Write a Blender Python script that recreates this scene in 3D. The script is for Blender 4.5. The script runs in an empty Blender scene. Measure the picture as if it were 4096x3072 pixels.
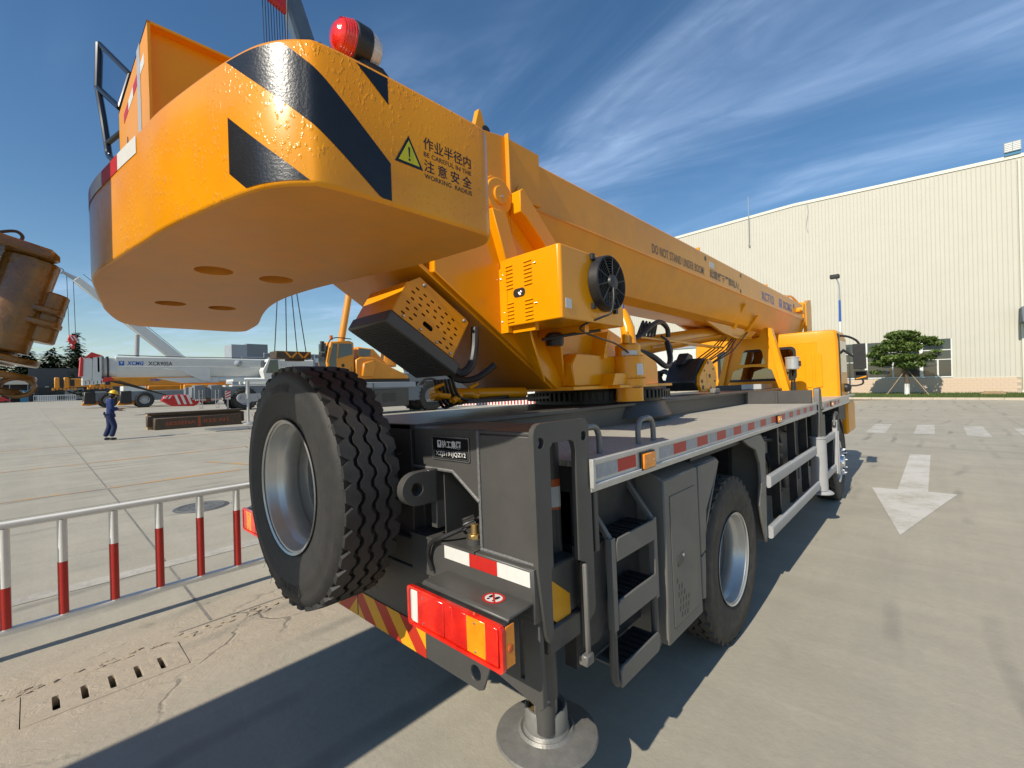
import bpy, bmesh, math, random
from mathutils import Vector, Matrix
from mathutils.geometry import tessellate_polygon
R = math.radians
rnd = random.Random(7)
SC = bpy.context.scene
COL = SC.collection

# ------------------------------------------------------------------ camera
cam = bpy.data.cameras.new('camera'); camo = bpy.data.objects.new('camera', cam); COL.objects.link(camo)
RW = [[0.730938, 0.017279, -0.682225], [0.681992, 0.017872, 0.731141], [-0.024826, 0.999691, -0.00128]]
cam.sensor_width = 36.0; cam.lens = 36.0 * 1800 / 4096
cam.clip_start = 0.05; cam.clip_end = 3000
camo.matrix_world = Matrix(((RW[0][0], RW[0][1], -RW[0][2], -0.03477), (RW[1][0], RW[1][1], -RW[1][2], 0.0),
                            (RW[2][0], RW[2][1], -RW[2][2], 1.67058), (0, 0, 0, 1)))
SC.camera = camo

# ------------------------------------------------------------------ sky and sun
SUN_EL, SUN_AZ = 39.0, -1.6      # light travels towards +Y, a touch towards -X
w = bpy.data.worlds.new('World'); SC.world = w; w.use_nodes = True
nt = w.node_tree; N = nt.nodes; L = nt.links
for n in list(N): N.remove(n)
sky = N.new('ShaderNodeTexSky'); sky.sky_type = 'NISHITA'; sky.sun_disc = False
sky.sun_elevation = R(SUN_EL); sky.sun_rotation = R(180 + SUN_AZ)
sky.altitude = 60; sky.air_density = 1.15; sky.dust_density = 0.12; sky.ozone_density = 2.6
tc = N.new('ShaderNodeTexCoord'); sep = N.new('ShaderNodeSeparateXYZ'); L.new(tc.outputs['Generated'], sep.inputs[0])
def wmath(op, a, b=None, clamp=False):
    m = N.new('ShaderNodeMath'); m.operation = op; m.use_clamp = clamp
    for i, x in enumerate((a, b)):
        if x is None: continue
        if isinstance(x, (int, float)): m.inputs[i].default_value = x
        else: L.new(x, m.inputs[i])
    return m.outputs[0]
zc = wmath('MAXIMUM', sep.outputs[2], 0.04)
px = wmath('DIVIDE', sep.outputs[0], zc); py = wmath('DIVIDE', sep.outputs[1], zc)
comb = N.new('ShaderNodeCombineXYZ'); L.new(px, comb.inputs[0]); L.new(py, comb.inputs[1])
def wnoise(scale_xyz, rotz, scale, detail, rough, dist, loc=(0, 0, 0)):
    mp = N.new('ShaderNodeMapping'); mp.inputs['Scale'].default_value = scale_xyz; mp.inputs['Rotation'].default_value = (0, 0, R(rotz))
    mp.inputs['Location'].default_value = loc
    L.new(comb.outputs[0], mp.inputs[0])
    ns = N.new('ShaderNodeTexNoise'); ns.inputs['Scale'].default_value = scale; ns.inputs['Detail'].default_value = detail
    ns.inputs['Roughness'].default_value = rough; ns.inputs['Distortion'].default_value = dist
    L.new(mp.outputs[0], ns.inputs['Vector']); return ns.outputs['Fac']
def wramp(x, a, b):
    m = N.new('ShaderNodeMapRange'); m.interpolation_type = 'SMOOTHSTEP'
    m.inputs[1].default_value = a; m.inputs[2].default_value = b; L.new(x, m.inputs[0]); return m.outputs[0]
# cirrus: long wisps drawn out one way, in loose banks
wisps = wramp(wnoise((0.55, 1.35, 1), 150, 0.95, 5, 0.55, 1.3, (-0.857, 1.076, 2.545)), 0.36, 0.76)
bank = wramp(wnoise((0.5, 0.6, 1), 20, 0.55, 3, 0.5, 0.4, (-0.86, -0.24, 0.524)), 0.40, 0.64)
fine = wramp(wnoise((1, 2.4, 1), 154, 2.2, 6, 0.6, 1.6, (-5.676, 0.214, 0.779)), 0.28, 0.75)
cl = wmath('MULTIPLY', wmath('MULTIPLY', wisps, bank), wmath('ADD', wmath('MULTIPLY', fine, 0.42), 0.58))
cl = wmath('MULTIPLY', cl, 0.58, True)
mix = N.new('ShaderNodeMix'); mix.data_type = 'RGBA'
L.new(cl, mix.inputs[0]); hs = N.new('ShaderNodeHueSaturation'); hs.inputs['Saturation'].default_value = 1.20; L.new(sky.outputs[0], hs.inputs['Color']); L.new(hs.outputs[0], mix.inputs[6]); mix.inputs[7].default_value = (5.2, 6.9, 9.8, 1)
bg = N.new('ShaderNodeBackground'); bg.inputs[1].default_value = 0.114
out = N.new('ShaderNodeOutputWorld'); L.new(mix.outputs[2], bg.inputs[0]); L.new(bg.outputs[0], out.inputs[0])
sun = bpy.data.lights.new('sun', 'SUN'); sun.energy = 4.9; sun.angle = R(0.53); sun.color = (1.0, 0.925, 0.79)
suno = bpy.data.objects.new('sun', sun); COL.objects.link(suno)
sd = Vector((math.sin(R(SUN_AZ)) * math.cos(R(SUN_EL)), math.cos(R(SUN_AZ)) * math.cos(R(SUN_EL)), -math.sin(R(SUN_EL))))
suno.rotation_euler = sd.to_track_quat('-Z', 'Y').to_euler()
SC.view_settings.view_transform = 'Standard'; SC.view_settings.look = 'None'
SC.view_settings.exposure = 0.0; SC.view_settings.gamma = 1.0; SC.view_settings.use_curve_mapping = False
SC.render.engine = 'CYCLES'
SC.cycles.max_bounces = 8; SC.cycles.diffuse_bounces = 4; SC.cycles.glossy_bounces = 4; SC.cycles.transmission_bounces = 6
SC.cycles.use_denoising = True

# ------------------------------------------------------------------ materials
MATS = {}
def mat(name, col, rough=0.5, metal=0.0, var=0.10, vs=5.0, bump=0.0, bs=60.0, coat=0.0, spec=0.5, dust=0.0, dcol=(0.36, 0.32, 0.26), alpha=None, trans=0.0, emit=None, bdet=3.0, rvar=0.12):
    m = bpy.data.materials.new(name); m.use_nodes = True
    nt = m.node_tree; n = nt.nodes; l = nt.links; b = n['Principled BSDF']
    tc = n.new('ShaderNodeTexCoord')
    ns = n.new('ShaderNodeTexNoise'); ns.inputs['Scale'].default_value = vs; ns.inputs['Detail'].default_value = 6; ns.inputs['Roughness'].default_value = 0.62
    l.new(tc.outputs['Object'], ns.inputs['Vector'])
    mr = n.new('ShaderNodeMapRange'); mr.inputs[1].default_value = 0.25; mr.inputs[2].default_value = 0.75
    mr.inputs[3].default_value = 1 - var; mr.inputs[4].default_value = 1 + var; l.new(ns.outputs['Fac'], mr.inputs[0])
    mx = n.new('ShaderNodeMix'); mx.data_type = 'RGBA'; mx.blend_type = 'MULTIPLY'; mx.inputs[0].default_value = 1
    mx.inputs[6].default_value = (*col, 1); l.new(mr.outputs[0], mx.inputs[7])
    csock = mx.outputs[2]
    if dust > 0:
        n2 = n.new('ShaderNodeTexNoise'); n2.inputs['Scale'].default_value = vs * 1.7; n2.inputs['Detail'].default_value = 8; n2.inputs['Roughness'].default_value = 0.7
        l.new(tc.outputs['Object'], n2.inputs['Vector'])
        r2 = n.new('ShaderNodeMapRange'); r2.inputs[1].default_value = 0.42; r2.inputs[2].default_value = 0.78; r2.inputs[3].default_value = dust * 0.15; r2.inputs[4].default_value = dust
        l.new(n2.outputs['Fac'], r2.inputs[0])
        m2 = n.new('ShaderNodeMix'); m2.data_type = 'RGBA'; l.new(r2.outputs[0], m2.inputs[0]); l.new(csock, m2.inputs[6]); m2.inputs[7].default_value = (*dcol, 1)
        csock = m2.outputs[2]
    l.new(csock, b.inputs['Base Color'])
    rr = n.new('ShaderNodeMapRange'); rr.inputs[3].default_value = max(0.02, rough - rvar * rough); rr.inputs[4].default_value = min(1, rough + rvar * rough)
    l.new(ns.outputs['Fac'], rr.inputs[0]); l.new(rr.outputs[0], b.inputs['Roughness'])
    b.inputs['Metallic'].default_value = metal; b.inputs['Specular IOR Level'].default_value = spec
    b.inputs['Coat Weight'].default_value = coat; b.inputs['Coat Roughness'].default_value = 0.08
    if trans: b.inputs['Transmission Weight'].default_value = trans
    if alpha is not None: b.inputs['Alpha'].default_value = alpha
    if emit: b.inputs['Emission Color'].default_value = (*emit, 1); b.inputs['Emission Strength'].default_value = 1
    if bump > 0:
        n3 = n.new('ShaderNodeTexNoise'); n3.inputs['Scale'].default_value = bs; n3.inputs['Detail'].default_value = bdet
        l.new(tc.outputs['Object'], n3.inputs['Vector'])
        bp = n.new('ShaderNodeBump'); bp.inputs['Strength'].default_value = bump; bp.inputs['Distance'].default_value = 0.01
        l.new(n3.outputs['Fac'], bp.inputs['Height']); l.new(bp.outputs[0], b.inputs['Normal'])
    MATS[name] = m; return m
YEL = (0.86, 0.335, 0.001)
mat('crane_yellow', YEL, 0.34, var=0.06, vs=3, coat=0.12, spec=0.35, dust=0.10, dcol=(0.40, 0.22, 0.06), bump=0.03, bs=90)
mat('boom_yellow', YEL, 0.36, var=0.08, vs=2.2, coat=0.15, spec=0.4, dust=0.34, dcol=(0.36, 0.20, 0.085), bump=0.02, bs=40)
mat('cast_yellow', YEL, 0.26, var=0.06, vs=4, coat=0.25, spec=0.4, dust=0.08, dcol=(0.45, 0.22, 0.02))
mat('old_yellow_shaded', (0.21, 0.088, 0.007), 0.27, var=0.5, vs=6, coat=0.45, dust=0.92, dcol=(0.022, 0.016, 0.007), bump=0.3, bs=45)  # aged paint, its shaded side worked into the dark base and dust colours
mat('far_yellow', (0.72, 0.27, 0.01), 0.4, var=0.12, vs=1.2, dust=0.12)
mat('grey_paint', (0.066, 0.064, 0.060), 0.42, var=0.16, vs=4, dust=0.16, dcol=(0.16, 0.145, 0.12), bump=0.03, bs=120)
mat('locker_grey', (0.140, 0.134, 0.120), 0.42, var=0.10, vs=5, dust=0.18, dcol=(0.25, 0.23, 0.2), bump=0.02, bs=90)
mat('guard_grey', (0.40, 0.40, 0.40), 0.40, var=0.08, vs=6, dust=0.15, metal=0.1)
mat('alu', (0.60, 0.59, 0.56), 0.36, metal=0.35, var=0.10, vs=14, dust=0.25, dcol=(0.42, 0.38, 0.32))
mat('steel_worn', (0.22, 0.215, 0.20), 0.48, metal=0.35, var=0.18, vs=18, dust=0.35, bump=0.12, bs=80)
mat('bright_steel', (0.72, 0.72, 0.72), 0.22, metal=0.9, var=0.05)
mat('brass', (0.55, 0.36, 0.12), 0.4, metal=0.8, dust=0.3)
mat('weld', (0.17, 0.17, 0.165), 0.5, metal=0.2, var=0.25, vs=60, bump=0.4, bs=150)
mat('black_part', (0.014, 0.014, 0.015), 0.45, var=0.2, vs=9, dust=0.06)
mat('black_gloss', (0.012, 0.012, 0.013), 0.16, var=0.1, coat=0.3)
mat('black_decal', (0.010, 0.010, 0.010), 0.30, var=0.15, vs=20, bump=0.08, bs=160, coat=0.2)
mat('rubber', (0.020, 0.019, 0.018), 0.62, var=0.25, vs=14, dust=0.22, dcol=(0.085, 0.078, 0.066), bump=0.10, bs=140)
mat('rubber_dusty', (0.030, 0.027, 0.023), 0.75, var=0.2, vs=10, dust=0.5, dcol=(0.125, 0.11, 0.088), bump=0.12, bs=140)
mat('rim_silver', (0.58, 0.57, 0.54), 0.34, metal=0.55, var=0.06, vs=8, dust=0.10, dcol=(0.3, 0.27, 0.22))
mat('disc_shaded', (0.11, 0.11, 0.108), 0.5, metal=0.3, var=0.2, vs=9, dust=0.3)  # dark grey carries the shade deep inside the rim
mat('white_tape', (0.70, 0.69, 0.64), 0.38, var=0.05, vs=40, bump=0.06, bs=500)
mat('silver_tape', (0.34, 0.37, 0.42), 0.32, metal=0.3, var=0.22, vs=16, bump=0.06, bs=400)
mat('red_tape', (0.52, 0.020, 0.014), 0.36, var=0.10, vs=30, bump=0.05, bs=400)
mat('chevron_red', (0.50, 0.03, 0.012), 0.40, var=0.08, vs=30)
mat('chevron_yellow', (0.78, 0.36, 0.012), 0.40, var=0.06, vs=30)
mat('decal_yellow', (0.62, 0.55, 0.01), 0.35, var=0.04)
mat('label_white', (0.66, 0.66, 0.64), 0.45, var=0.06, vs=20)
mat('label_orange', (0.55, 0.11, 0.02), 0.4)
mat('clear_lens', (0.80, 0.78, 0.74), 0.12, coat=0.5, trans=0.3)
mat('glass_dark', (0.035, 0.045, 0.05), 0.04, var=0.1, spec=0.8, coat=0.4)
def glass(name, tint, mixf):
    m = bpy.data.materials.new(name); m.use_nodes = True; n = m.node_tree.nodes; l = m.node_tree.links
    for x in list(n): n.remove(x)
    o = n.new('ShaderNodeOutputMaterial'); t = n.new('ShaderNodeBsdfTransparent'); t.inputs[0].default_value = (*tint, 1)
    g = n.new('ShaderNodeBsdfGlossy'); g.inputs['Roughness'].default_value = 0.03; g.inputs[0].default_value = (0.9, 0.95, 1, 1)
    mx = n.new('ShaderNodeMixShader'); mx.inputs[0].default_value = mixf
    l.new(t.outputs[0], mx.inputs[1]); l.new(g.outputs[0], mx.inputs[2]); l.new(mx.outputs[0], o.inputs[0]); MATS[name] = m
glass('pane_glass', (0.50, 0.56, 0.56), 0.14)
glass('pane_bluish', (0.55, 0.62, 0.66), 0.25)
glass('lens_shell', (0.95, 0.75, 0.7), 0.12)
mat('wall_cream', (0.54, 0.515, 0.435), 0.62, var=0.035, vs=0.8)
mat('wall_trim', (0.70, 0.67, 0.56), 0.5, var=0.05, vs=1)
mat('block_cream', (0.64, 0.49, 0.36), 0.85, var=0.10, vs=4, bump=0.2, bs=30)
mat('mortar', (0.44, 0.38, 0.30), 0.9)
mat('white_paint', (0.74, 0.74, 0.70), 0.45, var=0.05, vs=4, dust=0.12)
mat('white_crane', (0.66, 0.67, 0.64), 0.4, var=0.06, vs=1.5, dust=0.10)
mat('fence_white', (0.84, 0.83, 0.78), 0.36, var=0.05, vs=9, dust=0.10)
mat('fence_red', (0.48, 0.022, 0.016), 0.38, var=0.10, vs=9, dust=0.08)
mat('far_red', (0.55, 0.025, 0.025), 0.4, var=0.12, vs=3)
mat('blue_decal', (0.015, 0.10, 0.42), 0.4)
mat('boom_slate', (0.10, 0.13, 0.17), 0.35, var=0.12, vs=1)
mat('dark_wall', (0.060, 0.064, 0.068), 0.8, var=0.08, vs=0.4)
mat('grey_wall', (0.30, 0.33, 0.36), 0.8, var=0.08, vs=0.4)
mat('grey_wall_dark', (0.17, 0.19, 0.21), 0.8, var=0.08, vs=0.4)
mat('cloth_blue', (0.012, 0.030, 0.125), 0.85, var=0.25, vs=9)
mat('cloth_navy', (0.010, 0.022, 0.075), 0.85, var=0.25, vs=9)
mat('skin', (0.42, 0.24, 0.16), 0.6)
mat('hair', (0.012, 0.010, 0.010), 0.6)
mat('helmet', (0.75, 0.46, 0.015), 0.3)
mat('timber', (0.36, 0.25, 0.14), 0.8, var=0.3, vs=12)
mat('rust_steel', (0.060, 0.040, 0.024), 0.6, var=0.5, vs=7, dust=0.3, dcol=(0.16, 0.07, 0.025))
mat('rust_letter', (0.33, 0.06, 0.015), 0.6)
mat('bark', (0.10, 0.075, 0.05), 0.9, var=0.3, vs=8, bump=0.4, bs=20)
mat('leaf', (0.075, 0.125, 0.022), 0.6, var=0.45, vs=2.0)
mat('leaf_pale', (0.115, 0.160, 0.030), 0.6, var=0.35, vs=3.0)
mat('conifer', (0.018, 0.038, 0.014), 0.75, var=0.5, vs=0.35)
mat('conifer_pale', (0.040, 0.066, 0.020), 0.75, var=0.4, vs=0.35)
mat('grass', (0.080, 0.115, 0.025), 0.9, var=0.4, vs=1.2)
mat('kerb', (0.50, 0.42, 0.32), 0.85, var=0.1, vs=2)
mat('blue_box', (0.015, 0.16, 0.30), 0.5)
mat('tarp', (0.60, 0.55, 0.45), 0.8)
mat('green_rope', (0.02, 0.28, 0.16), 0.7)
mat('rope', (0.025, 0.022, 0.02), 0.6)
mat('fender_plastic', (0.022, 0.022, 0.023), 0.55, dust=0.12)
# ------------------------------------------------------------------ special materials
def nodemat(name):
    m = bpy.data.materials.new(name); m.use_nodes = True; MATS[name] = m
    return m, m.node_tree.nodes, m.node_tree.links, m.node_tree.nodes['Principled BSDF']
def nd(n, t, **k):
    x = n.new('ShaderNode' + t)
    for a, v in k.items():
        if a in x.inputs.keys(): x.inputs[a].default_value = v
        else: setattr(x, a, v)
    return x
def mrange(n, l, src, a, b, c=0.0, d=1.0):
    x = n.new('ShaderNodeMapRange'); x.inputs[1].default_value = a; x.inputs[2].default_value = b; x.inputs[3].default_value = c; x.inputs[4].default_value = d
    l.new(src, x.inputs[0]); return x.outputs[0]
def mixc(n, l, fac, a, b, mode='MIX'):
    x = n.new('ShaderNodeMix'); x.data_type = 'RGBA'; x.blend_type = mode
    for i, s in ((0, fac), (6, a), (7, b)):
        if isinstance(s, (int, float)): x.inputs[i].default_value = s
        elif isinstance(s, tuple): x.inputs[i].default_value = (*s, 1)
        else: l.new(s, x.inputs[i])
    return x.outputs[2]
def mth(n, l, op, a, b=0.0):
    x = n.new('ShaderNodeMath'); x.operation = op
    for i, s in ((0, a), (1, b)):
        if isinstance(s, (int, float)): x.inputs[i].default_value = s
        else: l.new(s, x.inputs[i])
    return x.outputs[0]
# concrete yard
m, n, l, b = nodemat('concrete')
tc = nd(n, 'TexCoord'); o = tc.outputs['Object']
def tex(scale, det=6, rgh=0.6, sx=1, sy=1, dist=0.0, rot=0):
    mp = nd(n, 'Mapping'); mp.inputs['Scale'].default_value = (sx, sy, 1); mp.inputs['Rotation'].default_value = (0, 0, rot); l.new(o, mp.inputs[0])
    t = nd(n, 'TexNoise', Scale=scale, Detail=det, Roughness=rgh, Distortion=dist); l.new(mp.outputs[0], t.inputs['Vector']); return t.outputs['Fac']
big = tex(0.16, 5); med = tex(1.1, 8, 0.66); fin = tex(22, 6, 0.7); grain = tex(150, 3, 0.6); streak = tex(1.0, 7, 0.65, 2.6, 0.16); xst = tex(0.8, 7, 0.68, 0.12, 3.0)
sx = nd(n, 'SeparateXYZ'); l.new(o, sx.inputs[0])
c = mixc(n, l, mrange(n, l, big, 0.35, 0.65), (0.425, 0.388, 0.305), (0.490, 0.445, 0.345))
c = mixc(n, l, mrange(n, l, med, 0.30, 0.72), mixc(n, l, 1.0, c, (0.76, 0.76, 0.77), 'MULTIPLY'), c)
c = mixc(n, l, mrange(n, l, streak, 0.44, 0.70, 0.0, 0.50), c, (0.315, 0.288, 0.232))
c = mixc(n, l, mrange(n, l, xst, 0.46, 0.72, 0.0, 0.28), c, (0.55, 0.49, 0.38))
c = mixc(n, l, mrange(n, l, fin, 0.34, 0.72, 0.0, 0.38), c, (0.32, 0.29, 0.235))
# sandy, scoured strip along the drain
dm = mth(n, l, 'ABSOLUTE', mth(n, l, 'ADD', sx.outputs[0], 3.75))
strip = mrange(n, l, mth(n, l, 'ADD', dm, mth(n, l, 'MULTIPLY', med, 0.6)), 1.25, 0.55)
c = mixc(n, l, mth(n, l, 'MULTIPLY', strip, 0.6), c, (0.50, 0.40, 0.285))
# cracks, mostly in the scoured strip
cm = nd(n, 'Mapping'); cm.inputs['Scale'].default_value = (1.0, 0.55, 1); l.new(o, cm.inputs[0])
wob = nd(n, 'TexNoise', Scale=3.5, Detail=6.0); l.new(cm.outputs[0], wob.inputs['Vector'])
va = nd(n, 'VectorMath', operation='MULTIPLY_ADD'); l.new(wob.outputs['Color'], va.inputs[0]); va.inputs[1].default_value = (0.35, 0.35, 0); l.new(cm.outputs[0], va.inputs[2])
ve = nd(n, 'TexVoronoi', feature='DISTANCE_TO_EDGE', Scale=1.15); l.new(va.outputs[0], ve.inputs['Vector'])
crk = mth(n, l, 'MULTIPLY', mrange(n, l, ve.outputs['Distance'], 0.014, 0.002), mth(n, l, 'ADD', mth(n, l, 'MULTIPLY', strip, mrange(n, l, tex(1.3, 4), 0.48, 0.56)), mrange(n, l, tex(0.22, 3), 0.62, 0.66, 0.0, 0.6)))
c = mixc(n, l, mth(n, l, 'MULTIPLY', crk, 0.55), c, (0.16, 0.14, 0.115))
# tyre scuffs curving over the lane
v = nd(n, 'TexWave', wave_type='BANDS', bands_direction='X', Scale=0.55, Distortion=7.0, Detail=3.0); v.inputs['Detail Scale'].default_value = 0.35; l.new(o, v.inputs['Vector'])
sc = mth(n, l, 'MULTIPLY', mrange(n, l, v.outputs['Fac'], 0.86, 1.0), mrange(n, l, tex(0.45, 4), 0.50, 0.66))
c = mixc(n, l, mth(n, l, 'MULTIPLY', sc, 0.55), c, (0.13, 0.125, 0.115))
spots = nd(n, 'TexVoronoi', Scale=1.7); l.new(o, spots.inputs['Vector'])
c = mixc(n, l, mth(n, l, 'MULTIPLY', mrange(n, l, spots.outputs['Distance'], 0.035, 0.0), 0.7), c, (0.09, 0.085, 0.08))
l.new(c, b.inputs['Base Color']); b.inputs['Roughness'].default_value = 0.82; b.inputs['Specular IOR Level'].default_value = 0.35
hb = mth(n, l, 'ADD', mth(n, l, 'MULTIPLY', fin, 1.0), mth(n, l, 'MULTIPLY', grain, 0.25))
hb = mth(n, l, 'ADD', hb, mth(n, l, 'MULTIPLY', mth(n, l, 'MULTIPLY', tex(9, 9, 0.72, 1.0, 0.5, 0.8), strip), 7.0))
hb = mth(n, l, 'SUBTRACT', hb, mth(n, l, 'MULTIPLY', crk, 2.5))
bp = nd(n, 'Bump', Strength=0.45, Distance=0.008); l.new(hb, bp.inputs['Height']); l.new(bp.outputs[0], b.inputs['Normal'])
# worn road paint
def worn(name, col, under, lo, hi):
    m, n, l, b = nodemat(name); tc = nd(n, 'TexCoord')
    t1 = nd(n, 'TexNoise', Scale=2.2, Detail=9, Roughness=0.72); l.new(tc.outputs['Object'], t1.inputs['Vector'])
    t2 = nd(n, 'TexNoise', Scale=24, Detail=6, Roughness=0.7); l.new(tc.outputs['Object'], t2.inputs['Vector'])
    f = mth(n, l, 'ADD', mth(n, l, 'MULTIPLY', t1.outputs['Fac'], 0.65), mth(n, l, 'MULTIPLY', t2.outputs['Fac'], 0.35))
    l.new(mixc(n, l, mrange(n, l, f, lo, hi), under, col), b.inputs['Base Color']); b.inputs['Roughness'].default_value = 0.75
worn('lane_paint', (0.60, 0.575, 0.52), (0.43, 0.39, 0.31), 0.36, 0.54)
worn('crossing_paint', (0.58, 0.56, 0.50), (0.40, 0.365, 0.30), 0.42, 0.60)
worn('line_yellow', (0.58, 0.30, 0.07), (0.36, 0.32, 0.26), 0.46, 0.54)
worn('line_white', (0.50, 0.46, 0.39), (0.36, 0.325, 0.27), 0.42, 0.56)
worn('joint_dark', (0.14, 0.13, 0.115), (0.27, 0.25, 0.21), 0.40, 0.62)
worn('manhole_iron', (0.17, 0.17, 0.16), (0.10, 0.10, 0.10), 0.42, 0.60)
# lamp lenses: moulded prisms behind a glossy face, mottled reflector showing through
def lensmat(name, col, deep):
    m, n, l, b = nodemat(name); tc = nd(n, 'TexCoord')
    v = nd(n, 'TexVoronoi', Scale=330.0); l.new(tc.outputs['Object'], v.inputs['Vector'])
    wv = nd(n, 'TexWave', wave_type='BANDS', bands_direction='X', Scale=60.0, Distortion=0.3); l.new(tc.outputs['Object'], wv.inputs['Vector'])
    ns = nd(n, 'TexNoise', Scale=14.0, Detail=3.0); l.new(tc.outputs['Object'], ns.inputs['Vector'])
    f = mth(n, l, 'ADD', mth(n, l, 'MULTIPLY', v.outputs['Distance'], 0.22), mth(n, l, 'MULTIPLY', mrange(n, l, ns.outputs['Fac'], 0.35, 0.65), 0.6))
    l.new(mixc(n, l, f, col, deep), b.inputs['Base Color']); b.inputs['Roughness'].default_value = 0.16; b.inputs['Coat Weight'].default_value = 0.7; b.inputs['Coat Roughness'].default_value = 0.04
    b.inputs['Subsurface Weight'].default_value = 0.35; b.inputs['Subsurface Radius'].default_value = (0.02, 0.004, 0.002); b.inputs['Subsurface Scale'].default_value = 0.5
    bp = nd(n, 'Bump', Strength=0.22, Distance=0.0015); l.new(mth(n, l, 'ADD', v.outputs['Distance'], mth(n, l, 'MULTIPLY', wv.outputs['Fac'], 0.35)), bp.inputs['Height']); l.new(bp.outputs[0], b.inputs['Normal'])
lensmat('red_lens', (0.95, 0.035, 0.012), (0.50, 0.004, 0.002)); lensmat('amber_lens', (1.0, 0.36, 0.006), (0.80, 0.20, 0.002))
# counterweight paint: sagging orange-peel blobs
m, n, l, b = nodemat('peel_yellow'); tc = nd(n, 'TexCoord')
mp = nd(n, 'Mapping'); mp.inputs['Scale'].default_value = (1, 1, 0.62); l.new(tc.outputs['Object'], mp.inputs[0])
t0 = nd(n, 'TexNoise', Scale=4, Detail=4); l.new(tc.outputs['Object'], t0.inputs['Vector'])
t1 = nd(n, 'TexNoise', Scale=105, Detail=2.0, Roughness=0.45); l.new(mp.outputs[0], t1.inputs['Vector'])
t2 = nd(n, 'TexNoise', Scale=9, Detail=3); l.new(tc.outputs['Object'], t2.inputs['Vector'])
blob = mrange(n, l, t1.outputs['Fac'], 0.56, 0.70)
amt = mrange(n, l, t2.outputs['Fac'], 0.40, 0.62, 0.15, 1.0)
h = mth(n, l, 'ADD', mth(n, l, 'MULTIPLY', blob, amt), mth(n, l, 'MULTIPLY', t2.outputs['Fac'], 0.15))
bp = nd(n, 'Bump', Strength=0.42, Distance=0.0035); l.new(h, bp.inputs['Height']); l.new(bp.outputs[0], b.inputs['Normal'])
l.new(mixc(n, l, mrange(n, l, t0.outputs['Fac'], 0.35, 0.7), YEL, (0.76, 0.265, 0.002)), b.inputs['Base Color'])
b.inputs['Roughness'].default_value = 0.30; b.inputs['Specular IOR Level'].default_value = 0.4; b.inputs['Coat Weight'].default_value = 0.22; b.inputs['Coat Roughness'].default_value = 0.10
l.new(bp.outputs[0], b.inputs['Coat Normal'])
# dusty underside of the counterweight is the same paint with road dust
mat('dusty_yellow', (0.74, 0.285, 0.02), 0.45, var=0.10, vs=5, dust=0.5, dcol=(0.56, 0.29, 0.10), bump=0.05, bs=90)
# chequer plate
m, n, l, b = nodemat('chequer'); tc = nd(n, 'TexCoord'); sx = nd(n, 'SeparateXYZ'); l.new(tc.outputs['Object'], sx.inputs[0])
def lens(rot, offx, offy):
    ca, sa = math.cos(rot), math.sin(rot); P = 0.040
    u = mth(n, l, 'ADD', mth(n, l, 'MULTIPLY', sx.outputs[0], ca), mth(n, l, 'MULTIPLY', sx.outputs[1], sa))
    w_ = mth(n, l, 'ADD', mth(n, l, 'MULTIPLY', sx.outputs[0], -sa), mth(n, l, 'MULTIPLY', sx.outputs[1], ca))
    fu = mth(n, l, 'SUBTRACT', mth(n, l, 'FRACT', mth(n, l, 'ADD', mth(n, l, 'DIVIDE', u, P), offx)), 0.5)
    fw = mth(n, l, 'SUBTRACT', mth(n, l, 'FRACT', mth(n, l, 'ADD', mth(n, l, 'DIVIDE', w_, P), offy)), 0.5)
    d = mth(n, l, 'ADD', mth(n, l, 'POWER', mth(n, l, 'MULTIPLY', mth(n, l, 'ABSOLUTE', fu), 2.3), 2.0), mth(n, l, 'POWER', mth(n, l, 'MULTIPLY', mth(n, l, 'ABSOLUTE', fw), 7.0), 2.0))
    return mrange(n, l, d, 1.0, 0.3)
hh = mth(n, l, 'MAXIMUM', lens(R(45), 0, 0), lens(R(-45), 0.5, 0.5))
bp = nd(n, 'Bump', Strength=0.8, Distance=0.004); l.new(hh, bp.inputs['Height']); l.new(bp.outputs[0], b.inputs['Normal'])
t1 = nd(n, 'TexNoise', Scale=3, Detail=8, Roughness=0.7); l.new(tc.outputs['Object'], t1.inputs['Vector'])
cc = mixc(n, l, mrange(n, l, t1.outputs['Fac'], 0.3, 0.7), (0.43, 0.40, 0.325), (0.55, 0.51, 0.41))
l.new(mixc(n, l, mth(n, l, 'MULTIPLY', hh, 0.5), cc, (0.62, 0.60, 0.55)), b.inputs['Base Color'])
b.inputs['Roughness'].default_value = 0.55; b.inputs['Metallic'].default_value = 0.1

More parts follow.
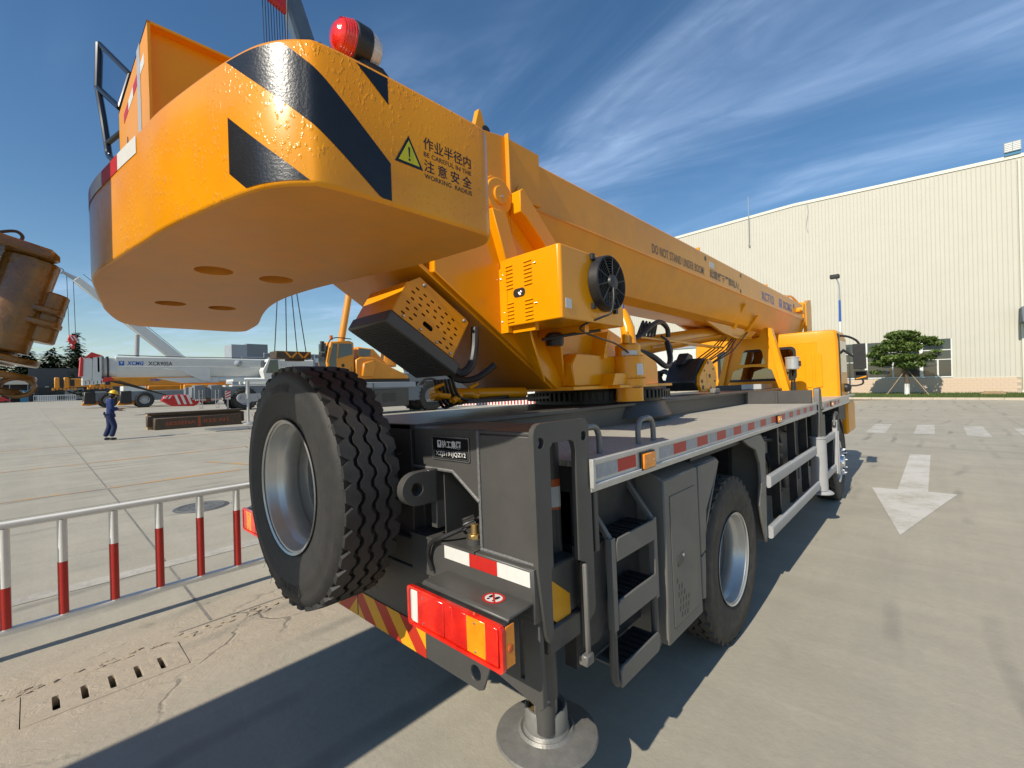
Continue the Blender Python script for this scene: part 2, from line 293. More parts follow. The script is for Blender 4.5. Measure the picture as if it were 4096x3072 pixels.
# ------------------------------------------------------------------ mesh helpers
def cross2(a, b, c): return (b[0]-a[0])*(c[1]-a[1])-(b[1]-a[1])*(c[0]-a[0])
class MB:
    def __init__(s): s.v = []; s.f = []; s.fm = []; s.mi = 0
    def add(s, vs, fs):
        k = len(s.v); s.v += [tuple(x) for x in vs]; s.f += [tuple(i + k for i in f) for f in fs]; s.fm += [s.mi] * len(fs); return s
    def box(s, x0, x1, y0, y1, z0, z1):
        vs = [(x, y, z) for x in (x0, x1) for y in (y0, y1) for z in (z0, z1)]
        return s.add(vs, [(0, 1, 3, 2), (4, 6, 7, 5), (0, 4, 5, 1), (2, 3, 7, 6), (0, 2, 6, 4), (1, 5, 7, 3)])
    def hexa(s, lo, hi):
        return s.add(list(lo) + list(hi), [(3, 2, 1, 0), (4, 5, 6, 7), (0, 1, 5, 4), (1, 2, 6, 5), (2, 3, 7, 6), (3, 0, 4, 7)])
    def prism(s, pts, axis, a, b, holes=()):
        def P(p, t): return {'x': (t, p[0], p[1]), 'y': (p[0], t, p[1]), 'z': (p[0], p[1], t)}[axis]
        loops = [list(pts)] + [list(h) for h in holes]
        flat = [p for lp in loops for p in lp]; nn = len(flat)
        vs = [P(p, a) for p in flat] + [P(p, b) for p in flat]; fs = []
        if holes:
            for t in tessellate_polygon([[Vector((p[0], p[1], 0)) for p in lp] for lp in loops]):
                fs.append(tuple(t)); fs.append(tuple(i + nn for i in reversed(t)))
        else:
            fs.append(tuple(range(nn))); fs.append(tuple(range(2 * nn - 1, nn - 1, -1)))
        k = 0
        for lp in loops:
            m = len(lp)
            for i in range(m):
                j = (i + 1) % m; fs.append((k + i, k + j, k + j + nn, k + i + nn))
            k += m
        return s.add(vs, fs)
    def cyl(s, p0, p1, r, r2=None, n=20, caps=True):
        p0 = Vector(p0); p1 = Vector(p1); d = (p1 - p0).normalized()
        u = d.orthogonal().normalized(); w_ = d.cross(u); r2 = r if r2 is None else r2; vs = []
        for p, q in ((p0, r), (p1, r2)):
            for i in range(n):
                a = 2 * math.pi * i / n; vs.append(p + (u * math.cos(a) + w_ * math.sin(a)) * q)
        fs = [(i, (i + 1) % n, n + (i + 1) % n, n + i) for i in range(n)]
        if caps: fs += [tuple(range(n - 1, -1, -1)), tuple(range(n, 2 * n))]
        return s.add(vs, fs)
    def lathe(s, prof, org, ax, n=32, closed=False):
        org = Vector(org); d = Vector(ax).normalized(); u = d.orthogonal().normalized(); w_ = d.cross(u); m = len(prof); vs = []; fs = []
        for i in range(n):
            a = 2 * math.pi * i / n; e = u * math.cos(a) + w_ * math.sin(a)
            for r, t in prof: vs.append(org + e * r + d * t)
        mm = m if closed else m - 1
        for i in range(n):
            j = (i + 1) % n
            for k in range(mm):
                k2 = (k + 1) % m; fs.append((i * m + k, j * m + k, j * m + k2, i * m + k2))
        return s.add(vs, fs)
    def tube(s, pts, r, n=8, close=False):
        pts = [Vector(p) for p in pts]; vs = []; fs = []; m = len(pts); prev = None
        rs = r if isinstance(r, (list, tuple)) else [r] * m
        for i, p in enumerate(pts):
            if close: t = pts[(i + 1) % m] - pts[i - 1]
            else: t = pts[min(i + 1, m - 1)] - pts[max(i - 1, 0)]
            t.normalize()
            u = t.orthogonal().normalized() if prev is None else (prev - t * prev.dot(t)).normalized()
            prev = u; w_ = t.cross(u)
            for k in range(n):
                a = 2 * math.pi * k / n; vs.append(p + (u * math.cos(a) + w_ * math.sin(a)) * rs[i])
        for i in range(m if close else m - 1):
            j = (i + 1) % m
            for k in range(n):
                k2 = (k + 1) % n; fs.append((i * n + k, i * n + k2, j * n + k2, j * n + k))
        if not close: fs += [tuple(range(n - 1, -1, -1)), tuple(range((m - 1) * n, m * n))]
        return s.add(vs, fs)
    def sphere(s, c, r, n=14, m=8, sc=(1, 1, 1)):
        pr = [(max(1e-5, math.sin(math.pi * i / m)) , -math.cos(math.pi * i / m)) for i in range(m + 1)]
        vs = []; fs = []
        for i in range(n):
            a = 2 * math.pi * i / n
            for q, t in pr: vs.append((c[0] + r * sc[0] * q * math.cos(a), c[1] + r * sc[1] * q * math.sin(a), c[2] + r * sc[2] * t))
        for i in range(n):
            j = (i + 1) % n
            for k in range(m): fs.append((i * (m + 1) + k, j * (m + 1) + k, j * (m + 1) + k + 1, i * (m + 1) + k + 1))
        return s.add(vs, fs)
    def mesh(s, name, mats, angle=32):
        me = bpy.data.meshes.new(name); me.from_pydata(s.v, [], s.f)
        for mm in (mats if isinstance(mats, (list, tuple)) else [mats]): me.materials.append(MATS[mm])
        for p, k in zip(me.polygons, s.fm): p.material_index = k
        bm = bmesh.new(); bm.from_mesh(me); bmesh.ops.recalc_face_normals(bm, faces=bm.faces); bm.to_mesh(me); bm.free()
        if angle: 
            me.polygons.foreach_set('use_smooth', [True] * len(me.polygons)); me.set_sharp_from_angle(angle=R(angle))
        me.update(); return me
    def build(s, name, mats, parent=None, bevel=0.0, angle=32, seg=1):
        o = bpy.data.objects.new(name, s.mesh(name, mats, angle)); COL.objects.link(o)
        if parent: o.parent = parent
        if bevel:
            b = o.modifiers.new('bevel', 'BEVEL'); b.width = bevel; b.segments = seg; b.limit_method = 'ANGLE'; b.angle_limit = R(40)
        return o
def empty(name, loc=(0, 0, 0), parent=None):
    o = bpy.data.objects.new(name, None); COL.objects.link(o); o.location = loc; o.empty_display_size = 0.2
    if parent: o.parent = parent
    return o
def tag(o, label=None, cat=None, group=None, kind=None):
    for k, x in (('label', label), ('category', cat), ('group', group), ('kind', kind)):
        if x: o[k] = x
    return o
def copytree(o, parent=None):
    c = o.copy(); COL.objects.link(c); c.parent = parent
    for ch in list(o.children): copytree(ch, c)
    return c
def rrect(x0, x1, y0, y1, r, n=4):
    pts = []
    for cx, cy, a0 in ((x1 - r, y1 - r, 0), (x0 + r, y1 - r, 90), (x0 + r, y0 + r, 180), (x1 - r, y0 + r, 270)):
        for i in range(n + 1):
            a = R(a0 + 90 * i / n); pts.append((cx + r * math.cos(a), cy + r * math.sin(a)))
    return pts
def circ(cx, cy, r, n=20, ry=None):
    return [(cx + r * math.cos(2 * math.pi * i / n), cy + (ry or r) * math.sin(2 * math.pi * i / n)) for i in range(n)]
def smooth(pts, k=4, close=True):
    res = []; m = len(pts)
    for i in range(m if close else m - 1):
        g = lambda j: pts[j % m] if close else pts[min(max(j, 0), m - 1)]
        p0, p1, p2, p3 = g(i - 1), g(i), g(i + 1), g(i + 2)
        for q in range(k):
            t = q / k
            res.append(tuple(0.5 * ((2 * b_) + (-a + c_) * t + (2 * a - 5 * b_ + 4 * c_ - d) * t * t + (-a + 3 * b_ - 3 * c_ + d) * t ** 3) for a, b_, c_, d in zip(p0, p1, p2, p3)))
    if not close: res.append(tuple(pts[-1]))
    return res
def text(name, body, mt, parent, org, xd, yd, w_=None, h=None, bold=0.0, lift=0.0015, shear=0.0, thick=0.0):
    """flat lettering: fitted to width w_ and height h, org is its lower start corner"""
    cu = bpy.data.curves.new('lettering', 'FONT'); cu.body = body; cu.offset = bold; cu.resolution_u = 3; cu.shear = shear
    if ord(body[0]) < 256: cu.space_character = 1.05
    t = bpy.data.objects.new('lettering', cu); COL.objects.link(t)
    me = bpy.data.meshes.new_from_object(t.evaluated_get(bpy.context.evaluated_depsgraph_get()))
    bpy.data.objects.remove(t); bpy.data.curves.remove(cu)
    xs = [v.co.x for v in me.vertices]; ys = [v.co.y for v in me.vertices]
    x0, x1, y0, y1 = min(xs), max(xs), min(ys), max(ys)
    sy = (h / (y1 - y0)) if h else None; sx_ = (w_ / (x1 - x0)) if w_ else sy; sy = sy or sx_
    X, Y = Vector(xd).normalized(), Vector(yd).normalized(); Z = X.cross(Y)
    for v in me.vertices: v.co = Vector(org) + X * (v.co.x - x0) * sx_ + Y * (v.co.y - y0) * sy + Z * lift
    me.name = name; me.materials.clear(); me.materials.append(MATS[mt]); o = bpy.data.objects.new(name, me); COL.objects.link(o)
    if parent: o.parent = parent
    return o

# ------------------------------------------------------------------ ground
def gz(x):
    pts = ((-3000, 0), (-9, 0), (-3.95, -0.0617), (0.0, 0.0209), (4.0, 0.0), (3000, 0))
    for (a, za), (b_, zb) in zip(pts, pts[1:]):
        if x <= b_: return za + (zb - za) * (x - a) / (b_ - a)
    return 0
XS = [-2500, -600, -200, -80, -40, -20, -9, -6, -4.5, -3.95, -3.89, -3.51, -2.5, -1, 0, 2, 4, 10, 40, 120, 400, 2500]
YS = [-400, -60, -20, -6, -2, -0.07, 0.67, 2, 4, 8, 14, 24, 36.0, 60, 120, 400, 2500]
g = MB(); vs = [(x, y, gz(x)) for x in XS for y in YS]; fs = []
for i in range(len(XS) - 1):
    for j in range(len(YS) - 1):
        if XS[i] == -3.89 and YS[j] == -0.07: continue
        k = len(YS); fs.append((i * k + j, (i + 1) * k + j, (i + 1) * k + j + 1, i * k + j + 1))
g.add(vs, fs); go = g.build('ground', 'concrete'); tag(go, kind='structure')
pit = MB(); z0 = gz(-3.7)
pit.add([(-3.89, -0.07, gz(-3.89)), (-3.51, -0.07, gz(-3.51)), (-3.51, 0.67, gz(-3.51)), (-3.89, 0.67, gz(-3.89)), (-3.89, -0.07, -0.6), (-3.51, -0.07, -0.6), (-3.51, 0.67, -0.6), (-3.89, 0.67, -0.6)],
        [(0, 1, 5, 4), (1, 2, 6, 5), (2, 3, 7, 6), (3, 0, 4, 7), (4, 5, 6, 7)])
tag(pit.build('drain_pit', 'mortar', angle=0), kind='structure')
def sheet(name, pts, mt, lift=0.004, parent=None, kind='structure'):
    """flat marking lying on the ground; pts is a convex polygon in plan"""
    b_ = bmesh.new(); vv = [b_.verts.new((x, y, 0)) for x, y in pts]; b_.faces.new(vv)
    for cx in (-9, -3.95, 0.0, 4.0):
        bmesh.ops.bisect_plane(b_, geom=b_.verts[:] + b_.edges[:] + b_.faces[:], plane_co=(cx, 0, 0), plane_no=(1, 0, 0))
    for v_ in b_.verts: v_.co.z = gz(v_.co.x) + lift
    bmesh.ops.recalc_face_normals(b_, faces=b_.faces)
    for f_ in b_.faces:
        if f_.normal.z < 0: f_.normal_flip()
    me = bpy.data.meshes.new(name); b_.to_mesh(me); b_.free(); me.materials.append(MATS[mt])
    o_ = bpy.data.objects.new(name, me); COL.objects.link(o_)
    if parent: o_.parent = parent
    elif kind: o_['kind'] = kind
    return o_
# lane arrow (pointing towards the camera), crossing bars, yard lines, slab joints
ar = sheet('lane_arrow', [(-0.42, 8.45), (-0.10, 8.45), (-0.08, 12.3), (-0.39, 12.3)], 'lane_paint')
sheet('arrow_head', [(-0.71, 8.44), (0.19, 8.50), (-0.30, 6.05)], 'lane_paint', 0.0045, ar)
for i, (x0, x1) in enumerate(((-1.48, -1.03), (-0.43, 0.0), (0.61, 1.06), (1.64, 2.09), (2.67, 3.12))):
    sheet('crossing_bar', [(x0, 16.45), (x1, 16.5), (x1, 19.6), (x0 + 0.03, 19.5)], 'crossing_paint')
for x, wd, mt, y0, y1 in ((-14.93, 0.06, 'line_yellow', -30, 40), (-10.7, 0.06, 'line_yellow', -30, 3.0), (-5.62, 0.09, 'line_white', -30, 30), (-20.5, 0.06, 'line_yellow', -30, 40)):
    sheet('yard_line', [(x - wd, y0), (x + wd, y0), (x + wd, y1), (x - wd, y1)], mt)
sheet('yard_line', [(-12.6, 2.75), (-10.6, 3.5), (-10.6, 3.62), (-12.6, 2.87)], 'line_yellow', 0.0045)
for y in (-4.1, 0.90, 5.9, 10.9, 15.9, 20.9, 25.9, 30.9):
    sheet('slab_joint', [(-90, y - 0.007), (-4.05, y - 0.009), (-4.05, y + 0.009), (-90, y + 0.007)], 'joint_dark', 0.003)
for y in (13.6, 22.3, 29.0):
    sheet('slab_joint', [(-.6, y - 0.006), (30, y - 0.006), (30, y + 0.006), (-.6, y + 0.006)], 'joint_dark', 0.003)
for x in (-9.2, -13.6, -18.0, -4.02, 1.9, 5.6):
    y0, y1 = (0.70, 1.9) if x == -4.02 else (-30, 36)
    sheet('slab_joint', [(x - 0.006, y0), (x + 0.006, y0), (x + 0.006, y1), (x - 0.006, y1)], 'joint_dark', 0.0025)
# yellow-green drain cover with five slots
dc = MB(); zc_ = gz(-3.7) + 0.004
dc.prism(rrect(-3.885, -3.515, -0.065, 0.665, 0.012), 'z', zc_ - 0.06, zc_, [rrect(-3.735, -3.57, y - 0.016, y + 0.016, 0.012) for y in (0.07, 0.188, 0.308, 0.428, 0.545)][:5])
tag(dc.build('drain_cover', 'concrete', bevel=0.004), 'concrete drain cover with five slots set in the sandy strip by the fence', 'drain cover')
# loose broken crust along the drain edge
ck = MB(); rr = random.Random(3)
for i in range(70):
    y = rr.uniform(-0.3, 1.7); x = -3.93 + rr.gauss(0, 0.035); s_ = rr.uniform(0.006, 0.022); z = gz(x)
    p = [(x + math.cos(a) * s_ * rr.uniform(.6, 1.2), y + math.sin(a) * s_ * rr.uniform(.9, 2.2)) for a in [k * 1.2566 for k in range(5)]]
    ck.prism(p, 'z', z - 0.004, z + rr.uniform(0.003, 0.010))
tag(ck.build('broken_crust', 'concrete', angle=0), 'flaked crust of concrete along the drain edge', 'rubble', kind='stuff')
mh = MB(); mh.lathe([(0.0, 0.006), (0.27, 0.006), (0.275, 0.010), (0.30, 0.010), (0.305, 0.004), (0.335, 0.004), (0.345, 0.0)], (-7.86, 1.68, gz(-7.86)), (0, 0, 1), 40)
for k in range(12):
    a = k * math.pi / 6; mh.box(-7.86 + 0.15 * math.cos(a) - 0.02, -7.86 + 0.15 * math.cos(a) + 0.02, 1.68 + 0.15 * math.sin(a) - 0.008, 1.68 + 0.15 * math.sin(a) + 0.008, gz(-7.86) + 0.004, gz(-7.86) + 0.011)
mo = mh.build('manhole_cover', 'manhole_iron'); tag(mo, 'round iron manhole cover in the yard behind the barrier', 'manhole')
# ------------------------------------------------------------------ the truck crane (its own frame: +Y forwards, leaning 1.2 deg with the yard's fall)
AL = R(1.2)
T = empty('truck_crane', (-1 + math.cos(AL), 0, math.sin(AL))); T.rotation_euler = (0, -AL, 0)
tag(T, 'large yellow truck crane on dark grey chassis, spare wheel mounted at its tail', 'truck crane')
XC = -2.165
def part(mb, name, mt, parent=None, bevel=0.0, **k): return mb.build(name, mt, parent or T, bevel, **k)

# ---- wheels
def tyre_mb(Ro=0.52, W=0.27, tread=True, n=72):
    t = MB(); h = W / 2; s = Ro / 0.52
    prof = [(0.282, -h * 0.80), (0.292, -h * 0.88), (0.325, -h * 0.965), (0.345, -h * 0.975), (0.350, -h * 0.992), (0.395, -h * 1.0), (0.400, -h * 1.016), (0.43, -h * 0.998), (0.462, -h * 0.955), (0.468, -h * 0.965), (0.490, -h * 0.885), (0.500, -h * 0.82), (0.498, -h * 0.70)]
    prof = prof + [(0.498, 0.0)] + [(r, -y) for r, y in reversed(prof)]
    t.lathe([(r * s, y) for r, y in prof], (0, 0, 0), (0, 1, 0), n)
    if tread:
        NP = 38; zz = 0.017
        edges = [(-0.845, -0.545), (-0.415, -0.125), (0.005, 0.295), (0.425, 0.845)]
        for q, (a, b_) in enumerate(edges):
            vs = []; fs = []; m = NP * 4
            for i in range(m):
                ang = 2 * math.pi * i / m; ph = i % 4; off = (0, zz, zz, 0)[ph]
                ya = a * h + (off if q > 0 else (0.0)); yb = b_ * h + (off if q < 3 else 0.0)
                ro = 0.520 * s; ri = 0.497 * s
                if q == 0 and ph == 0: ya += 0.030
                if q == 3 and ph == 0: yb -= 0.030
                ea = 0.005 if q in (0,) else 0.0
                c_, s_ = math.cos(ang), math.sin(ang)
                for r_, y_ in ((ri, ya), (ro - (0.004 if q == 0 else 0), ya), (ro - (0.004 if q == 3 else 0), yb), (ri, yb)): vs.append((r_ * c_, y_, r_ * s_))
            for i in range(m):
                j = (i + 1) % m
                for k in range(3): fs.append((i * 4 + k, j * 4 + k, j * 4 + k + 1, i * 4 + k + 1))
            t.add(vs, fs)
        for k in range(26):                       # moulding whiskers
            a = rnd.uniform(0, 6.28); y = rnd.choice((-1, 1)) * h * rnd.uniform(0.86, 0.95); c_, s_ = math.cos(a), math.sin(a)
            t.cyl((0.495 * c_, y, 0.495 * s_), (0.528 * c_, y * 1.02, 0.528 * s_), 0.0008, n=4)
    return t
def rim_mb(deep=True):
    r = MB(); h = 0.135
    r.lathe([(0.280, -h * 0.92), (0.288, -h * 0.96), (0.289, -h * 0.92), (0.284, -h * 0.89), (0.272, -h * 0.87), (0.268, -h * 0.80), (0.266, -h * 0.55), (0.262, -h * 0.50), (0.248, -h * 0.38), (0.244, -h * 0.32), (0.243, h * 0.10), (0.246, h * 0.14), (0.256, h * 0.20), (0.258, h * 0.26), (0.258, h * 0.56), (0.252, h * 0.62)], (0, 0, 0), (0, 1, 0), 56)
    r.lathe([(0.252, 0.07), (0.262, 0.11), (0.285, 0.125)], (0, 0, 0), (0, 1, 0), 48)
    return r
tyre_me = tyre_mb().mesh('tyre', 'rubber', 40); tyre_dusty = tyre_mb(tread=True).mesh('tyre', 'rubber_dusty', 40); rim_me = rim_mb().mesh('rim', 'rim_silver', 40)
def wheel(loc, rot, tm, front=False):
    e = empty('wheel', loc, T); e.rotation_euler = rot
    for nm, me in (('tyre', tm), ('rim', rim_me)):
        o = bpy.data.objects.new(nm, me); COL.objects.link(o); o.parent = e
    hl = MB()                                      # centre disc: hand holes, studs, hub bore
    prof = [(0.256, 0.078), (0.235, 0.094), (0.205, 0.100)]
    hl.lathe(prof, (0, 0, 0), (0, 1, 0), 48)
    hl.prism(circ(0, 0, 0.206, 48), 'y', 0.0985, 0.104, [circ(0, 0, 0.110, 32)] + [circ(0.158 * math.cos(k * math.pi / 4), 0.158 * math.sin(k * math.pi / 4), 0.027, 14) for k in range(8)])
    hl.build('wheel_disc', 'disc_shaded', e)
    return e
sp = wheel((-2.05, 0.872, 1.272), (0, R(12), 0), tyre_me)
# raised sidewall lettering on the spare, laid along its arc (plain ribs of rubber, the moulded words)
def arc_text(body, rad, start, hgt, e, yface):
    a = start
    for ch in body:
        if ch == ' ': a += 0.06; continue
        wd = hgt * 0.62; c_, s_ = math.cos(a), math.sin(a)
        o = text('sidewall_letter', ch, 'rubber_dusty', e, (rad * c_ - (-s_) * 0, yface, rad * s_), (s_, 0, -c_), (c_, 0, s_), w_=wd, h=hgt, lift=0.0, bold=0.02)
        a -= (wd * 1.25) / rad
arc_text('DOUPRO', 0.405, R(300), 0.045, sp, -0.1385)
arc_text('TUBELESS', 0.41, R(118), 0.032, sp, -0.1385)
wheel((-0.96 - 0.135, 3.07, 0.512), (0, 0, R(90)), tyre_dusty)                       # outer face -Y turned to +X
wheel((-0.96 - 0.135 - 0.33, 3.07, 0.512), (0, 0, R(-90)), tyre_dusty)
wheel((-3.37 + 0.135, 3.07, 0.512), (0, 0, R(-90)), tyre_dusty)
wheel((-3.37 + 0.465, 3.07, 0.512), (0, 0, R(90)), tyre_dusty)
wheel((-0.945 - 0.135, 7.45, 0.512), (0, 0, R(-90)), tyre_dusty); wheel((-3.39 + 0.135, 7.45, 0.512), (0, 0, R(90)), tyre_dusty)
hub = MB(); hub.lathe([(0.0, 0.06), (0.07, 0.055), (0.085, 0.02), (0.10, -0.02), (0.17, -0.03), (0.20, -0.03)], (-0.955, 7.45, 0.512), (1, 0, 0), 28)
hubo = part(hub, 'hub', 'bright_steel')
for k in range(10):
    a = k * math.pi / 5; nb = MB(); p = (-0.985, 7.45 + 0.165 * math.cos(a), 0.512 + 0.165 * math.sin(a))
    nb.cyl(p, (-0.925, p[1], p[2]), 0.017, n=6); nb.cyl((-0.925, p[1], p[2]), (-0.885, p[1], p[2]), 0.014, 0.005, 8); nb.build('wheel_nut', 'bright_steel', hubo)

# ---- chassis
c = MB(); c.box(-2.615, -1.70, 1.15, 8.2, 0.85, 1.515)
c.box(-2.66, -1.66, 1.15, 8.2, 1.49, 1.516)
part(c, 'chassis_beam', 'grey_paint', bevel=0.004)
ax = MB()
for y in (3.07, 7.45): ax.cyl((-3.3, y, 0.512), (-1.1, y, 0.512), 0.085, n=16); ax.sphere((-2.16, y, 0.512), 0.2, 14, 8, (1, .8, .9))
part(ax, 'axle', 'black_part')
un = MB(); un.box(-3.2, -1.15, 1.35, 2.0, 0.62, 1.0); un.box(-3.1, -1.2, 3.75, 6.0, 0.72, 1.2); un.box(-3.2, -1.15, 2.0, 3.0, 1.08, 1.2); un.box(-3.0, -1.3, 6.0, 7.0, 0.75, 1.2)
part(un, 'underframe', 'black_part')
# deck sheets with an upstand, alu edging
for x0, x1, y1 in ((-1.70, -0.955, 6.0), (-3.375, -2.63, 6.0)):
    d = MB(); d.box(x0, x1, 1.45, y1, 1.338, 1.360); part(d, 'deck_plate', 'chequer')
for x0, x1 in ((-1.70, -0.955), (-3.375, -2.63)):
    d = MB(); d.box(x0, x1, 6.2, 9.45, 1.328, 1.352); part(d, 'deck_plate', 'chequer')
def edging(y0, y1, z0, x=-0.94, s=1, tape=True, offs=0.0):
    e = MB(); pr = [(-0.0, 0.0), (0.0, 0.012), (-0.010, 0.014), (-0.010, 0.088), (0.0, 0.090), (0.0, 0.104), (-0.020, 0.104), (-0.020, 0.0)]
    e.prism([(x + s * a, z0 + b_) for a, b_ in pr], 'y', y0, y1)
    e.box(min(x - s * 0.045, x - s * 0.018), max(x - s * 0.045, x - s * 0.018), y0, y1, z0 - 0.022, z0 + 0.006)
    e.box(x - 0.018 if s > 0 else x, x if s > 0 else x + 0.018, y0 - 0.010, y0 + 0.004, z0 - 0.004, z0 + 0.106)
    return part(e, 'deck_edging', 'alu', bevel=0.0015)
eo = edging(1.445, 5.98, 1.270); edging(6.22, 8.65, 1.262); edging(1.445, 5.98, 1.27, -3.39, -1); edging(6.22, 8.65, 1.262, -3.39, -1)
y = 1.472; k = 0
def tape_piece(y0, y1, red, z0=1.298, z1=1.350, x=-0.95, par=None):
    t = MB(); t.box(x, x + 0.0016, y0, y1, z0, z1); t.build('reflector_tape', 'red_tape' if red else 'silver_tape', par or eo)
for y0, y1, r_ in ((1.472, 1.628, 0), (1.628, 1.782, 1)): tape_piece(y0, y1, r_)
y = 2.017; k = 0
while y < 5.80:
    if not (4.05 < y < 4.19): tape_piece(y, y + 0.1535, k % 2)
    y += 0.1545; k += 1
for i in range(8): tape_piece(6.45 + i * 0.15, 6.597 + i * 0.15, i % 2, 1.285, 1.335)
def marker(y0, z0=1.278, z1=1.346, w_=0.115, par=None):
    m_ = MB(); m_.box(-0.952, -0.938, y0 - 0.006, y0 + w_ + 0.006, z0 - 0.004, z1 + 0.006); b_ = part(m_, 'side_marker', 'black_part')
    q = MB(); q.box(-0.940, -0.929, y0, y0 + w_, z0, z1); q.build('lens', 'amber_lens', b_, bevel=0.004)
    sc = MB()
    for yy in (y0 + 0.02, y0 + w_ - 0.02): sc.cyl((-0.930, yy, (z0 + z1) / 2), (-0.9275, yy, (z0 + z1) / 2), 0.004, n=8)
    sc.build('screw', 'bright_steel', b_)
marker(1.822); marker(4.19, 1.292, 1.344, 0.10); marker(6.9, 1.282, 1.335, 0.08)
# cross wall at the deck's front, folding post beside it
cw_ = MB(); cw_.box(-1.70, -1.0, 6.02, 6.06, 1.345, 1.512); cw_.box(-1.36, -1.335, 6.0, 6.02, 1.345, 1.51); part(cw_, 'cross_wall', 'grey_paint', bevel=0.004)
cw_ = MB(); cw_.box(-3.33, -2.63, 6.02, 6.06, 1.345, 1.512); part(cw_, 'cross_wall', 'grey_paint', bevel=0.004)
ps = MB(); ps.prism([(6.0, 0.86), (6.13, 0.86), (6.15, 1.36), (6.14, 1.50), (6.10, 1.535), (6.04, 1.535), (6.02, 1.50)], 'x', -0.985, -0.925); ps.cyl((-0.99, 6.085, 1.30), (-0.905, 6.085, 1.30), 0.02); ps.box(-0.96, -0.93, 6.15, 6.32, 0.92, 1.22)
part(ps, 'outrigger_post', 'grey_paint', bevel=0.006)
# grab handles on the deck
for ya, yb in ((1.53, 1.68), (2.035, 2.195)):
    hd = MB(); hd.tube(smooth([(-1.065, ya, 1.355), (-1.065, ya, 1.43), (-1.065, ya + 0.03, 1.475), (-1.065, yb - 0.03, 1.475), (-1.065, yb, 1.43), (-1.065, yb, 1.355)], 5, False), 0.0135, 12)
    part(hd, 'grab_handle', 'steel_worn')

# ---- tail: outrigger housing, end plate, jack, pad
tb = MB()
tb.box(-1.245, -0.985, 1.14, 1.165, 1.06, 1.49); tb.box(-1.245, -0.985, 1.14, 1.46, 1.49, 1.505); tb.box(-1.245, -0.985, 1.50, 1.53, 1.0, 1.33); tb.box(-1.26, -1.245, 1.165, 1.46, 1.06, 1.49)                                  # lit box
tb.prism([(-1.66, 1.335), (-1.40, 1.335), (-1.25, 1.235), (-1.25, 1.505), (-1.66, 1.505)], 'y', 1.14, 1.46)
tb.box(-2.68, -1.66, 1.18, 1.46, 1.02, 1.512)
tb.box(-3.36, -2.68, 1.14, 1.46, 1.06, 1.505)
tbo = part(tb, 'tail_box', 'grey_paint', bevel=0.004)
sm = MB(); sm.box(-1.252, -1.240, 1.134, 1.142, 1.07, 1.503); sm.tube([(-1.66, 1.137, 1.337), (-1.40, 1.137, 1.337), (-1.25, 1.137, 1.237)], 0.007, 6); sm.tube([(-1.25, 1.137, 1.062), (-1.10, 1.137, 1.062), (-0.99, 1.137, 1.06)], 0.007, 6); sm.build('weld_bead', 'weld', tbo)
lb = MB()                                                                     # lower tail panel
lb.box(-1.66, -0.975, 1.105, 1.17, 0.90, 1.058); lb.box(-1.66, -1.42, 1.17, 1.46, 0.90, 1.058); lb.box(-3.35, -1.66, 1.125, 1.46, 0.90, 1.02)
lb.box(-3.30, -1.06, 1.118, 1.16, 0.665, 0.90)
lbo = part(lb, 'tail_panel', 'grey_paint', bevel=0.004)
for i, (a, b_) in enumerate(((-1.43, -1.283), (-1.283, -1.136), (-1.136, -0.985))):
    t = MB(); t.box(a, b_, 1.1035, 1.105, 1.000, 1.050); t.build('reflector_tape', 'red_tape' if i == 1 else 'white_tape', lbo)
# column reaching down to the pad, open brace beside it
co = MB(); co.prism([(-1.045, 0.90), (-0.975, 0.90), (-0.968, 0.60), (-0.985, 0.585), (-1.03, 0.60), (-1.30, 0.655), (-1.30, 0.69), (-1.05, 0.665)], 'y', 1.128, 1.15)
co.prism([(-1.035, 1.06), (-0.972, 1.06), (-0.972, 0.88), (-1.045, 0.88)], 'y', 1.108, 1.15)
part(co, 'tail_column', 'grey_paint', bevel=0.003)
# bumper bar with chevrons either side of the centre line
bu = MB(); zb0, zb1 = 0.540, 0.668
bu.prism([(-3.28, zb0 + 0.02), (-3.26, zb0), (-1.27, zb0), (-1.245, zb0 + 0.012), (-1.205, zb1 - 0.02), (-1.215, zb1), (-3.28, zb1)], 'y', 1.115, 1.125, [circ(-1.285, 0.600, 0.028, 18, 0.030)])
buo = part(bu, 'bumper', 'grey_paint', bevel=0.002)
def chev(x0, x1, sgn, n=3):
    wdt = (x1 - x0); st = MB(); ss = []
    # diagonal bands clipped to the panel
    per = wdt / 2.62; hgt = zb1 - zb0; sl = hgt * 1.0
    k = -2; bands = []
    while k * per / 1 < wdt + sl:
        a = x0 + k * per
        for q, mt in ((0, 'chevron_red'), (1, 'chevron_yellow')):
            p0 = a + q * per / 2; p1 = p0 + per / 2
            poly = [(p0 - sgn * sl / 2, zb1), (p1 - sgn * sl / 2, zb1), (p1 + sgn * sl / 2, zb0), (p0 + sgn * sl / 2, zb0)]
            for lim, side in ((x0, 1), (x1, -1)):
                outp = []
                for i in range(len(poly)):
                    A, B = poly[i], poly[(i + 1) % len(poly)]
                    ia, ib = (A[0] - lim) * side >= 0, (B[0] - lim) * side >= 0
                    if ia: outp.append(A)
                    if ia != ib:
                        t_ = (lim - A[0]) / (B[0] - A[0]); outp.append((lim, A[1] + t_ * (B[1] - A[1])))
                poly = outp
                if len(poly) < 3: break
            if len(poly) >= 3: bands.append((poly, mt))
        k += 1
    for poly, mt in bands:
        b_ = MB(); b_.prism(poly, 'y', 1.1135, 1.115); b_.build('chevron_band', mt, buo)
chev(-2.160, -1.592, 1); chev(-2.740, -2.172, -1)
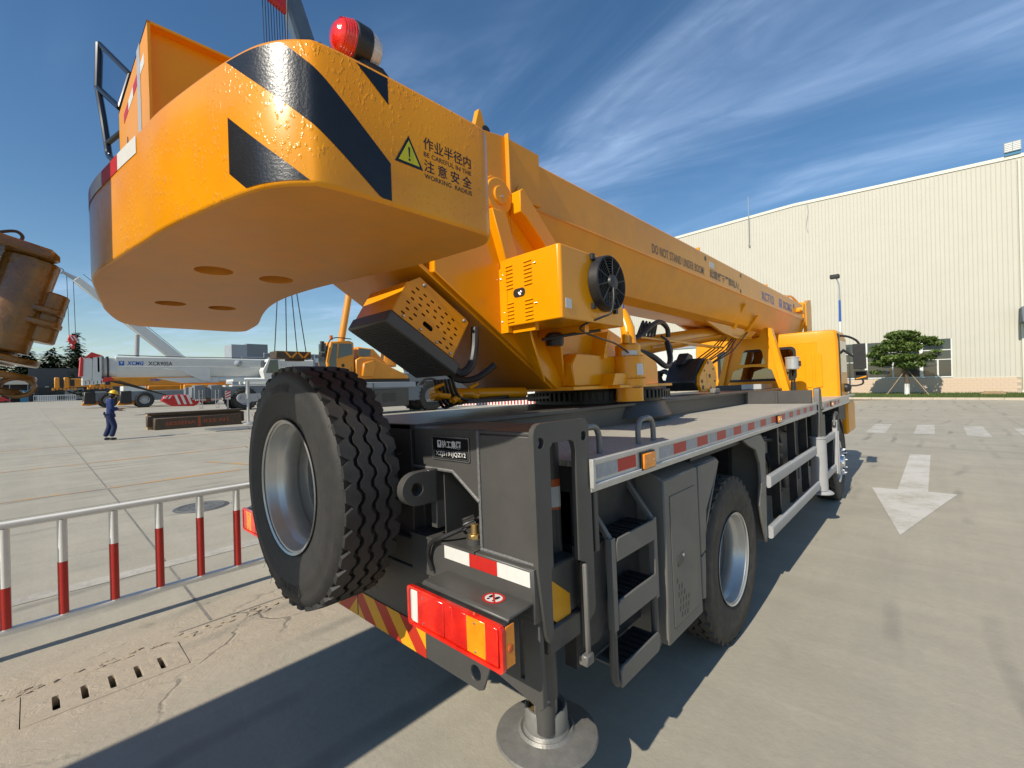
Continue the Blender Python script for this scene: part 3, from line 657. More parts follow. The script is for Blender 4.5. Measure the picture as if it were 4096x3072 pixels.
# tow ear, gusset behind it, brass plug, hose
er = MB(); arc = [(1.035 + 0.075 * math.cos(R(a)), 1.275 + 0.066 * math.sin(R(a))) for a in range(90, 271, 15)]
er.prism([(1.16, 1.341)] + arc + [(1.16, 1.209)], 'x', -1.528, -1.490, [circ(1.030, 1.275, 0.026)])
er.box(-1.528, -1.49, 1.12, 1.16, 1.10, 1.335); part(er, 'tow_ear', 'grey_paint', bevel=0.003)
gu = MB(); gu.box(-1.492, -1.484, 1.16, 1.42, 1.06, 1.33); gu.box(-1.66, -1.25, 1.10, 1.46, 1.052, 1.062); part(gu, 'gusset', 'grey_paint')
pl = MB(); pl.cyl((-1.32, 1.17, 1.06), (-1.32, 1.17, 1.082), 0.034); plo = part(pl, 'drain_plug', 'grey_paint')
q = MB(); q.cyl((-1.32, 1.17, 1.08), (-1.32, 1.17, 1.098), 0.026, n=6); q.cyl((-1.32, 1.17, 1.098), (-1.32, 1.17, 1.135), 0.015, n=12); q.build('brass_nut', 'brass', plo, bevel=0.002)
ho = MB(); ho.tube(smooth([(-1.335, 1.22, 1.15), (-1.36, 1.18, 1.12), (-1.42, 1.10, 1.085), (-1.49, 1.085, 1.05), (-1.515, 1.088, 0.99), (-1.50, 1.095, 0.935)], 6, False), 0.009, 10)
for k in range(5): ho.tube(smooth([(-1.38 + rnd.uniform(-.02, .02), 1.17, 1.09 + k * .012), (-1.36, 1.15, 1.11 + k * .01), (-1.34 + rnd.uniform(-.02, .02), 1.18, 1.13 + k * .008)], 4, False), 0.006, 8)
part(ho, 'brake_hose', 'black_part')
# maker's plate
pp = MB(); pp.prism(rrect(-1.528, -1.295, 1.378, 1.473, 0.006), 'y', 1.136, 1.1395); ppo = part(pp, 'name_plate', 'black_gloss')
fr = MB(); fr.prism(rrect(-1.528, -1.295, 1.378, 1.473, 0.006), 'y', 1.1345, 1.136, [rrect(-1.523, -1.300, 1.383, 1.468, 0.005)]); fr.prism(rrect(-1.517, -1.306, 1.386, 1.418, 0.004), 'y', 1.1345, 1.136, [rrect(-1.515, -1.308, 1.388, 1.416, 0.003)]); fr.build('plate_rim', 'bright_steel', ppo)
text('plate_lettering', '徐工集团', 'label_white', ppo, (-1.463, 1.136, 1.427), (1, 0, 0), (0, 0, 1), w_=0.118, h=0.031, bold=0.025, lift=0.0008)
text('plate_lettering', 'XZJ5191JQZ12', 'label_white', ppo, (-1.503, 1.136, 1.391), (1, 0, 0), (0, 0, 1), w_=0.186, h=0.022, bold=0.015, lift=0.0008)
lg = MB(); lg.prism(rrect(-1.490, -1.466, 1.428, 1.457, 0.003), 'y', 1.1348, 1.136, [[(-1.486, 1.452), (-1.470, 1.452), (-1.478, 1.433)]]); lg.build('plate_emblem', 'label_white', ppo)
# end plate (an upside-down U), jack inside it
ep = MB()
outl = [(1.122, 1.05), (1.122, 1.47)] + [(1.162 + 0.04 * math.cos(R(a)), 1.494 + 0.04 * math.sin(R(a))) for a in (180, 150, 120, 90)] + [(1.408 + 0.04 * math.cos(R(a)), 1.494 + 0.04 * math.sin(R(a))) for a in (90, 60, 30, 0)] + [(1.448, 0.83), (1.44, 0.80), (1.395, 0.78), (1.395, 1.00), (1.355, 1.02), (1.358, 1.42), (1.348, 1.452), (1.325, 1.462), (1.225, 1.462), (1.208, 1.445), (1.203, 1.05), (1.19, 1.03), (1.19, 0.82), (1.168, 0.80), (1.150, 0.83), (1.122, 1.05)][:-1]
ep.prism(outl, 'x', -0.984, -0.962, [circ(1.158, 1.468, 0.019, 14), circ(1.412, 1.468, 0.018, 14)])
part(ep, 'end_plate', 'grey_paint', bevel=0.004)
rod = MB(); rod.box(-0.970, -0.952, 1.374, 1.392, 0.66, 1.00); rod.box(-0.985, -0.945, 1.352, 1.40, 0.635, 0.675); part(rod, 'lock_rod', 'locker_grey', bevel=0.005)
jb = MB(); jb.box(-1.40, -1.030, 1.235, 1.435, 0.80, 1.005); jb.box(-1.38, -1.015, 1.225, 1.445, 0.705, 0.80); jb.box(-2.1, -1.40, 1.25, 1.43, 0.74, 0.98)
jbo = part(jb, 'outrigger_beam', 'grey_paint', bevel=0.008)
yl = MB(); yl.prism([(1.236, 0.945), (1.270, 0.957), (1.375, 0.875), (1.378, 0.79), (1.320, 0.772), (1.236, 0.85)], 'x', -1.0298, -1.0285); yl.build('beam_decal', 'chevron_yellow', jbo)
jk = MB(); jk.cyl((-1.13, 1.418, 0.95), (-1.13, 1.418, 1.47), 0.034, n=20); jk.cyl((-1.17, 1.37, 0.44), (-1.17, 1.37, 0.72), 0.055, n=24); jk.cyl((-1.185, 1.39, 0.28), (-1.185, 1.39, 0.45), 0.040, n=24)
jko = part(jk, 'outrigger_jack', 'grey_paint')
lbj = MB()
for z0_, z1_, mt_ in ((1.18, 1.29, 'label_white'), (1.262, 1.292, 'label_orange'), (1.172, 1.182, 'label_orange')):
    q = MB(); rr_ = 0.0348 if mt_ == 'label_white' else 0.0352; pts_ = [(-1.13 + rr_ * math.cos(R(a)), 1.418 + rr_ * math.sin(R(a))) for a in range(-70, 41, 10)]
    q.add([(x, y_, z_) for z_ in (z0_, z1_) for x, y_ in pts_], [(i, i + 1, i + 13, i + 12) for i in range(11)]); q.build('warning_label', mt_, jko)
pd = MB(); pc = (-1.225, 1.44, 0.0)
pd.lathe([(0.0, 0.205), (0.17, 0.205), (0.205, 0.212), (0.212, 0.222), (0.208, 0.232), (0.16, 0.240), (0.118, 0.246), (0.108, 0.256), (0.098, 0.250), (0.090, 0.262), (0.088, 0.335), (0.082, 0.345), (0.074, 0.345), (0.072, 0.325), (0.0, 0.325)], pc, (0, 0, 1), 44)
pdo = part(pd, 'jack_pad', 'steel_worn')
for a in (200, 250, 300):
    q = MB(); q.cyl((pc[0] + 0.062 * math.cos(R(a)), pc[1] + 0.062 * math.sin(R(a)), 0.325), (pc[0] + 0.062 * math.cos(R(a)), pc[1] + 0.062 * math.sin(R(a)), 0.347), 0.010, n=6); q.build('pad_bolt', 'brass', pdo)
st = MB(); st.cyl((-1.20, 1.41, 0.30), (-1.20, 1.41, 0.46), 0.048, n=20); st.build('pad_stem', 'steel_worn', pdo)

# ---- tail lamps
def tail_lamp(mirror):
    def X(x): return x if not mirror else 2 * XC - x
    def bx(mb, a, b_, *r): a, b_ = X(a), X(b_); mb.box(min(a, b_), max(a, b_), *r)
    br = MB(); pr = [(1.105, 0.952), (0.995, 0.952), (0.984, 0.945), (0.984, 0.82), (0.990, 0.82), (0.990, 0.940), (1.105, 0.946)]
    br.prism(pr, 'x', min(X(-1.42), X(-0.975)), max(X(-1.42), X(-0.975))); bro = part(br, 'lamp_bracket', 'grey_paint', bevel=0.003)
    bk = MB(); bx(bk, -1.45, -0.968, 0.958, 0.990, 0.806, 0.940); lo = part(bk, 'tail_lamp', 'black_part', bevel=0.006)
    segs = ((-1.452, -1.432, 'clear_lens'), (-1.432, -1.397, 'white_tape'), (-1.397, -1.245, 'red_lens'), (-1.245, -1.200, 'red_lens'), (-1.200, -1.128, 'red_lens'), (-1.128, -1.040, 'amber_lens'), (-1.040, -0.985, 'red_lens'), (-0.985, -0.966, 'red_lens'))
    for i, (a, b_, mt_) in enumerate(segs):
        q = MB(); d = 0.946 if i not in (0, 7) else 0.951
        bx(q, a, b_ - 0.0006, d + (0.002 if i == 3 else 0), 0.960, 0.816, 0.932); q.build('lens', mt_, lo, bevel=0.002)
    sh = MB(); a, b_ = sorted((X(-1.457), X(-0.963)))
    sh.prism(rrect(a, b_, 0.800, 0.944, 0.016), 'y', 0.944, 0.958, [rrect(a + 0.012, b_ - 0.012, 0.812, 0.934, 0.010)]); sh.build('lens_rim', 'red_lens', lo, bevel=0.003)
    q = MB(); bx(q, -0.9675, -0.9635, 0.961, 1.000, 0.812, 0.938); q.build('side_lens', 'amber_lens', lo, bevel=0.002)
    q = MB(); q.sphere((X(-0.962), 0.978, 0.868), 0.013, 12, 6, (.35, 1, 1)); q.build('bulb_cap', 'label_orange', lo)
    sc = MB()
    for x_ in (-1.36, -1.085):
        for z_ in (0.828, 0.918): sc.cyl((X(x_), 0.9458, z_), (X(x_), 0.9425, z_), 0.0035, n=8)
    sc.build('screw', 'bright_steel', lo)
    return bro
brk = tail_lamp(False); tail_lamp(True)
# no-step sticker on the lamp bracket
sg = MB(); sg.prism(circ(-1.105, 1.052, 0.042, 28, 0.036), 'z', 0.9525, 0.9535, [circ(-1.105, 1.052, 0.033, 28, 0.028)]); sg.hexa([(-1.135, 1.075, .9525), (-1.130, 1.079, .9525), (-1.075, 1.030, .9525), (-1.080, 1.026, .9525)], [(-1.135, 1.075, .9540), (-1.130, 1.079, .9540), (-1.075, 1.030, .9540), (-1.080, 1.026, .9540)]); sg.build('sticker_ring', 'red_tape', brk)
sg = MB(); sg.prism(circ(-1.105, 1.052, 0.033, 28, 0.028), 'z', 0.9524, 0.9530); sg.build('sticker_ground', 'label_white', brk)
sg = MB()
for x_ in (-1.120, -1.095): sg.prism(circ(x_, 1.058, 0.008, 12, 0.013), 'z', 0.9530, 0.9534); sg.prism(circ(x_ + 0.003, 1.038, 0.006, 10, 0.005), 'z', 0.9530, 0.9534)
sg.build('footprint', 'black_decal', brk)
# spare wheel carrier and recess
sc_ = MB(); sc_.box(-2.25, -1.85, 0.985, 1.19, 1.10, 1.44); sc_.cyl((-2.05, 0.93, 1.272), (-2.05, 1.0, 1.272), 0.09); part(sc_, 'spare_wheel_carrier', 'black_part', bevel=0.006)

# ---- ladder
ld = empty('ladder', (0, 0, 0), T)
for z0_, z1_ in ((0.930, 1.020), (0.672, 0.768), (0.418, 0.500)):
    s_ = MB(); s_.prism([(1.622, z1_ - 0.012), (1.640, z1_ + 0.004), (1.962, z1_ + 0.004), (1.976, z1_ - 0.012), (1.976, z0_ + 0.02), (1.955, z0_), (1.622, z0_)], 'x', -0.978, -0.966)
    s_.box(-1.10, -0.978, 1.63, 1.965, z1_ - 0.02, z1_ - 0.008); s_.build('step', 'locker_grey', ld, bevel=0.003)
    tr = MB()
    for i in range(7): tr.box(-1.085, -0.985, 1.66 + i * 0.042, 1.685 + i * 0.042, z1_ - 0.009, z1_ + 0.002 + 0.003 * (i % 2))
    tr.build('step_tread', 'black_part', ld)
for y_ in (1.604, 1.976):
    r_ = MB(); r_.box(-1.0, -0.968, y_ - 0.016, y_ + 0.016, 0.655, 1.03); r_.hexa([(-1.18, y_ - .012, 1.26), (-1.15, y_ - .012, 1.26), (-1.15, y_ + .012, 1.26), (-1.18, y_ + .012, 1.26)], [(-1.0, y_ - .012, 1.02), (-0.972, y_ - .012, 1.02), (-0.972, y_ + .012, 1.02), (-1.0, y_ + .012, 1.02)])
    r_.build('rail', 'locker_grey', ld, bevel=0.003)
    r_ = MB(); r_.tube(smooth([(-0.99, y_, 0.66), (-0.99, y_, 0.50), (-0.99, y_ + 0.005, 0.455), (-0.985, y_ + 0.02, 0.435)], 5, False), 0.018, 10); r_.build('rail', 'grey_paint', ld)
bk = MB(); bk.box(-1.16, -1.10, 1.50, 2.05, 0.50, 1.22); bk.prism([(1.42, 0.66), (1.60, 0.66), (1.585, 0.645), (1.56, 0.65), (1.53, 0.635), (1.47, 0.64), (1.42, 0.66), (1.42, 0.98), (1.60, 1.02), (1.60, 0.66)][3:], 'x', -1.02, -1.01); part(bk, 'step_backing', 'fender_plastic')

# ---- side locker
lk = MB()
lk.prism([(-0.96, 0.395), (-0.96, 1.185), (-1.07, 1.235), (-1.45, 1.24), (-1.45, 0.42), (-1.02, 0.395)], 'y', 2.062, 2.485)
lko = part(lk, 'side_locker', 'locker_grey', bevel=0.006)
gr = MB(); gr.prism(rrect(2.118, 2.440, 0.452, 1.100, 0.012), 'x', -0.9608, -0.9592, [rrect(2.122, 2.436, 0.456, 1.096, 0.010)]); gr.build('door_gap', 'black_part', lko)
dr = MB(); dr.prism(rrect(2.122, 2.436, 0.456, 1.096, 0.010), 'x', -0.9600, -0.9575); dr.build('locker_door', 'locker_grey', lko, bevel=0.001)
hn = MB(); hn.prism([(2.185, 0.735), (2.255, 0.745), (2.255, 0.795), (2.185, 0.785)], 'x', -0.9575, -0.9535); hn.build('door_latch', 'grey_paint', lko, bevel=0.002)
hn = MB(); hn.cyl((-0.955, 2.243, 0.782), (-0.951, 2.243, 0.782), 0.009, n=14); hn.build('lock_button', 'bright_steel', lko)
for i, cnt in enumerate((1, 2, 3, 3, 3, 2)):
    for j in range(cnt + (1 if i > 2 else 0)):
        if j > 3: continue
        v_ = MB(); y_ = 2.160 + j * 0.034 + (i % 2) * 0.012 + i * 0.006; z_ = 0.660 - i * 0.036 - j * 0.003
        v_.prism([(y_, z_), (y_ + 0.010, z_ + 0.004), (y_ + 0.013, z_ + 0.026), (y_ + 0.003, z_ + 0.022)], 'x', -0.9576, -0.9568); v_.build('vent_slot', 'black_part', lko)
# wheel-arch fenders
fd = MB(); fd.prism([(2.495, 1.19), (2.80, 1.19), (2.83, 1.17), (2.70, 1.03), (2.600, 0.93), (2.575, 0.80), (2.565, 0.71), (2.495, 0.70)], 'x', -0.975, -0.960); fd.prism([(-0.975, 1.19), (-1.09, 1.235), (-1.40, 1.235), (-1.40, 1.21), (-1.09, 1.21), (-0.975, 1.165)], 'y', 2.495, 2.83)
fd.prism([(2.50, 0.69), (2.565, 0.70), (2.56, 0.60), (2.545, 0.45), (2.50, 0.46)], 'x', -0.975, -0.962)
fd.hexa([(-0.96, 2.83, 1.17), (-1.4, 2.83, 1.2), (-1.4, 2.81, 1.2), (-0.96, 2.81, 1.17)], [(-0.96, 2.575, 0.80), (-1.4, 2.575, 0.80), (-1.4, 2.56, 0.80), (-0.96, 2.56, 0.80)])
part(fd, 'fender', 'locker_grey', bevel=0.004)
fd = MB(); fd.prism([(3.33, 1.24), (3.76, 1.24), (3.865, 1.17), (3.845, 0.80), (3.81, 0.41), (3.78, 0.45), (3.70, 0.62), (3.66, 0.72), (3.72, 0.90), (3.71, 1.02), (3.62, 1.14), (3.45, 1.19)], 'x', -0.982, -0.962)
fd.hexa([(-0.965, 3.865, 1.17), (-1.35, 3.865, 1.17), (-1.35, 3.85, 1.17), (-0.965, 3.85, 1.17)], [(-0.965, 3.815, 0.42), (-1.35, 3.815, 0.42), (-1.35, 3.80, 0.42), (-0.965, 3.80, 0.42)])
fd.box(-0.965, -0.955, 3.70, 3.80, 0.80, 0.88)
part(fd, 'fender', 'locker_grey', bevel=0.003)
fd = MB(); fd.box(-1.45, -1.0, 2.5, 3.85, 1.21, 1.235); part(fd, 'fender_top', 'fender_plastic')

# ---- side guard, fuel and air tanks behind it
sg = empty('side_guard', (0, 0, 0), T)
for z_, y1_ in ((0.866, 5.74), (0.478, 5.83)):
    g_ = MB(); g_.prism(rrect(-0.975, -0.930, z_ - 0.048, z_ + 0.048, 0.020, 5), 'y', 3.86, y1_); g_.build('guard_bar', 'guard_grey', sg)
for y_ in (4.35, 5.0, 5.55):
    g_ = MB(); g_.prism([(y_, 1.24), (y_ + 0.05, 1.24), (y_ + 0.035, 0.45), (y_ + 0.01, 0.45)], 'x', -1.05, -0.985); g_.build('guard_bracket', 'black_part', sg)
tk = MB()
for y_, x_, z_, r_, l_ in ((4.12, -1.30, 0.86, 0.21, 0.55), (4.78, -1.28, 0.84, 0.20, 0.35)): tk.lathe([(0, -l_ / 2), (r_ * .7, -l_ / 2), (r_, -l_ / 2 + .05), (r_, l_ / 2 - .05), (r_ * .7, l_ / 2), (0, l_ / 2)], (x_, y_ + .1, z_), (0, 1, 0), 24)
part(tk, 'air_tank', 'black_part')
fl = MB(); fl.box(-1.62, -1.10, 4.75, 5.75, 0.55, 1.18); fl.tube(smooth([(-1.1, 4.5, 1.12), (-1.06, 4.6, 1.0), (-1.05, 4.75, 0.85), (-1.07, 4.9, 0.62)], 5, False), 0.022, 8); fl.tube(smooth([(-1.08, 4.2, 1.15), (-1.03, 4.4, 1.12), (-1.03, 4.65, 1.05), (-1.08, 4.8, 1.12)], 5, False), 0.018, 8)
part(fl, 'fuel_tank', 'fender_plastic', bevel=0.03)
fi = MB(); fi.cyl((-1.12, 4.32, 1.02), (-1.12, 4.32, 1.16), 0.06); part(fi, 'filler_neck', 'steel_worn')
for i, mt_ in enumerate(('far_red', 'chevron_yellow', 'blue_decal')):
    ch = MB(); ch.lathe([(0.045, 0), (0.05, 0.01), (0.05, 0.05), (0.045, 0.06)], (-1.08, 5.08 + i * 0.055, 1.17 - i * .004), (0, 1, 0.0), 16); part(ch, 'air_coupling', mt_)
# front outrigger: cylinder, foot, bracket frame ahead of it
fj = MB(); fj.cyl((-0.955, 5.98, 0.40), (-0.955, 5.98, 0.98), 0.078, n=24); fj.cyl((-0.955, 5.98, 0.975), (-0.955, 5.98, 0.99), 0.086, n=24); fjo = part(fj, 'outrigger_jack', 'guard_grey')
q = MB(); q.lathe([(0, 0.36), (0.11, 0.36), (0.115, 0.37), (0.10, 0.385), (0.07, 0.40), (0.0, 0.41)], (-0.945, 6.0, 0), (0, 0, 1), 24); q.build('jack_pad', 'guard_grey', fjo)
fb = empty('jack_bracket', (0, 0, 0), T)
for z_ in (0.915, 0.500):
    q = MB(); q.prism(rrect(-0.965, -0.925, z_ - 0.045, z_ + 0.045, 0.016, 4), 'y', 6.04, 6.99); q.build('guard_bar', 'guard_grey', fb)
q = MB(); q.box(-0.955, -0.905, 6.97, 7.06, 0.42, 1.10); q.box(-0.91, -0.895, 7.0, 7.05, 0.40, 0.96); q.build('end_bar', 'guard_grey', fb, bevel=0.006)
q = MB(); q.box(-1.02, -0.955, 6.0, 6.2, 0.98, 1.30); q.tube(smooth([(-0.93, 6.95, 1.02), (-0.93, 7.03, 1.16), (-0.92, 7.1, 1.18), (-0.92, 7.15, 1.05), (-0.915, 7.1, 0.85)], 5, False), 0.022, 8); q.build('bracket_arm', 'grey_paint', fb, bevel=0.006)
ff = MB(); arcp = [(7.45 + 0.60 * math.cos(R(a)), 0.512 + 0.60 * math.sin(R(a))) for a in range(0, 181, 12)]; arci = [(7.45 + 0.585 * math.cos(R(a)), 0.512 + 0.585 * math.sin(R(a))) for a in range(180, -1, -12)]
ff.prism(arcp + arci, 'x', -1.35, -0.95); part(ff, 'front_fender', 'fender_plastic')
mf = MB(); mf.box(-1.35, -0.985, 8.07, 8.085, 0.42, 1.0); mf.box(-1.30, -1.0, 7.95, 8.6, 1.0, 1.25); part(mf, 'mud_flap', 'fender_plastic')

# ---- slewing ring, turret
sr = MB(); sr.lathe([(0.30, 1.517), (0.545, 1.517), (0.545, 1.545), (0.585, 1.545), (0.585, 1.610), (0.545, 1.612), (0.545, 1.632), (0.30, 1.632)], (XC, 3.41, 0), (0, 0, 1), 72)
for k in range(84):
    a = 2 * math.pi * k / 84; c_, s_ = math.cos(a), math.sin(a); ca, sa = math.cos(a + 0.018), math.sin(a + 0.018); cb, sb = math.cos(a - 0.018), math.sin(a - 0.018)
    def P(r_, cc, ss, z): return (XC + r_ * cc, 3.41 + r_ * ss, z)
    sr.hexa([P(.583, cb, sb, 1.547), P(.612, cb, sb, 1.547), P(.612, ca, sa, 1.547), P(.583, ca, sa, 1.547)], [P(.583, cb, sb, 1.608), P(.612, cb, sb, 1.608), P(.612, ca, sa, 1.608), P(.583, ca, sa, 1.608)])
part(sr, 'slewing_ring', 'black_part')
rb = MB(); rb.lathe([(0.62, 1.40), (0.56, 1.516), (0.3, 1.516)], (XC, 3.41, 0), (0, 0, 1), 48); part(rb, 'ring_seat', 'grey_paint')
tu = MB()
outl = [(1.36, 2.245), (1.36, 2.46), (1.55, 2.62), (1.66, 2.70), (1.70, 2.80), (1.78, 2.855), (1.88, 2.85), (1.95, 2.79), (2.05, 2.70), (2.42, 2.42), (2.95, 2.08), (3.74, 1.845), (3.76, 1.80), (3.76, 1.645), (2.31, 1.645), (1.36, 2.245)][:-1]
for x0, x1 in ((-1.785, -1.755), (-2.575, -2.545)): tu.prism(outl, 'x', x0, x1)
part(tu, 'turret_side_plate', 'cast_yellow', bevel=0.004)
tu = MB(); tu.prism([(1.20, 2.345), (1.20, 2.325), (2.29, 1.648), (2.33, 1.648), (2.33, 1.668)], 'x', -2.545, -1.785); tu.box(-2.70, -1.63, 2.31, 3.76, 1.632, 1.655); tu.prism([(2.9, 1.655), (3.74, 1.655), (3.74, 1.80), (3.2, 1.95)], 'x', -2.545, -2.52)
tu.box(-2.545, -1.785, 1.36, 1.39, 2.24, 2.52); tu.box(-1.80, -1.54, 2.72, 3.30, 1.632, 1.655)
part(tu, 'turret_floor', 'cast_yellow', bevel=0.003)
# turret: side box, ribs, gussets below the condenser
rbs = MB()
rbs.prism([(2.36, 1.655), (2.95, 1.655), (2.98, 1.86), (2.40, 1.87), (2.34, 1.80)], 'x', -1.757, -1.66)
part(rbs, 'turret_side_box', 'cast_yellow', bevel=0.008)
for ya, yb in ((1.86, 2.16), (2.14, 2.36)):
    r_ = MB(); r_.hexa([(-1.757, ya, 2.0), (-1.60, ya, 2.0), (-1.60, ya + .018, 2.0), (-1.757, ya + .018, 2.0)], [(-1.757, yb, 1.69), (-1.742, yb, 1.69), (-1.742, yb + .018, 1.69), (-1.757, yb + .018, 1.69)]); part(r_, 'turret_rib', 'cast_yellow', bevel=0.002)
r_ = MB(); r_.prism([(2.76, 2.03), (2.80, 2.03), (2.74, 1.84), (2.69, 1.84)], 'x', -1.757, -1.64); r_.prism([(2.66, 1.655), (2.95, 1.655), (2.93, 1.71), (2.85, 1.735), (2.70, 1.735)], 'x', -1.757, -1.56); part(r_, 'turret_rib', 'cast_yellow', bevel=0.002)
wn = MB(); wn.box(-2.545, -1.785, .86, 1.36, 2.43, 2.60); wn.cyl((-2.54, 1.12, 2.56), (-1.79, 1.12, 2.56), .17, n=28); part(wn, 'winch', 'cast_yellow', bevel=.01)
# lugs and pin of the boom foot
pn = MB(); pn.cyl((-1.80, 1.815, 2.74), (-1.728, 1.815, 2.74), 0.100, n=36); pno = part(pn, 'boom_foot_pin', 'boom_yellow', bevel=0.006, seg=2)
q = MB(); q.cyl((-1.73, 1.815, 2.74), (-1.715, 1.815, 2.74), 0.052, n=30); q.build('pin_cap', 'boom_yellow', pno, bevel=0.004); q = MB(); q.cyl((-1.715, 1.81, 2.727), (-1.702, 1.81, 2.727), 0.007, n=8); q.build('grease_nipple', 'bright_steel', pno)
am = MB(); am.prism([(1.915, 2.78), (1.945, 2.80), (2.46, 2.36), (2.34, 2.34), (1.96, 2.64), (1.915, 2.66)], 'x', -1.757, -1.665); part(am, 'turret_arm', 'cast_yellow', bevel=0.004)
am = MB(); am.prism([(1.72, 2.64), (1.83, 2.64), (1.95, 2.33), (1.90, 2.30), (1.84, 2.30)], 'x', -1.757, -1.70); part(am, 'turret_arm', 'cast_yellow', bevel=0.004)
# slewing motor and gearbox
mx_, my_ = -1.605, 2.965
gb = MB(); gb.lathe([(0.0, 1.535), (0.098, 1.535), (0.098, 1.63)], (mx_, my_, 0), (0, 0, 1), 32); gb.lathe([(0.118, 1.645), (0.118, 1.692), (0.112, 1.698), (0.106, 1.70), (0.106, 1.835), (0.110, 1.838), (0.110, 1.852), (0.09, 1.855), (0.09, 1.935), (0.07, 1.95), (0.0, 1.955)], (mx_, my_, 0), (0, 0, 1), 32)
gbo = part(gb, 'slewing_gearbox', 'cast_yellow')
for k in range(22):
    a = 2 * math.pi * k / 22
    for rr_, z_ in ((0.113, 1.697), (0.102, 1.852)):
        q = MB(); q.cyl((mx_ + rr_ * math.cos(a), my_ + rr_ * math.sin(a), z_), (mx_ + rr_ * math.cos(a), my_ + rr_ * math.sin(a), z_ + 0.008), 0.005, n=6); q.build('bolt', 'cast_yellow', gbo)
q = MB(); q.tube([(mx_ + .0, my_ + .02, 1.94), (mx_ - .01, my_ + .03, 2.06), (mx_ - .05, my_ + .05, 2.16), (mx_ - .06, my_ + .05, 2.21)], [0.055, 0.052, 0.045, 0.030], 12); q.cyl((mx_ + .02, my_ - .06, 1.95), (mx_ + .02, my_ - .06, 2.03), 0.025, n=12); q.build('hydraulic_motor', 'cast_yellow', gbo)
q = MB(); q.cyl((mx_ - .06, my_ + .05, 2.21), (mx_ - .065, my_ + .052, 2.25), 0.020, n=10); q.build('port_cap', 'blue_decal', gbo)
def curved_label(nm, cx, cy, r_, a0, a1, z0_, z1_, mt_, par):
    q = MB(); nn = 7; pts_ = [(cx + r_ * math.cos(R(a0 + (a1 - a0) * i / nn)), cy + r_ * math.sin(R(a0 + (a1 - a0) * i / nn))) for i in range(nn + 1)]
    q.add([(x, y_, z_) for z_ in (z0_, z1_) for x, y_ in pts_], [(i, i + 1, i + nn + 2, i + nn + 1) for i in range(nn)]); return q.build(nm, mt_, par)
curved_label('data_plate', mx_, my_, 0.0915, -90, -15, 1.862, 1.895, 'label_white', gbo); curved_label('data_plate', mx_, my_, 0.1075, -30, 10, 1.72, 1.80, 'label_white', gbo)

# ---- condenser box with fan
CX0, CX1, CY0, CY1, CZ0, CZ1 = -1.75, -1.335, 1.815, 2.435, 2.00, 2.377
cb = MB(); cb.prism([(CX0, CY0), (CX1 - 0.012, CY0), (CX1, CY0 + 0.012), (CX1, CY1), (CX0, CY1)], 'z', CZ0, CZ1)
cbo = part(cb, 'condenser_box', 'cast_yellow', bevel=0.006, seg=2)
q = MB(); q.box(CX0 - .02, CX0 + 0.05, CY0 - 0.004, CY0 + 0.04, CZ0 - 0.032, CZ1 - .05); q.build('mounting_bracket', 'cast_yellow', cbo); q = MB(); q.box(CX0 + 0.055, CX1 - 0.2, CY0 + 0.03, CY0 + 0.06, CZ0 - 0.035, CZ0); q.build('mounting_bracket', 'cast_yellow', cbo); q = MB(); q.box(CX0, CX1 - 0.08, CY1 - .3, CY1 - .26, CZ0 - 0.04, CZ0); q.build('mounting_bracket', 'cast_yellow', cbo)
def lv(x0, z0_, cnt):
    for i in range(cnt):
        q = MB(); z_ = z0_ + i * 0.0205
        q.hexa([(x0, CY0 - .0005, z_), (x0 + .058, CY0 - .0005, z_ + .002), (x0 + .058, CY0 - .0005, z_ + .010), (x0, CY0 - .0005, z_ + .008)], [(x0 + .002, CY0 - .0065, z_), (x0 + .056, CY0 - .0065, z_ + .002), (x0 + .056, CY0 - .001, z_ + .010), (x0 + .002, CY0 - .001, z_ + .008)]); q.build('louvre', 'cast_yellow', cbo)
lv(-1.712, 2.205, 7); lv(-1.575, 2.205, 7); lv(-1.712, 2.020, 6); lv(-1.575, 2.020, 6)
q = MB(); q.prism(rrect(-1.655, -1.570, 2.150, 2.198, 0.022, 5), 'y', CY0 - 0.0015, CY0 + 0.0005); q.build('hose_opening', 'black_part', cbo)
q = MB()
for x_, z_ in ((-1.610, 2.170), (-1.596, 2.174), (-1.603, 2.162)): q.sphere((x_, CY0 - 0.003, z_), 0.008, 8, 6)
q.build('pipe_fitting', 'bright_steel', cbo)
for x_, z_ in ((-1.742, 2.27), (-1.742, 2.03), (-1.50, 2.31), (-1.492, 2.311), (-1.50, 2.10), (-1.492, 2.101), (-1.725, 2.29), (-1.725, 2.08)):
    q = MB(); q.sphere((x_, CY0 - 0.004, z_), 0.007 if x_ < -1.74 else 0.004, 8, 6); q.build('bolt', 'bright_steel', cbo)
q = MB(); q.prism([(1.85, 2.055), (1.90, 2.052), (1.902, 2.102), (1.852, 2.105)], 'x', CX1 + .0005, CX1 + .002); q.build('data_plate', 'label_white', cbo)
fy, fz, fr_ = 2.215, 2.222, 0.152
fn = MB(); fn.lathe([(fr_, 0.0), (fr_ + .004, 0.006), (fr_, 0.055), (fr_ - .006, 0.060), (fr_ - .010, 0.056), (fr_ - .010, 0.0)], (CX1, fy, fz), (1, 0, 0), 40)
for y_, z_ in ((fy - .115, fz + .135), (fy - .12, fz - .135), (fy + .12, fz + .13), (fy + .11, fz - .14)): fn.box(CX1, CX1 + .02, y_ - .012, y_ + .012, z_ - .016, z_ + .016)
fno = fn.build('cooling_fan', 'black_part', cbo)
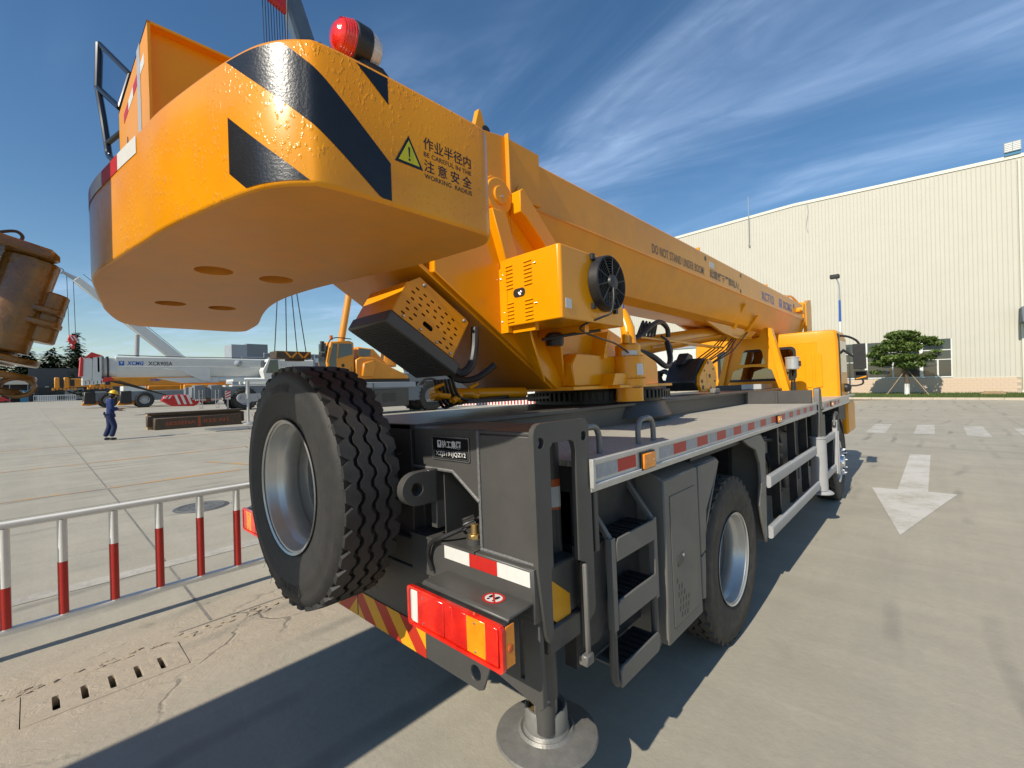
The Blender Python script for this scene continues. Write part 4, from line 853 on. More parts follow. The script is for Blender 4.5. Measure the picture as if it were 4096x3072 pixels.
# fan guard, blades and motor are pieces of the fan, kept at the third level beside it
q = MB(); q.lathe([(0, 0.002), (fr_ - .01, 0.002)], (CX1, fy, fz), (1, 0, 0), 30); q.build('fan_backing', 'black_gloss', cbo)
q = MB(); q.lathe([(0.0, 0.075), (0.040, 0.072), (0.046, 0.060), (0.046, 0.03)], (CX1, fy, fz), (1, 0, 0), 24); q.build('fan_motor', 'black_part', cbo)
for k in range(10):
    a = 2 * math.pi * k / 10 + .1; q = MB(); q.tube([(CX1 + .058, fy + .04 * math.cos(a), fz + .04 * math.sin(a)), (CX1 + .057, fy + (fr_ - .006) * math.cos(a + .12), fz + (fr_ - .006) * math.sin(a + .12))], 0.0038, 6); q.build('guard_spoke', 'fender_plastic', cbo)
for k in range(6):
    r_ = 0.062 + k * 0.0145; q = MB(); q.tube([(CX1 + .056, fy + r_ * math.cos(2 * math.pi * i / 36), fz + r_ * math.sin(2 * math.pi * i / 36)) for i in range(36)], 0.0018, 5, True); q.build('guard_ring', 'fender_plastic', cbo)
for k in range(9):
    a = 2 * math.pi * k / 9; q = MB(); u0, u1 = a, a + .45; q.hexa([(CX1 + .018, fy + .045 * math.cos(u0), fz + .045 * math.sin(u0)), (CX1 + .018, fy + .135 * math.cos(u0), fz + .135 * math.sin(u0)), (CX1 + .034, fy + .135 * math.cos(u1), fz + .135 * math.sin(u1)), (CX1 + .034, fy + .045 * math.cos(u1), fz + .045 * math.sin(u1))], [(CX1 + .021, fy + .045 * math.cos(u0), fz + .045 * math.sin(u0)), (CX1 + .021, fy + .135 * math.cos(u0), fz + .135 * math.sin(u0)), (CX1 + .037, fy + .135 * math.cos(u1), fz + .135 * math.sin(u1)), (CX1 + .037, fy + .045 * math.cos(u1), fz + .045 * math.sin(u1))]); q.build('fan_blade', 'black_gloss', cbo)
q = MB(); q.tube(smooth([(CX1 + .07, fy - .01, fz - .03), (CX1 + .075, fy - .02, fz - .10), (CX1 + .06, fy - .03, fz - .17), (CX1 + .02, fy - .07, fz - .195), (CX1 - .05, fy - .16, CZ0 - .02), (CX1 - .1, fy - .05, CZ0 - .04), (CX1 - .12, fy + .14, CZ0 - .06), (-1.55, fy + .5, 1.93), (-1.56, fy + .7, 1.87)], 6, False), 0.006, 8); q.tube(smooth([(-1.62, 2.0, CZ0 - .07), (-1.5, 2.1, CZ0 - .05), (-1.42, 2.3, CZ0 - .02)], 5, False), 0.009, 8); q.build('fan_cable', 'black_part', cbo)
q = MB(); q.lathe([(0, 0), (0.05, 0), (0.055, .02), (0.055, .06), (.04, .075), (0, .075)], (-1.62, 2.12, CZ0 - .10), (0, 0, 1), 18); q.build('compressor', 'black_part', cbo)

# ---- oil cooler hung under the sloping turret floor
CR0, CR1 = -2.14, -1.80
sl = Vector((0, 0.346, -0.213)).normalized(); up = Vector((0, 0.213, 0.346)).normalized()      # along the slope, and away from the core
O = Vector((0, 1.143, 2.039))                                                     # lower rear corner of the side sheet
def S(a, u): p = O + sl * a + up * u; return (p.y, p.z)
Lc = 0.407
def slot(a, u, la, wa): return [S(a + dx, u + dz) for dx, dz in rrect(-la / 2, la / 2, -wa / 2, wa / 2, wa / 2.05, 3)]
holes = []
for i in range(7):
    for j in range(6):
        if 1 < i < 5 and j < 2 + (i == 3): continue
        a_ = 0.045 + i * 0.050 + (j % 2) * 0.012 + .006; u_ = 0.026 + j * 0.030
        if 0.15 < u_ + 0 and a_ > 0.36: continue
        holes.append(slot(a_, u_, 0.024, 0.009))
holes.append(slot(0.20, 0.052, 0.066, 0.026))
side = [S(0, 0), S(Lc, 0), S(Lc, 0.225), S(Lc - .02, 0.232), S(0.045, 0.235), S(0.0, 0.165)]
cs = MB(); cs.prism(side, 'x', CR1 - .004, CR1, holes)
cso = part(cs, 'oil_cooler', 'crane_yellow')
q = MB(); q.prism(side, 'x', CR0, CR0 + .004, [slot(0.03 + i * .05, .03 + j * .035, .03, .010) for i in range(7) for j in range(5)]); q.prism([S(-.002, 0.0), S(0.004, 0.0), S(0.004, .17), S(-.002, .17)], 'x', CR0, CR1, ); q.prism([S(Lc - .006, 0.0), S(Lc, 0.0), S(Lc, .2), S(Lc - .006, .2)], 'x', CR0, CR1); q.build('cooler_shroud', 'crane_yellow', cso); q = MB(); q.prism([S(.02, .005), S(Lc - .02, .005), S(Lc - .02, .20), S(.06, .20), S(.02, .15)], 'x', CR0 + .06, CR1 - .03); q.build('slot_shade_block', 'black_part', cso)  # black block inside the cooler, painted-in shade behind the slots
q = MB(); q.prism([S(-.012, -.070), S(Lc + .06, -.070), S(Lc + .06, -.002), S(-.012, -.002)], 'x', CR0 - .008, CR1 + .006); q.build('core_frame', 'grey_paint', cso, bevel=0.01, seg=2)
for i in range(26):
    q = MB(); a_ = 0.012 + i * 0.0155; q.prism([S(a_, -.0745), S(a_ + .006, -.0745), S(a_ + .006, -.069), S(a_, -.069)], 'x', CR0 + .012, CR1 - .02); q.build('core_fin', 'grey_paint', cso)
for a_ in (0.06, 0.17, 0.28, 0.38):
    q = MB(); y_, z_ = S(a_, 0.012); q.sphere((CR1 + .003, y_, z_), 0.008, 8, 6); q.build('bolt', 'bright_steel', cso)
for a_, u_ in ((0.085, .215), (0.375, .215)):
    q = MB(); y_, z_ = S(a_, u_); q.sphere((CR1 + .003, y_, z_), 0.010, 8, 6); q.build('bolt', 'steel_worn', cso)
q = MB(); y0_, z0_ = S(Lc + .045, -.03); q.tube(smooth([(CR1 - .02, y0_, z0_), (CR1 - .0, y0_ + .03, z0_ - .03), (CR1 + .01, y0_ + .09, z0_ + .01), (CR1 - .0, y0_ + .13, z0_ + .10), (CR1 - .01, y0_ + .15, z0_ + .22)], 6, False), 0.023, 10); q.tube(smooth([(-1.9, y0_ + .02, z0_ - .02), (-1.9, y0_ + .1, z0_ - .06), (-1.86, y0_ + .2, z0_ - .05), (-1.82, y0_ + .3, z0_ + .02)], 5, False), 0.018, 8); q.build('cooler_hose', 'black_part', cso)
q = MB()
for i in range(14):
    y_ = 1.42 + rnd.uniform(0, .3); x_ = -1.95 + rnd.uniform(-.1, .12); z_ = 1.60 + rnd.uniform(-.02, .09); q.cyl((x_, y_, z_), (x_ + rnd.uniform(-.05, .05), y_ + rnd.uniform(.02, .07), z_ + rnd.uniform(-.02, .03)), rnd.uniform(.008, .02), n=8)
q.cyl((-2.0, 1.5, 1.64), (-1.95, 2.2, 1.63), 0.035); q.build('valve_fitting', 'cast_yellow', cso)
q = MB(); q.box(-2.2, -1.82, 1.6, 2.3, 1.585, 1.60); 
for k in range(6): q.tube(smooth([(-1.85 - k * .03, 1.52, 1.72), (-1.86 - k * .03, 1.58, 1.62 - .01 * k), (-1.85 - k * .03, 1.72, 1.60), (-1.9, 2.0, 1.61)], 5, False), 0.009, 6)
q.build('hose_bundle', 'black_part', cso)

# ---- counterweight
half = [(0, .157), (.31, .19), (.55, .225), (.70, .246), (.93, .296), (1.07, .335), (1.14, .368), (1.19, .412), (1.21, .455), (1.217, .61), (1.217, .88), (1.205, .945), (1.15, .985), (1.05, .982), (.82, .955), (.5, .875), (.25, .825), (0, .805)]
XW = -2.155; ZB, ZT = 2.108, 2.428
loop = [(XW + a, y_) for a, y_ in half] + [(XW - a, y_) for a, y_ in half[-2:0:-1]]
sm_ = smooth(loop, 5)
cwt = MB(); holes = [circ(x_, y_, 0.060, 28, 0.058) for x_ in (-1.82, -2.53) for y_ in (.447, .652)]
# shell: wall with a rounded foot and top edge, separate underside with four round holes
nn_ = len(sm_)
def inset(pts, d):
    res = []
    for i in range(len(pts)):
        a, b_, c__ = Vector(pts[i - 1]), Vector(pts[i]), Vector(pts[(i + 1) % len(pts)])
        t_ = (c__ - a).normalized(); nrm = Vector((-t_.y, t_.x)); res.append((b_.x + nrm.x * d, b_.y + nrm.y * d))
    return res
area = sum(sm_[i][0] * sm_[(i + 1) % nn_][1] - sm_[(i + 1) % nn_][0] * sm_[i][1] for i in range(nn_)); sgn = 1 if area > 0 else -1
rings = [(inset(sm_, sgn * 0.008), ZB), (inset(sm_, sgn * 0.002), ZB + .003), (sm_, ZB + .010), (sm_, ZT - .010), (inset(sm_, sgn * 0.003), ZT - .003), (inset(sm_, sgn * 0.010), ZT)]
vs = [(p[0], p[1], z_) for rg, z_ in rings for p in rg]; fs = [(k * nn_ + i, k * nn_ + (i + 1) % nn_, (k + 1) * nn_ + (i + 1) % nn_, (k + 1) * nn_ + i) for k in range(5) for i in range(nn_)]
fs.append(tuple(range(5 * nn_, 6 * nn_)))
cwt.add(vs, fs); cwo = part(cwt, 'counterweight', 'peel_yellow', angle=50)
un = MB(); un.prism(inset(sm_, sgn * 0.0075), 'z', ZB - .0005, ZB + .03, holes); un.build('underside', 'dusty_yellow', cwo)
for x_ in (-1.82, -2.53):
    for y_ in (.447, .652):
        q = MB(); q.lathe([(0.060, 0.03), (0.057, 0.0295), (0.057, 0.16), (0, 0.16)], (x_, y_, ZB), (0, 0, 1), 28); q.build('pin_hole', 'dusty_yellow', cwo)
# wall parameter u (metres round the wall from the corner at +1.21, .455) -> point
wall = smooth([(XW - a, y_) for a, y_ in half[12:0:-1]] + [(XW + a, y_) for a, y_ in half[:13]], 6, False)
cum = [0.0]
for a, b_ in zip(wall, wall[1:]): cum.append(cum[-1] + math.dist(a, b_))
i0 = min(range(len(wall)), key=lambda i: math.dist(wall[i], (XW + 1.21, .455))); u0_ = cum[i0]
def wpt(u, off=0.0012):
    s_ = u + u0_; k = 0
    while k < len(cum) - 2 and cum[k + 1] < s_: k += 1
    a, b_ = Vector(wall[k]), Vector(wall[k + 1]); t_ = (s_ - cum[k]) / (cum[k + 1] - cum[k]); p = a.lerp(b_, t_); d = (b_ - a).normalized()
    return p.x + d.y * off, p.y - d.x * off
def wrap(name, mt, lo, hi, ua, ub, n_=48, off=0.0012):
    q = MB(); vs = []; fs = []; m_ = 6
    for i in range(n_ + 1):
        u = ua + (ub - ua) * i / n_; x_, y_ = wpt(u, off); z0_, z1_ = lo(u), max(hi(u), lo(u) + 1e-4)
        for j in range(m_ + 1): vs.append((x_, y_, z0_ + (z1_ - z0_) * j / m_))
    for i in range(n_):
        for j in range(m_): k = i * (m_ + 1) + j; fs.append((k, k + m_ + 1, k + m_ + 2, k + 1))
    q.add(vs, fs); return q.build(name, mt, cwo)
SLP = 0.800                                          # stripes fall 0.8 m per metre
zt_, zb_ = ZT - .011, ZB + .010
lo1 = lambda u: min(max(2.216 - SLP * u, zb_), zt_); hi1 = lambda u: min(max(2.345 - SLP * u - 0.10 * max(u, 0), zb_), zt_)
wrap('hazard_stripe', 'black_decal', lo1, hi1, -0.252, 0.151)
wrap('hazard_stripe', 'black_decal', lambda u: max(zb_, 2.163 - .80 * (u + .253)), lambda u: max(zb_, 2.292 - .82 * (u + .253)), -0.253, -0.030)
wrap('hazard_stripe', 'black_decal', lambda u: min(zt_, 2.352 + .80 * (.151 - u)), lambda u: zt_, 0.066, 0.151)
# reflective tape along the top edge at the rear, mirrored on the other corner
for i in range(7):
    wrap('reflector_tape', 'red_tape' if i % 2 else 'white_tape', lambda u: ZT - .058, lambda u: ZT - .008, -0.757 - i * .165 - .163, -0.757 - i * .165, 8, .0014)
# warning lettering on the side
XT = XW + 1.217 + .0012
def yy(u): return 0.455 + u
tri = [(.1630, 2.222), (.2460, 2.222), (.2045, 2.298)]
q = MB(); q.prism([(yy(u), z_) for u, z_ in tri], 'x', XT, XT + .0008); q.build('warning_triangle', 'black_decal', cwo)
q = MB(); cxx, czz = .2045, 2.2475
q.prism([(yy(cxx + (u - cxx) * .74), czz + (z_ - czz) * .74) for u, z_ in tri], 'x', XT + .0008, XT + .0014); q.build('triangle_ground', 'decal_yellow', cwo)
q = MB(); q.prism([(yy(.2018), 2.268), (yy(.2072), 2.268), (yy(.2062), 2.243), (yy(.2030), 2.243)], 'x', XT + .0014, XT + .0019); q.prism(circ(yy(.2045), 2.2365, .0032, 12), 'x', XT + .0014, XT + .0019); q.build('exclamation_mark', 'black_decal', cwo)
for body, z_, h_, bo in (('作业半径内', 2.2815, .0335, .012), ('BE CAREFUL IN THE', 2.2625, .0125, .012), ('注 意 安 全', 2.2235, .0325, .012), ('WORKING  RADIUS', 2.2055, .0125, .012)):
    text('warning_lettering', body, 'black_decal', cwo, (XT, yy(.250), z_), (0, 1, 0), (0, 0, 1), w_=.1635, h=h_, bold=bo, lift=.0006)
# marker lamp on a bent bracket
bq = MB(); bq.prism([(.545, 2.428), (.560, 2.428), (.575, 2.468), (.600, 2.490), (.640, 2.492), (.662, 2.470), (.690, 2.428), (.705, 2.428), (.672, 2.490), (.648, 2.508), (.590, 2.508), (.562, 2.475)], 'x', -1.085, -1.020); bqo = part(bq, 'lamp_arm', 'black_part', bevel=0.006, seg=2)
bl = MB(); bl.cyl((-1.05, .57, 2.553), (-1.05, .615, 2.553), .050, n=28); bl.cyl((-1.05, .592, 2.495), (-1.05, .592, 2.52), .016, n=12); blo = part(bl, 'marker_lamp', 'black_part', bevel=0.005, seg=2)
q = MB(); q.lathe([(.047, 0.0), (.046, -.012), (.043, -.022), (.036, -.034), (.022, -.044), (.0, -.048)], (-1.05, .572, 2.553), (0, 1, 0), 28)
for k in range(5): q.lathe([(.0475 - k * .0018, -.004 - k * .006), (.0485 - k * .0018, -.006 - k * .006), (.0470 - k * .0018, -.008 - k * .006)], (-1.05, .572, 2.553), (0, 1, 0), 28)
q.build('lens', 'red_lens', blo)
q = MB(); q.lathe([(.046, 0.0), (.045, .012), (.038, .030), (.022, .040), (.0, .044)], (-1.05, .613, 2.553), (0, 1, 0), 28); q.build('lens', 'clear_lens', blo)

# ---- upright winch housing over the far half of the counterweight
wx0, wx1, wy0, wy1, wz1 = -3.40, -2.475, 0.382, 0.98, 3.352
wh = MB()
wh.box(wx0, wx1 - .05, wy0, wy0 + .012, 2.45, wz1); wh.box(wx0, wx1 - .05, wy0, wy1, wz1 - .012, wz1)
wh.box(wx1 - .05, wx1, wy0, wy0 + .012, 2.45, wz1)                                  # rear flange
wh.prism(rrect(wy0 + .012, wy1, 2.45, wz1 - .012, .004), 'x', wx1 - .056, wx1 - .048, [[(.620 + .038 * math.cos(R(a)), 3.135 + .075 * max(0, math.sin(R(a)))) for a in range(0, 181, 15)]])
wh.hexa([(wx1 - .05, wy0, wz1 - .012), (wx1, wy0, wz1 - .012), (wx1, wy1, wz1 - .012), (wx1 - .05, wy1, wz1 - .012)], [(wx1 - .05, wy0, wz1), (wx1, wy0, wz1), (wx1, wy1, wz1), (wx1 - .05, wy1, wz1)])
wh.box(wx0, wx0 + .01, wy0, wy1, 2.45, wz1); wh.box(wx0, wx1, wy1 - .01, wy1, 2.45, 2.9)
who = part(wh, 'winch_housing', 'crane_yellow', bevel=0.002)
for i in range(4):
    q = MB(); x_ = -2.56 - i * .16; q.box(x_ - .155, x_, wy0 - .0015, wy0, 3.20, 3.25) ; q.build('reflector_tape', 'red_tape' if i % 2 else 'white_tape', who)
q = MB(); q.box(-2.74, -2.66, wy0 - .003, wy0, 2.6, 3.35); q.build('seam_strip', 'alu', who)
q = MB(); q.prism([(-3.30, 2.50), (-2.92, 2.50), (-3.08, 3.08)], 'y', wy0 - .004, wy0 - .0005); q.build('cut_out', 'boom_slate', who)
# handrail with a mirror on the far corner
P1, P2, P3, P4 = (-3.70, .333, 3.90), (-3.46, .447, 3.64), (-3.45, .394, 3.41), (-3.70, .322, 3.62)
hr = MB(); hr.tube(smooth([P1, P2], 2, False), .016, 10); hr.tube([P4, P1], .020, 10); hr.tube([P4, P3], .017, 10); hr.tube([P3, P2], .014, 10)
hr.tube(smooth([P4, (-3.62, .335, 3.40), (-3.58, .345, 3.24), (-3.56, .35, 3.16), (-3.50, .36, 3.11), (-3.44, .40, 3.10)], 5, False), .018, 10); hr.tube([(-3.57, .347, 3.23), (-3.42, .40, 3.26)], .015, 10)
hro = part(hr, 'handrail', 'black_gloss')
q = MB(); q.add([P1, P2, P3, P4], [(0, 1, 2, 3)]); q.build('mirror_pane', 'pane_bluish', hro, angle=0)

# ---- boom
def boomsec(hw, zt, zb, zc_, ch):
    return [(-hw + ch, zt), (hw - ch, zt), (hw, zt - ch), (hw, zc_), (hw - .02, zc_ - .03), (hw * .80, zb + .16), (hw * .62, zb + .05), (hw * .38, zb), (-hw * .38, zb), (-hw * .62, zb + .05), (-hw * .80, zb + .16), (-hw + .02, zc_ - .03), (-hw, zc_), (-hw, zt - ch)]
bm_ = MB(); bm_.prism([(XC + x_, z_) for x_, z_ in boomsec(.365, 3.110, 2.385, 2.79, .028)], 'y', 2.18, 10.35)
bo_ = part(bm_, 'boom', 'boom_yellow', angle=25)
q = MB()
for sx_ in (1, -1):
    a, b_ = sorted((XC + sx_ * .360, XC + sx_ * .385)); q.prism([(1.70, 3.10), (1.70, 2.62), (1.80, 2.60), (1.93, 2.64), (2.10, 2.80), (2.245, 2.805), (2.245, 3.142), (1.93, 3.142), (1.78, 3.115)], 'x', a, b_)
q.box(XC - .36, XC + .36, 1.74, 2.2, 2.66, 3.10); q.build('boom_tail', 'boom_yellow', bo_, bevel=0.004)
q = MB(); q.box(XC + .385, XC + .415, 1.925, 1.942, 2.56, 3.15); q.build('tail_band', 'boom_yellow', bo_, bevel=0.004)
q = MB(); q.prism([(1.70, 3.09), (1.745, 3.235), (1.765, 3.235), (1.82, 3.09)], 'x', XC + .33, XC + .365); q.build('tail_ear', 'boom_yellow', bo_, bevel=0.004)
q = MB(); q.cyl((XC + .372, 1.795, 3.125), (XC + .30, 1.795, 3.125), .030, n=16); q.cyl((XC - .3, 1.76, 3.10), (XC + .3, 1.76, 3.10), .05, n=16); q.build('sheave_pin', 'black_part', bo_)
q = MB(); q.lathe([(.045, 0), (.052, .004), (.052, .014), (.036, .014), (.036, -.02), (0, -.02)], (XC + .385, 2.055, 2.825), (1, 0, 0), 24); q.build('slider_port', 'boom_yellow', bo_)
q = MB(); q.tube([(XC + .366, 2.2, 2.79), (XC + .366, 10.33, 2.79)], .007, 6); q.build('weld_bead', 'boom_yellow', bo_)
for y_, z_ in ((5.176, 3.03), (6.45, 3.04), (6.42, 2.83), (9.57, 2.97)):
    q = MB(); q.cyl((XC + .3652, y_, z_), (XC + .3665, y_, z_), .028 if y_ < 9 else .05, n=18); q.build('slider_hole', 'black_part', bo_)
BX = XC + .3665
text('boom_lettering', 'DO NOT STAND UNDER BOOM!', 'grey_paint', bo_, (BX, 3.85, 2.835), (0, 1, 0), (0, 0, 1), w_=1.27, h=.085, bold=.005)
text('boom_lettering', '起重臂下严禁站人!', 'grey_paint', bo_, (BX, 5.30, 2.838), (0, 1, 0), (0, 0, 1), w_=1.05, h=.10, bold=.015)
text('boom_lettering', 'XCT12', 'blue_decal', bo_, (BX, 7.42, 2.84), (0, 1, 0), (0, 0, 1), w_=.72, h=.13, bold=.02)
text('boom_lettering', 'XCMG', 'blue_decal', bo_, (BX, 8.74, 2.84), (0, 1, 0), (0, 0, 1), w_=.66, h=.14, bold=.02)
q = MB(); q.prism(rrect(8.5, 8.66, 2.845, 2.985, .01), 'x', BX, BX + .0016, [[(8.53, 2.96), (8.63, 2.96), (8.58, 2.87)]]); q.build('boom_emblem', 'blue_decal', bo_)
q = MB(); q.prism([(5.30, 2.955), (5.44, 2.955), (5.44, 3.02), (5.30, 3.02)], 'x', BX, BX + .0014); q.build('data_plate', 'label_white', bo_)
# boom head: bright collar and nose plate
q = MB(); q.prism([(XC + x_ * 1.05, z_ + (0.03 if z_ > 2.8 else -.03)) for x_, z_ in boomsec(.365, 3.110, 2.42, 2.79, .028)], 'y', 10.33, 10.52)
for sx_ in (1, -1):
    a, b_ = sorted((XC + sx_ * .34, XC + sx_ * .40)); q.prism([(10.5, 2.45), (10.5, 3.14), (10.75, 3.22), (11.0, 3.25), (11.05, 3.1), (11.0, 2.62), (10.9, 2.42)], 'x', a, b_)
q.cyl((XC - .34, 10.85, 2.9), (XC + .34, 10.85, 2.9), .2, n=24); q.build('boom_head', 'crane_yellow', bo_, bevel=0.005)
q = MB(); q.cyl((XC + .36, 9.85, 2.93), (XC + .46, 9.85, 2.93), .045, n=16); q.box(XC + .36, XC + .43, 9.75, 10.2, 2.89, 2.93); q.build('jib_lug', 'crane_yellow', bo_)
for y_ in (5.15, 8.0): q = MB(); q.cyl((XC + .30, y_, 3.10), (XC + .30, y_, 3.16), .02); q.build('rope_guide', 'cast_yellow', bo_)
q = MB()
for k in range(7): q = MB(); q.tube(smooth([(XC + .25 - .08 * k, 9.3, 3.12), (XC + .28 - .08 * k, 9.8, 3.2 + .02 * (k % 3)), (XC + .28 - .08 * k, 10.4, 3.15)], 4, False), .02, 6); q.build('hydraulic_hose', 'cast_yellow', bo_)
# lifting-cylinder bracket under the boom: two wedges and a keel
for y_, zt_2 in ((6.62, 2.70), (7.22, 2.60)):
    q = MB()
    for sx_ in (1, -1):
        q.hexa([(XC + sx_ * .372, y_, zt_2), (XC + sx_ * .372, y_ + .06, zt_2), (XC + sx_ * .30, y_ + .06, zt_2 - .02), (XC + sx_ * .30, y_, zt_2 - .02)], [(XC + sx_ * .15, y_ - .02, 2.29), (XC + sx_ * .15, y_ + .12, 2.29), (XC + sx_ * .05, y_ + .12, 2.29), (XC + sx_ * .05, y_ - .02, 2.29)])
    q.build('boom_bracket', 'crane_yellow', bo_, bevel=0.004)
q = MB(); q.prism([(5.6, 2.40), (6.2, 2.29), (6.75, 2.24), (7.4, 2.27), (7.75, 2.40)], 'x', XC - .19, XC - .15); q.prism([(5.6, 2.40), (6.2, 2.29), (6.75, 2.24), (7.4, 2.27), (7.75, 2.40)], 'x', XC + .15, XC + .19); q.box(XC - .19, XC + .19, 6.6, 7.5, 2.275, 2.30); q.build('boom_keel', 'crane_yellow', bo_, bevel=0.004)
# lifting cylinder
lc = MB(); lc.cyl((XC, 3.35, 1.93), (XC, 6.55, 2.325), .098, n=28); lc.cyl((XC, 6.5, 2.32), (XC, 6.62, 2.335), .112, n=28); lc.cyl((XC - .16, 3.35, 1.93), (XC + .16, 3.35, 1.93), .09, n=20); lc.box(XC + .02, XC + .12, 3.9, 6.4, 2.10, 2.12)
lc.cyl((XC + .105, 4.3, 2.02), (XC + .105, 6.4, 2.28), .013, n=8)
part(lc, 'lifting_cylinder', 'boom_yellow')
hz = MB(); hz.tube(smooth([(XC + .10, 3.6, 2.02), (XC + .16, 3.9, 2.10), (XC + .18, 4.15, 2.22), (XC + .16, 4.4, 2.28), (XC + .14, 4.6, 2.24), (XC + .13, 4.65, 2.15)], 5, False), .026, 8); hz.tube(smooth([(XC + .16, 3.7, 1.98), (XC + .24, 4.0, 1.92), (XC + .27, 4.25, 1.82), (XC + .25, 4.4, 1.90), (XC + .18, 4.5, 2.08)], 5, False), .028, 8); hz.tube(smooth([(XC + .12, 4.5, 2.15), (XC + .15, 4.62, 2.08), (XC + .15, 4.68, 1.98), (XC + .15, 4.66, 2.06)], 4, False), .012, 6)
for k in range(5): hz.tube(smooth([(XC + .1, 4.0 + k * .07, 2.10), (XC + .15, 4.05 + k * .07, 2.26), (XC + .1, 4.10 + k * .07, 2.14)], 4, False), .013, 6)
part(hz, 'cylinder_hose', 'black_part')

# ---- hook block lying on the chassis, its ropes up to the boom
hk = MB(); hk.prism([(5.02, 1.62), (5.08, 1.545), (5.40, 1.535), (5.53, 1.58), (5.575, 1.70), (5.54, 1.82), (5.42, 1.90), (5.33, 1.92), (5.20, 1.84), (5.04, 1.72)], 'x', -1.905, -1.868)
hko = part(hk, 'hook_block', 'cast_yellow', bevel=0.006)
q = MB(); q.prism([(5.0, 1.66), (5.05, 1.56), (5.50, 1.55), (5.60, 1.66), (5.58, 1.82), (5.46, 1.90), (5.30, 1.93), (5.14, 1.86)], 'x', -2.26, -1.91); q.prism([(5.08, 1.86), (5.24, 2.0), (5.36, 1.98), (5.40, 1.90)], 'x', -2.18, -2.06); q.build('sheave_case', 'black_part', hko, bevel=.012)
for y_, z_, r_ in ((5.10, 1.66, .020), (5.18, 1.78, .012), (5.30, 1.87, .018), (5.46, 1.80, .012), (5.12, 1.59, .026), (5.36, 1.58, .016), (5.50, 1.66, .012), (5.34, 1.72, .024)):
    q = MB(); q.cyl((-1.868, y_, z_), (-1.864, y_, z_), r_, n=14); q.build('bolt_hole', 'black_part', hko)
q = MB(); q.box(-1.868, -1.866, 5.24, 5.29, 1.64, 1.76); q.build('data_plate', 'brass', hko)
q = MB(); q.tube(smooth([(-2.22, 5.25, 1.64), (-2.34, 5.28, 1.62), (-2.44, 5.30, 1.66), (-2.47, 5.31, 1.75), (-2.40, 5.32, 1.80), (-2.33, 5.31, 1.76)], 5, False), [.055] * 10 + [.045] * 8 + [.03] * 8, 10); q.build('hook', 'black_part', hko)
q = MB(); q.tube(smooth([(-2.2, 5.2, 1.58), (-2.4, 5.25, 1.60), (-2.52, 5.28, 1.57), (-2.62, 5.3, 1.54)], 4, False), .028, 8); q.build('hook_strap', 'steel_worn', hko)
wd = MB(); wd.box(-1.86, -1.79, 5.28, 5.44, 1.517, 1.575); part(wd, 'wedge_block', 'steel_worn', bevel=0.01)
for i in range(7):
    rp = MB(); x_ = -2.20 + .045 * i; rp.tube([(x_, 5.50, 1.84 - .02 * (i % 2)), (x_ + .03, 6.3, 2.10 - .010 * i), (XC + .05 * i - .12, 7.50 - .1 * (i % 3), 2.44)], .0085, 6); part(rp, 'hoist_rope', 'rope')
# step plate, boom rest
stp = MB(); stp.box(-2.55, -1.72, 7.05, 7.45, 1.517, 1.585); part(stp, 'rest_base', 'grey_paint', bevel=0.004)
stp = MB(); stp.box(-2.02, -1.76, 7.03, 7.048, 1.522, 1.592); part(stp, 'tread_plate', 'alu')
br = MB(); yb0, yb1 = 7.80, 7.92
br.prism([(-2.60, 1.47), (-2.48, 1.47), (-2.36, 1.80), (-2.22, 1.85), (-2.07, 1.86), (-1.92, 1.85), (-1.80, 1.80), (-1.70, 1.47), (-1.60, 1.47), (-1.775, 2.05), (-1.79, 2.44), (-1.86, 2.46), (-1.92, 2.42), (-1.95, 2.32), (-2.06, 2.28), (-2.18, 2.32), (-2.22, 2.42), (-2.28, 2.46), (-2.34, 2.44), (-2.36, 2.05)], 'y', yb0, yb0 + .02, [[(-2.255, 1.90), (-1.890, 1.90), (-1.925, 2.10), (-1.955, 2.13), (-2.165, 2.13), (-2.195, 2.10)]])
bro_ = part(br, 'boom_rest', 'crane_yellow', bevel=0.003)
q = MB(); q.hexa([(-1.775, yb0 - .03, 2.44), (-1.84, yb0 - .03, 2.45), (-1.84, yb0 + .10, 2.45), (-1.775, yb0 + .10, 2.44)], [(-1.56, yb0 - .06, 1.47), (-1.67, yb0 - .06, 1.47), (-1.67, yb0 + .12, 1.47), (-1.56, yb0 + .12, 1.47)]); q.build('rest_leg', 'crane_yellow', bro_, bevel=0.004)
q = MB(); q.hexa([(-2.36, yb0 - .03, 2.44), (-2.30, yb0 - .03, 2.45), (-2.30, yb0 + .10, 2.45), (-2.36, yb0 + .10, 2.44)], [(-2.62, yb0 - .06, 1.47), (-2.52, yb0 - .06, 1.47), (-2.52, yb0 + .12, 1.47), (-2.62, yb0 + .12, 1.47)]); q.build('rest_leg', 'crane_yellow', bro_, bevel=0.004)
# filter canister on a stalk
fc = MB(); fc.lathe([(0, 1.79), (.085, 1.79), (.092, 1.80), (.092, 1.955), (.098, 1.96), (.098, 1.975), (.02, 1.985), (0, 1.985)], (-1.53, 7.85, 0), (0, 0, 1), 28); fco = part(fc, 'filter_canister', 'rim_silver')
q = MB(); q.cyl((-1.53, 7.85, 1.47), (-1.53, 7.85, 1.60), .035, n=12); q.cyl((-1.545, 7.85, 1.6), (-1.56, 7.85, 1.79), .012, n=8); q.cyl((-1.515, 7.85, 1.6), (-1.50, 7.85, 1.78), .014, n=8); q.box(-1.46, -1.42, 7.82, 7.88, 1.83, 1.91); q.build('canister_bracket', 'black_part', fco)

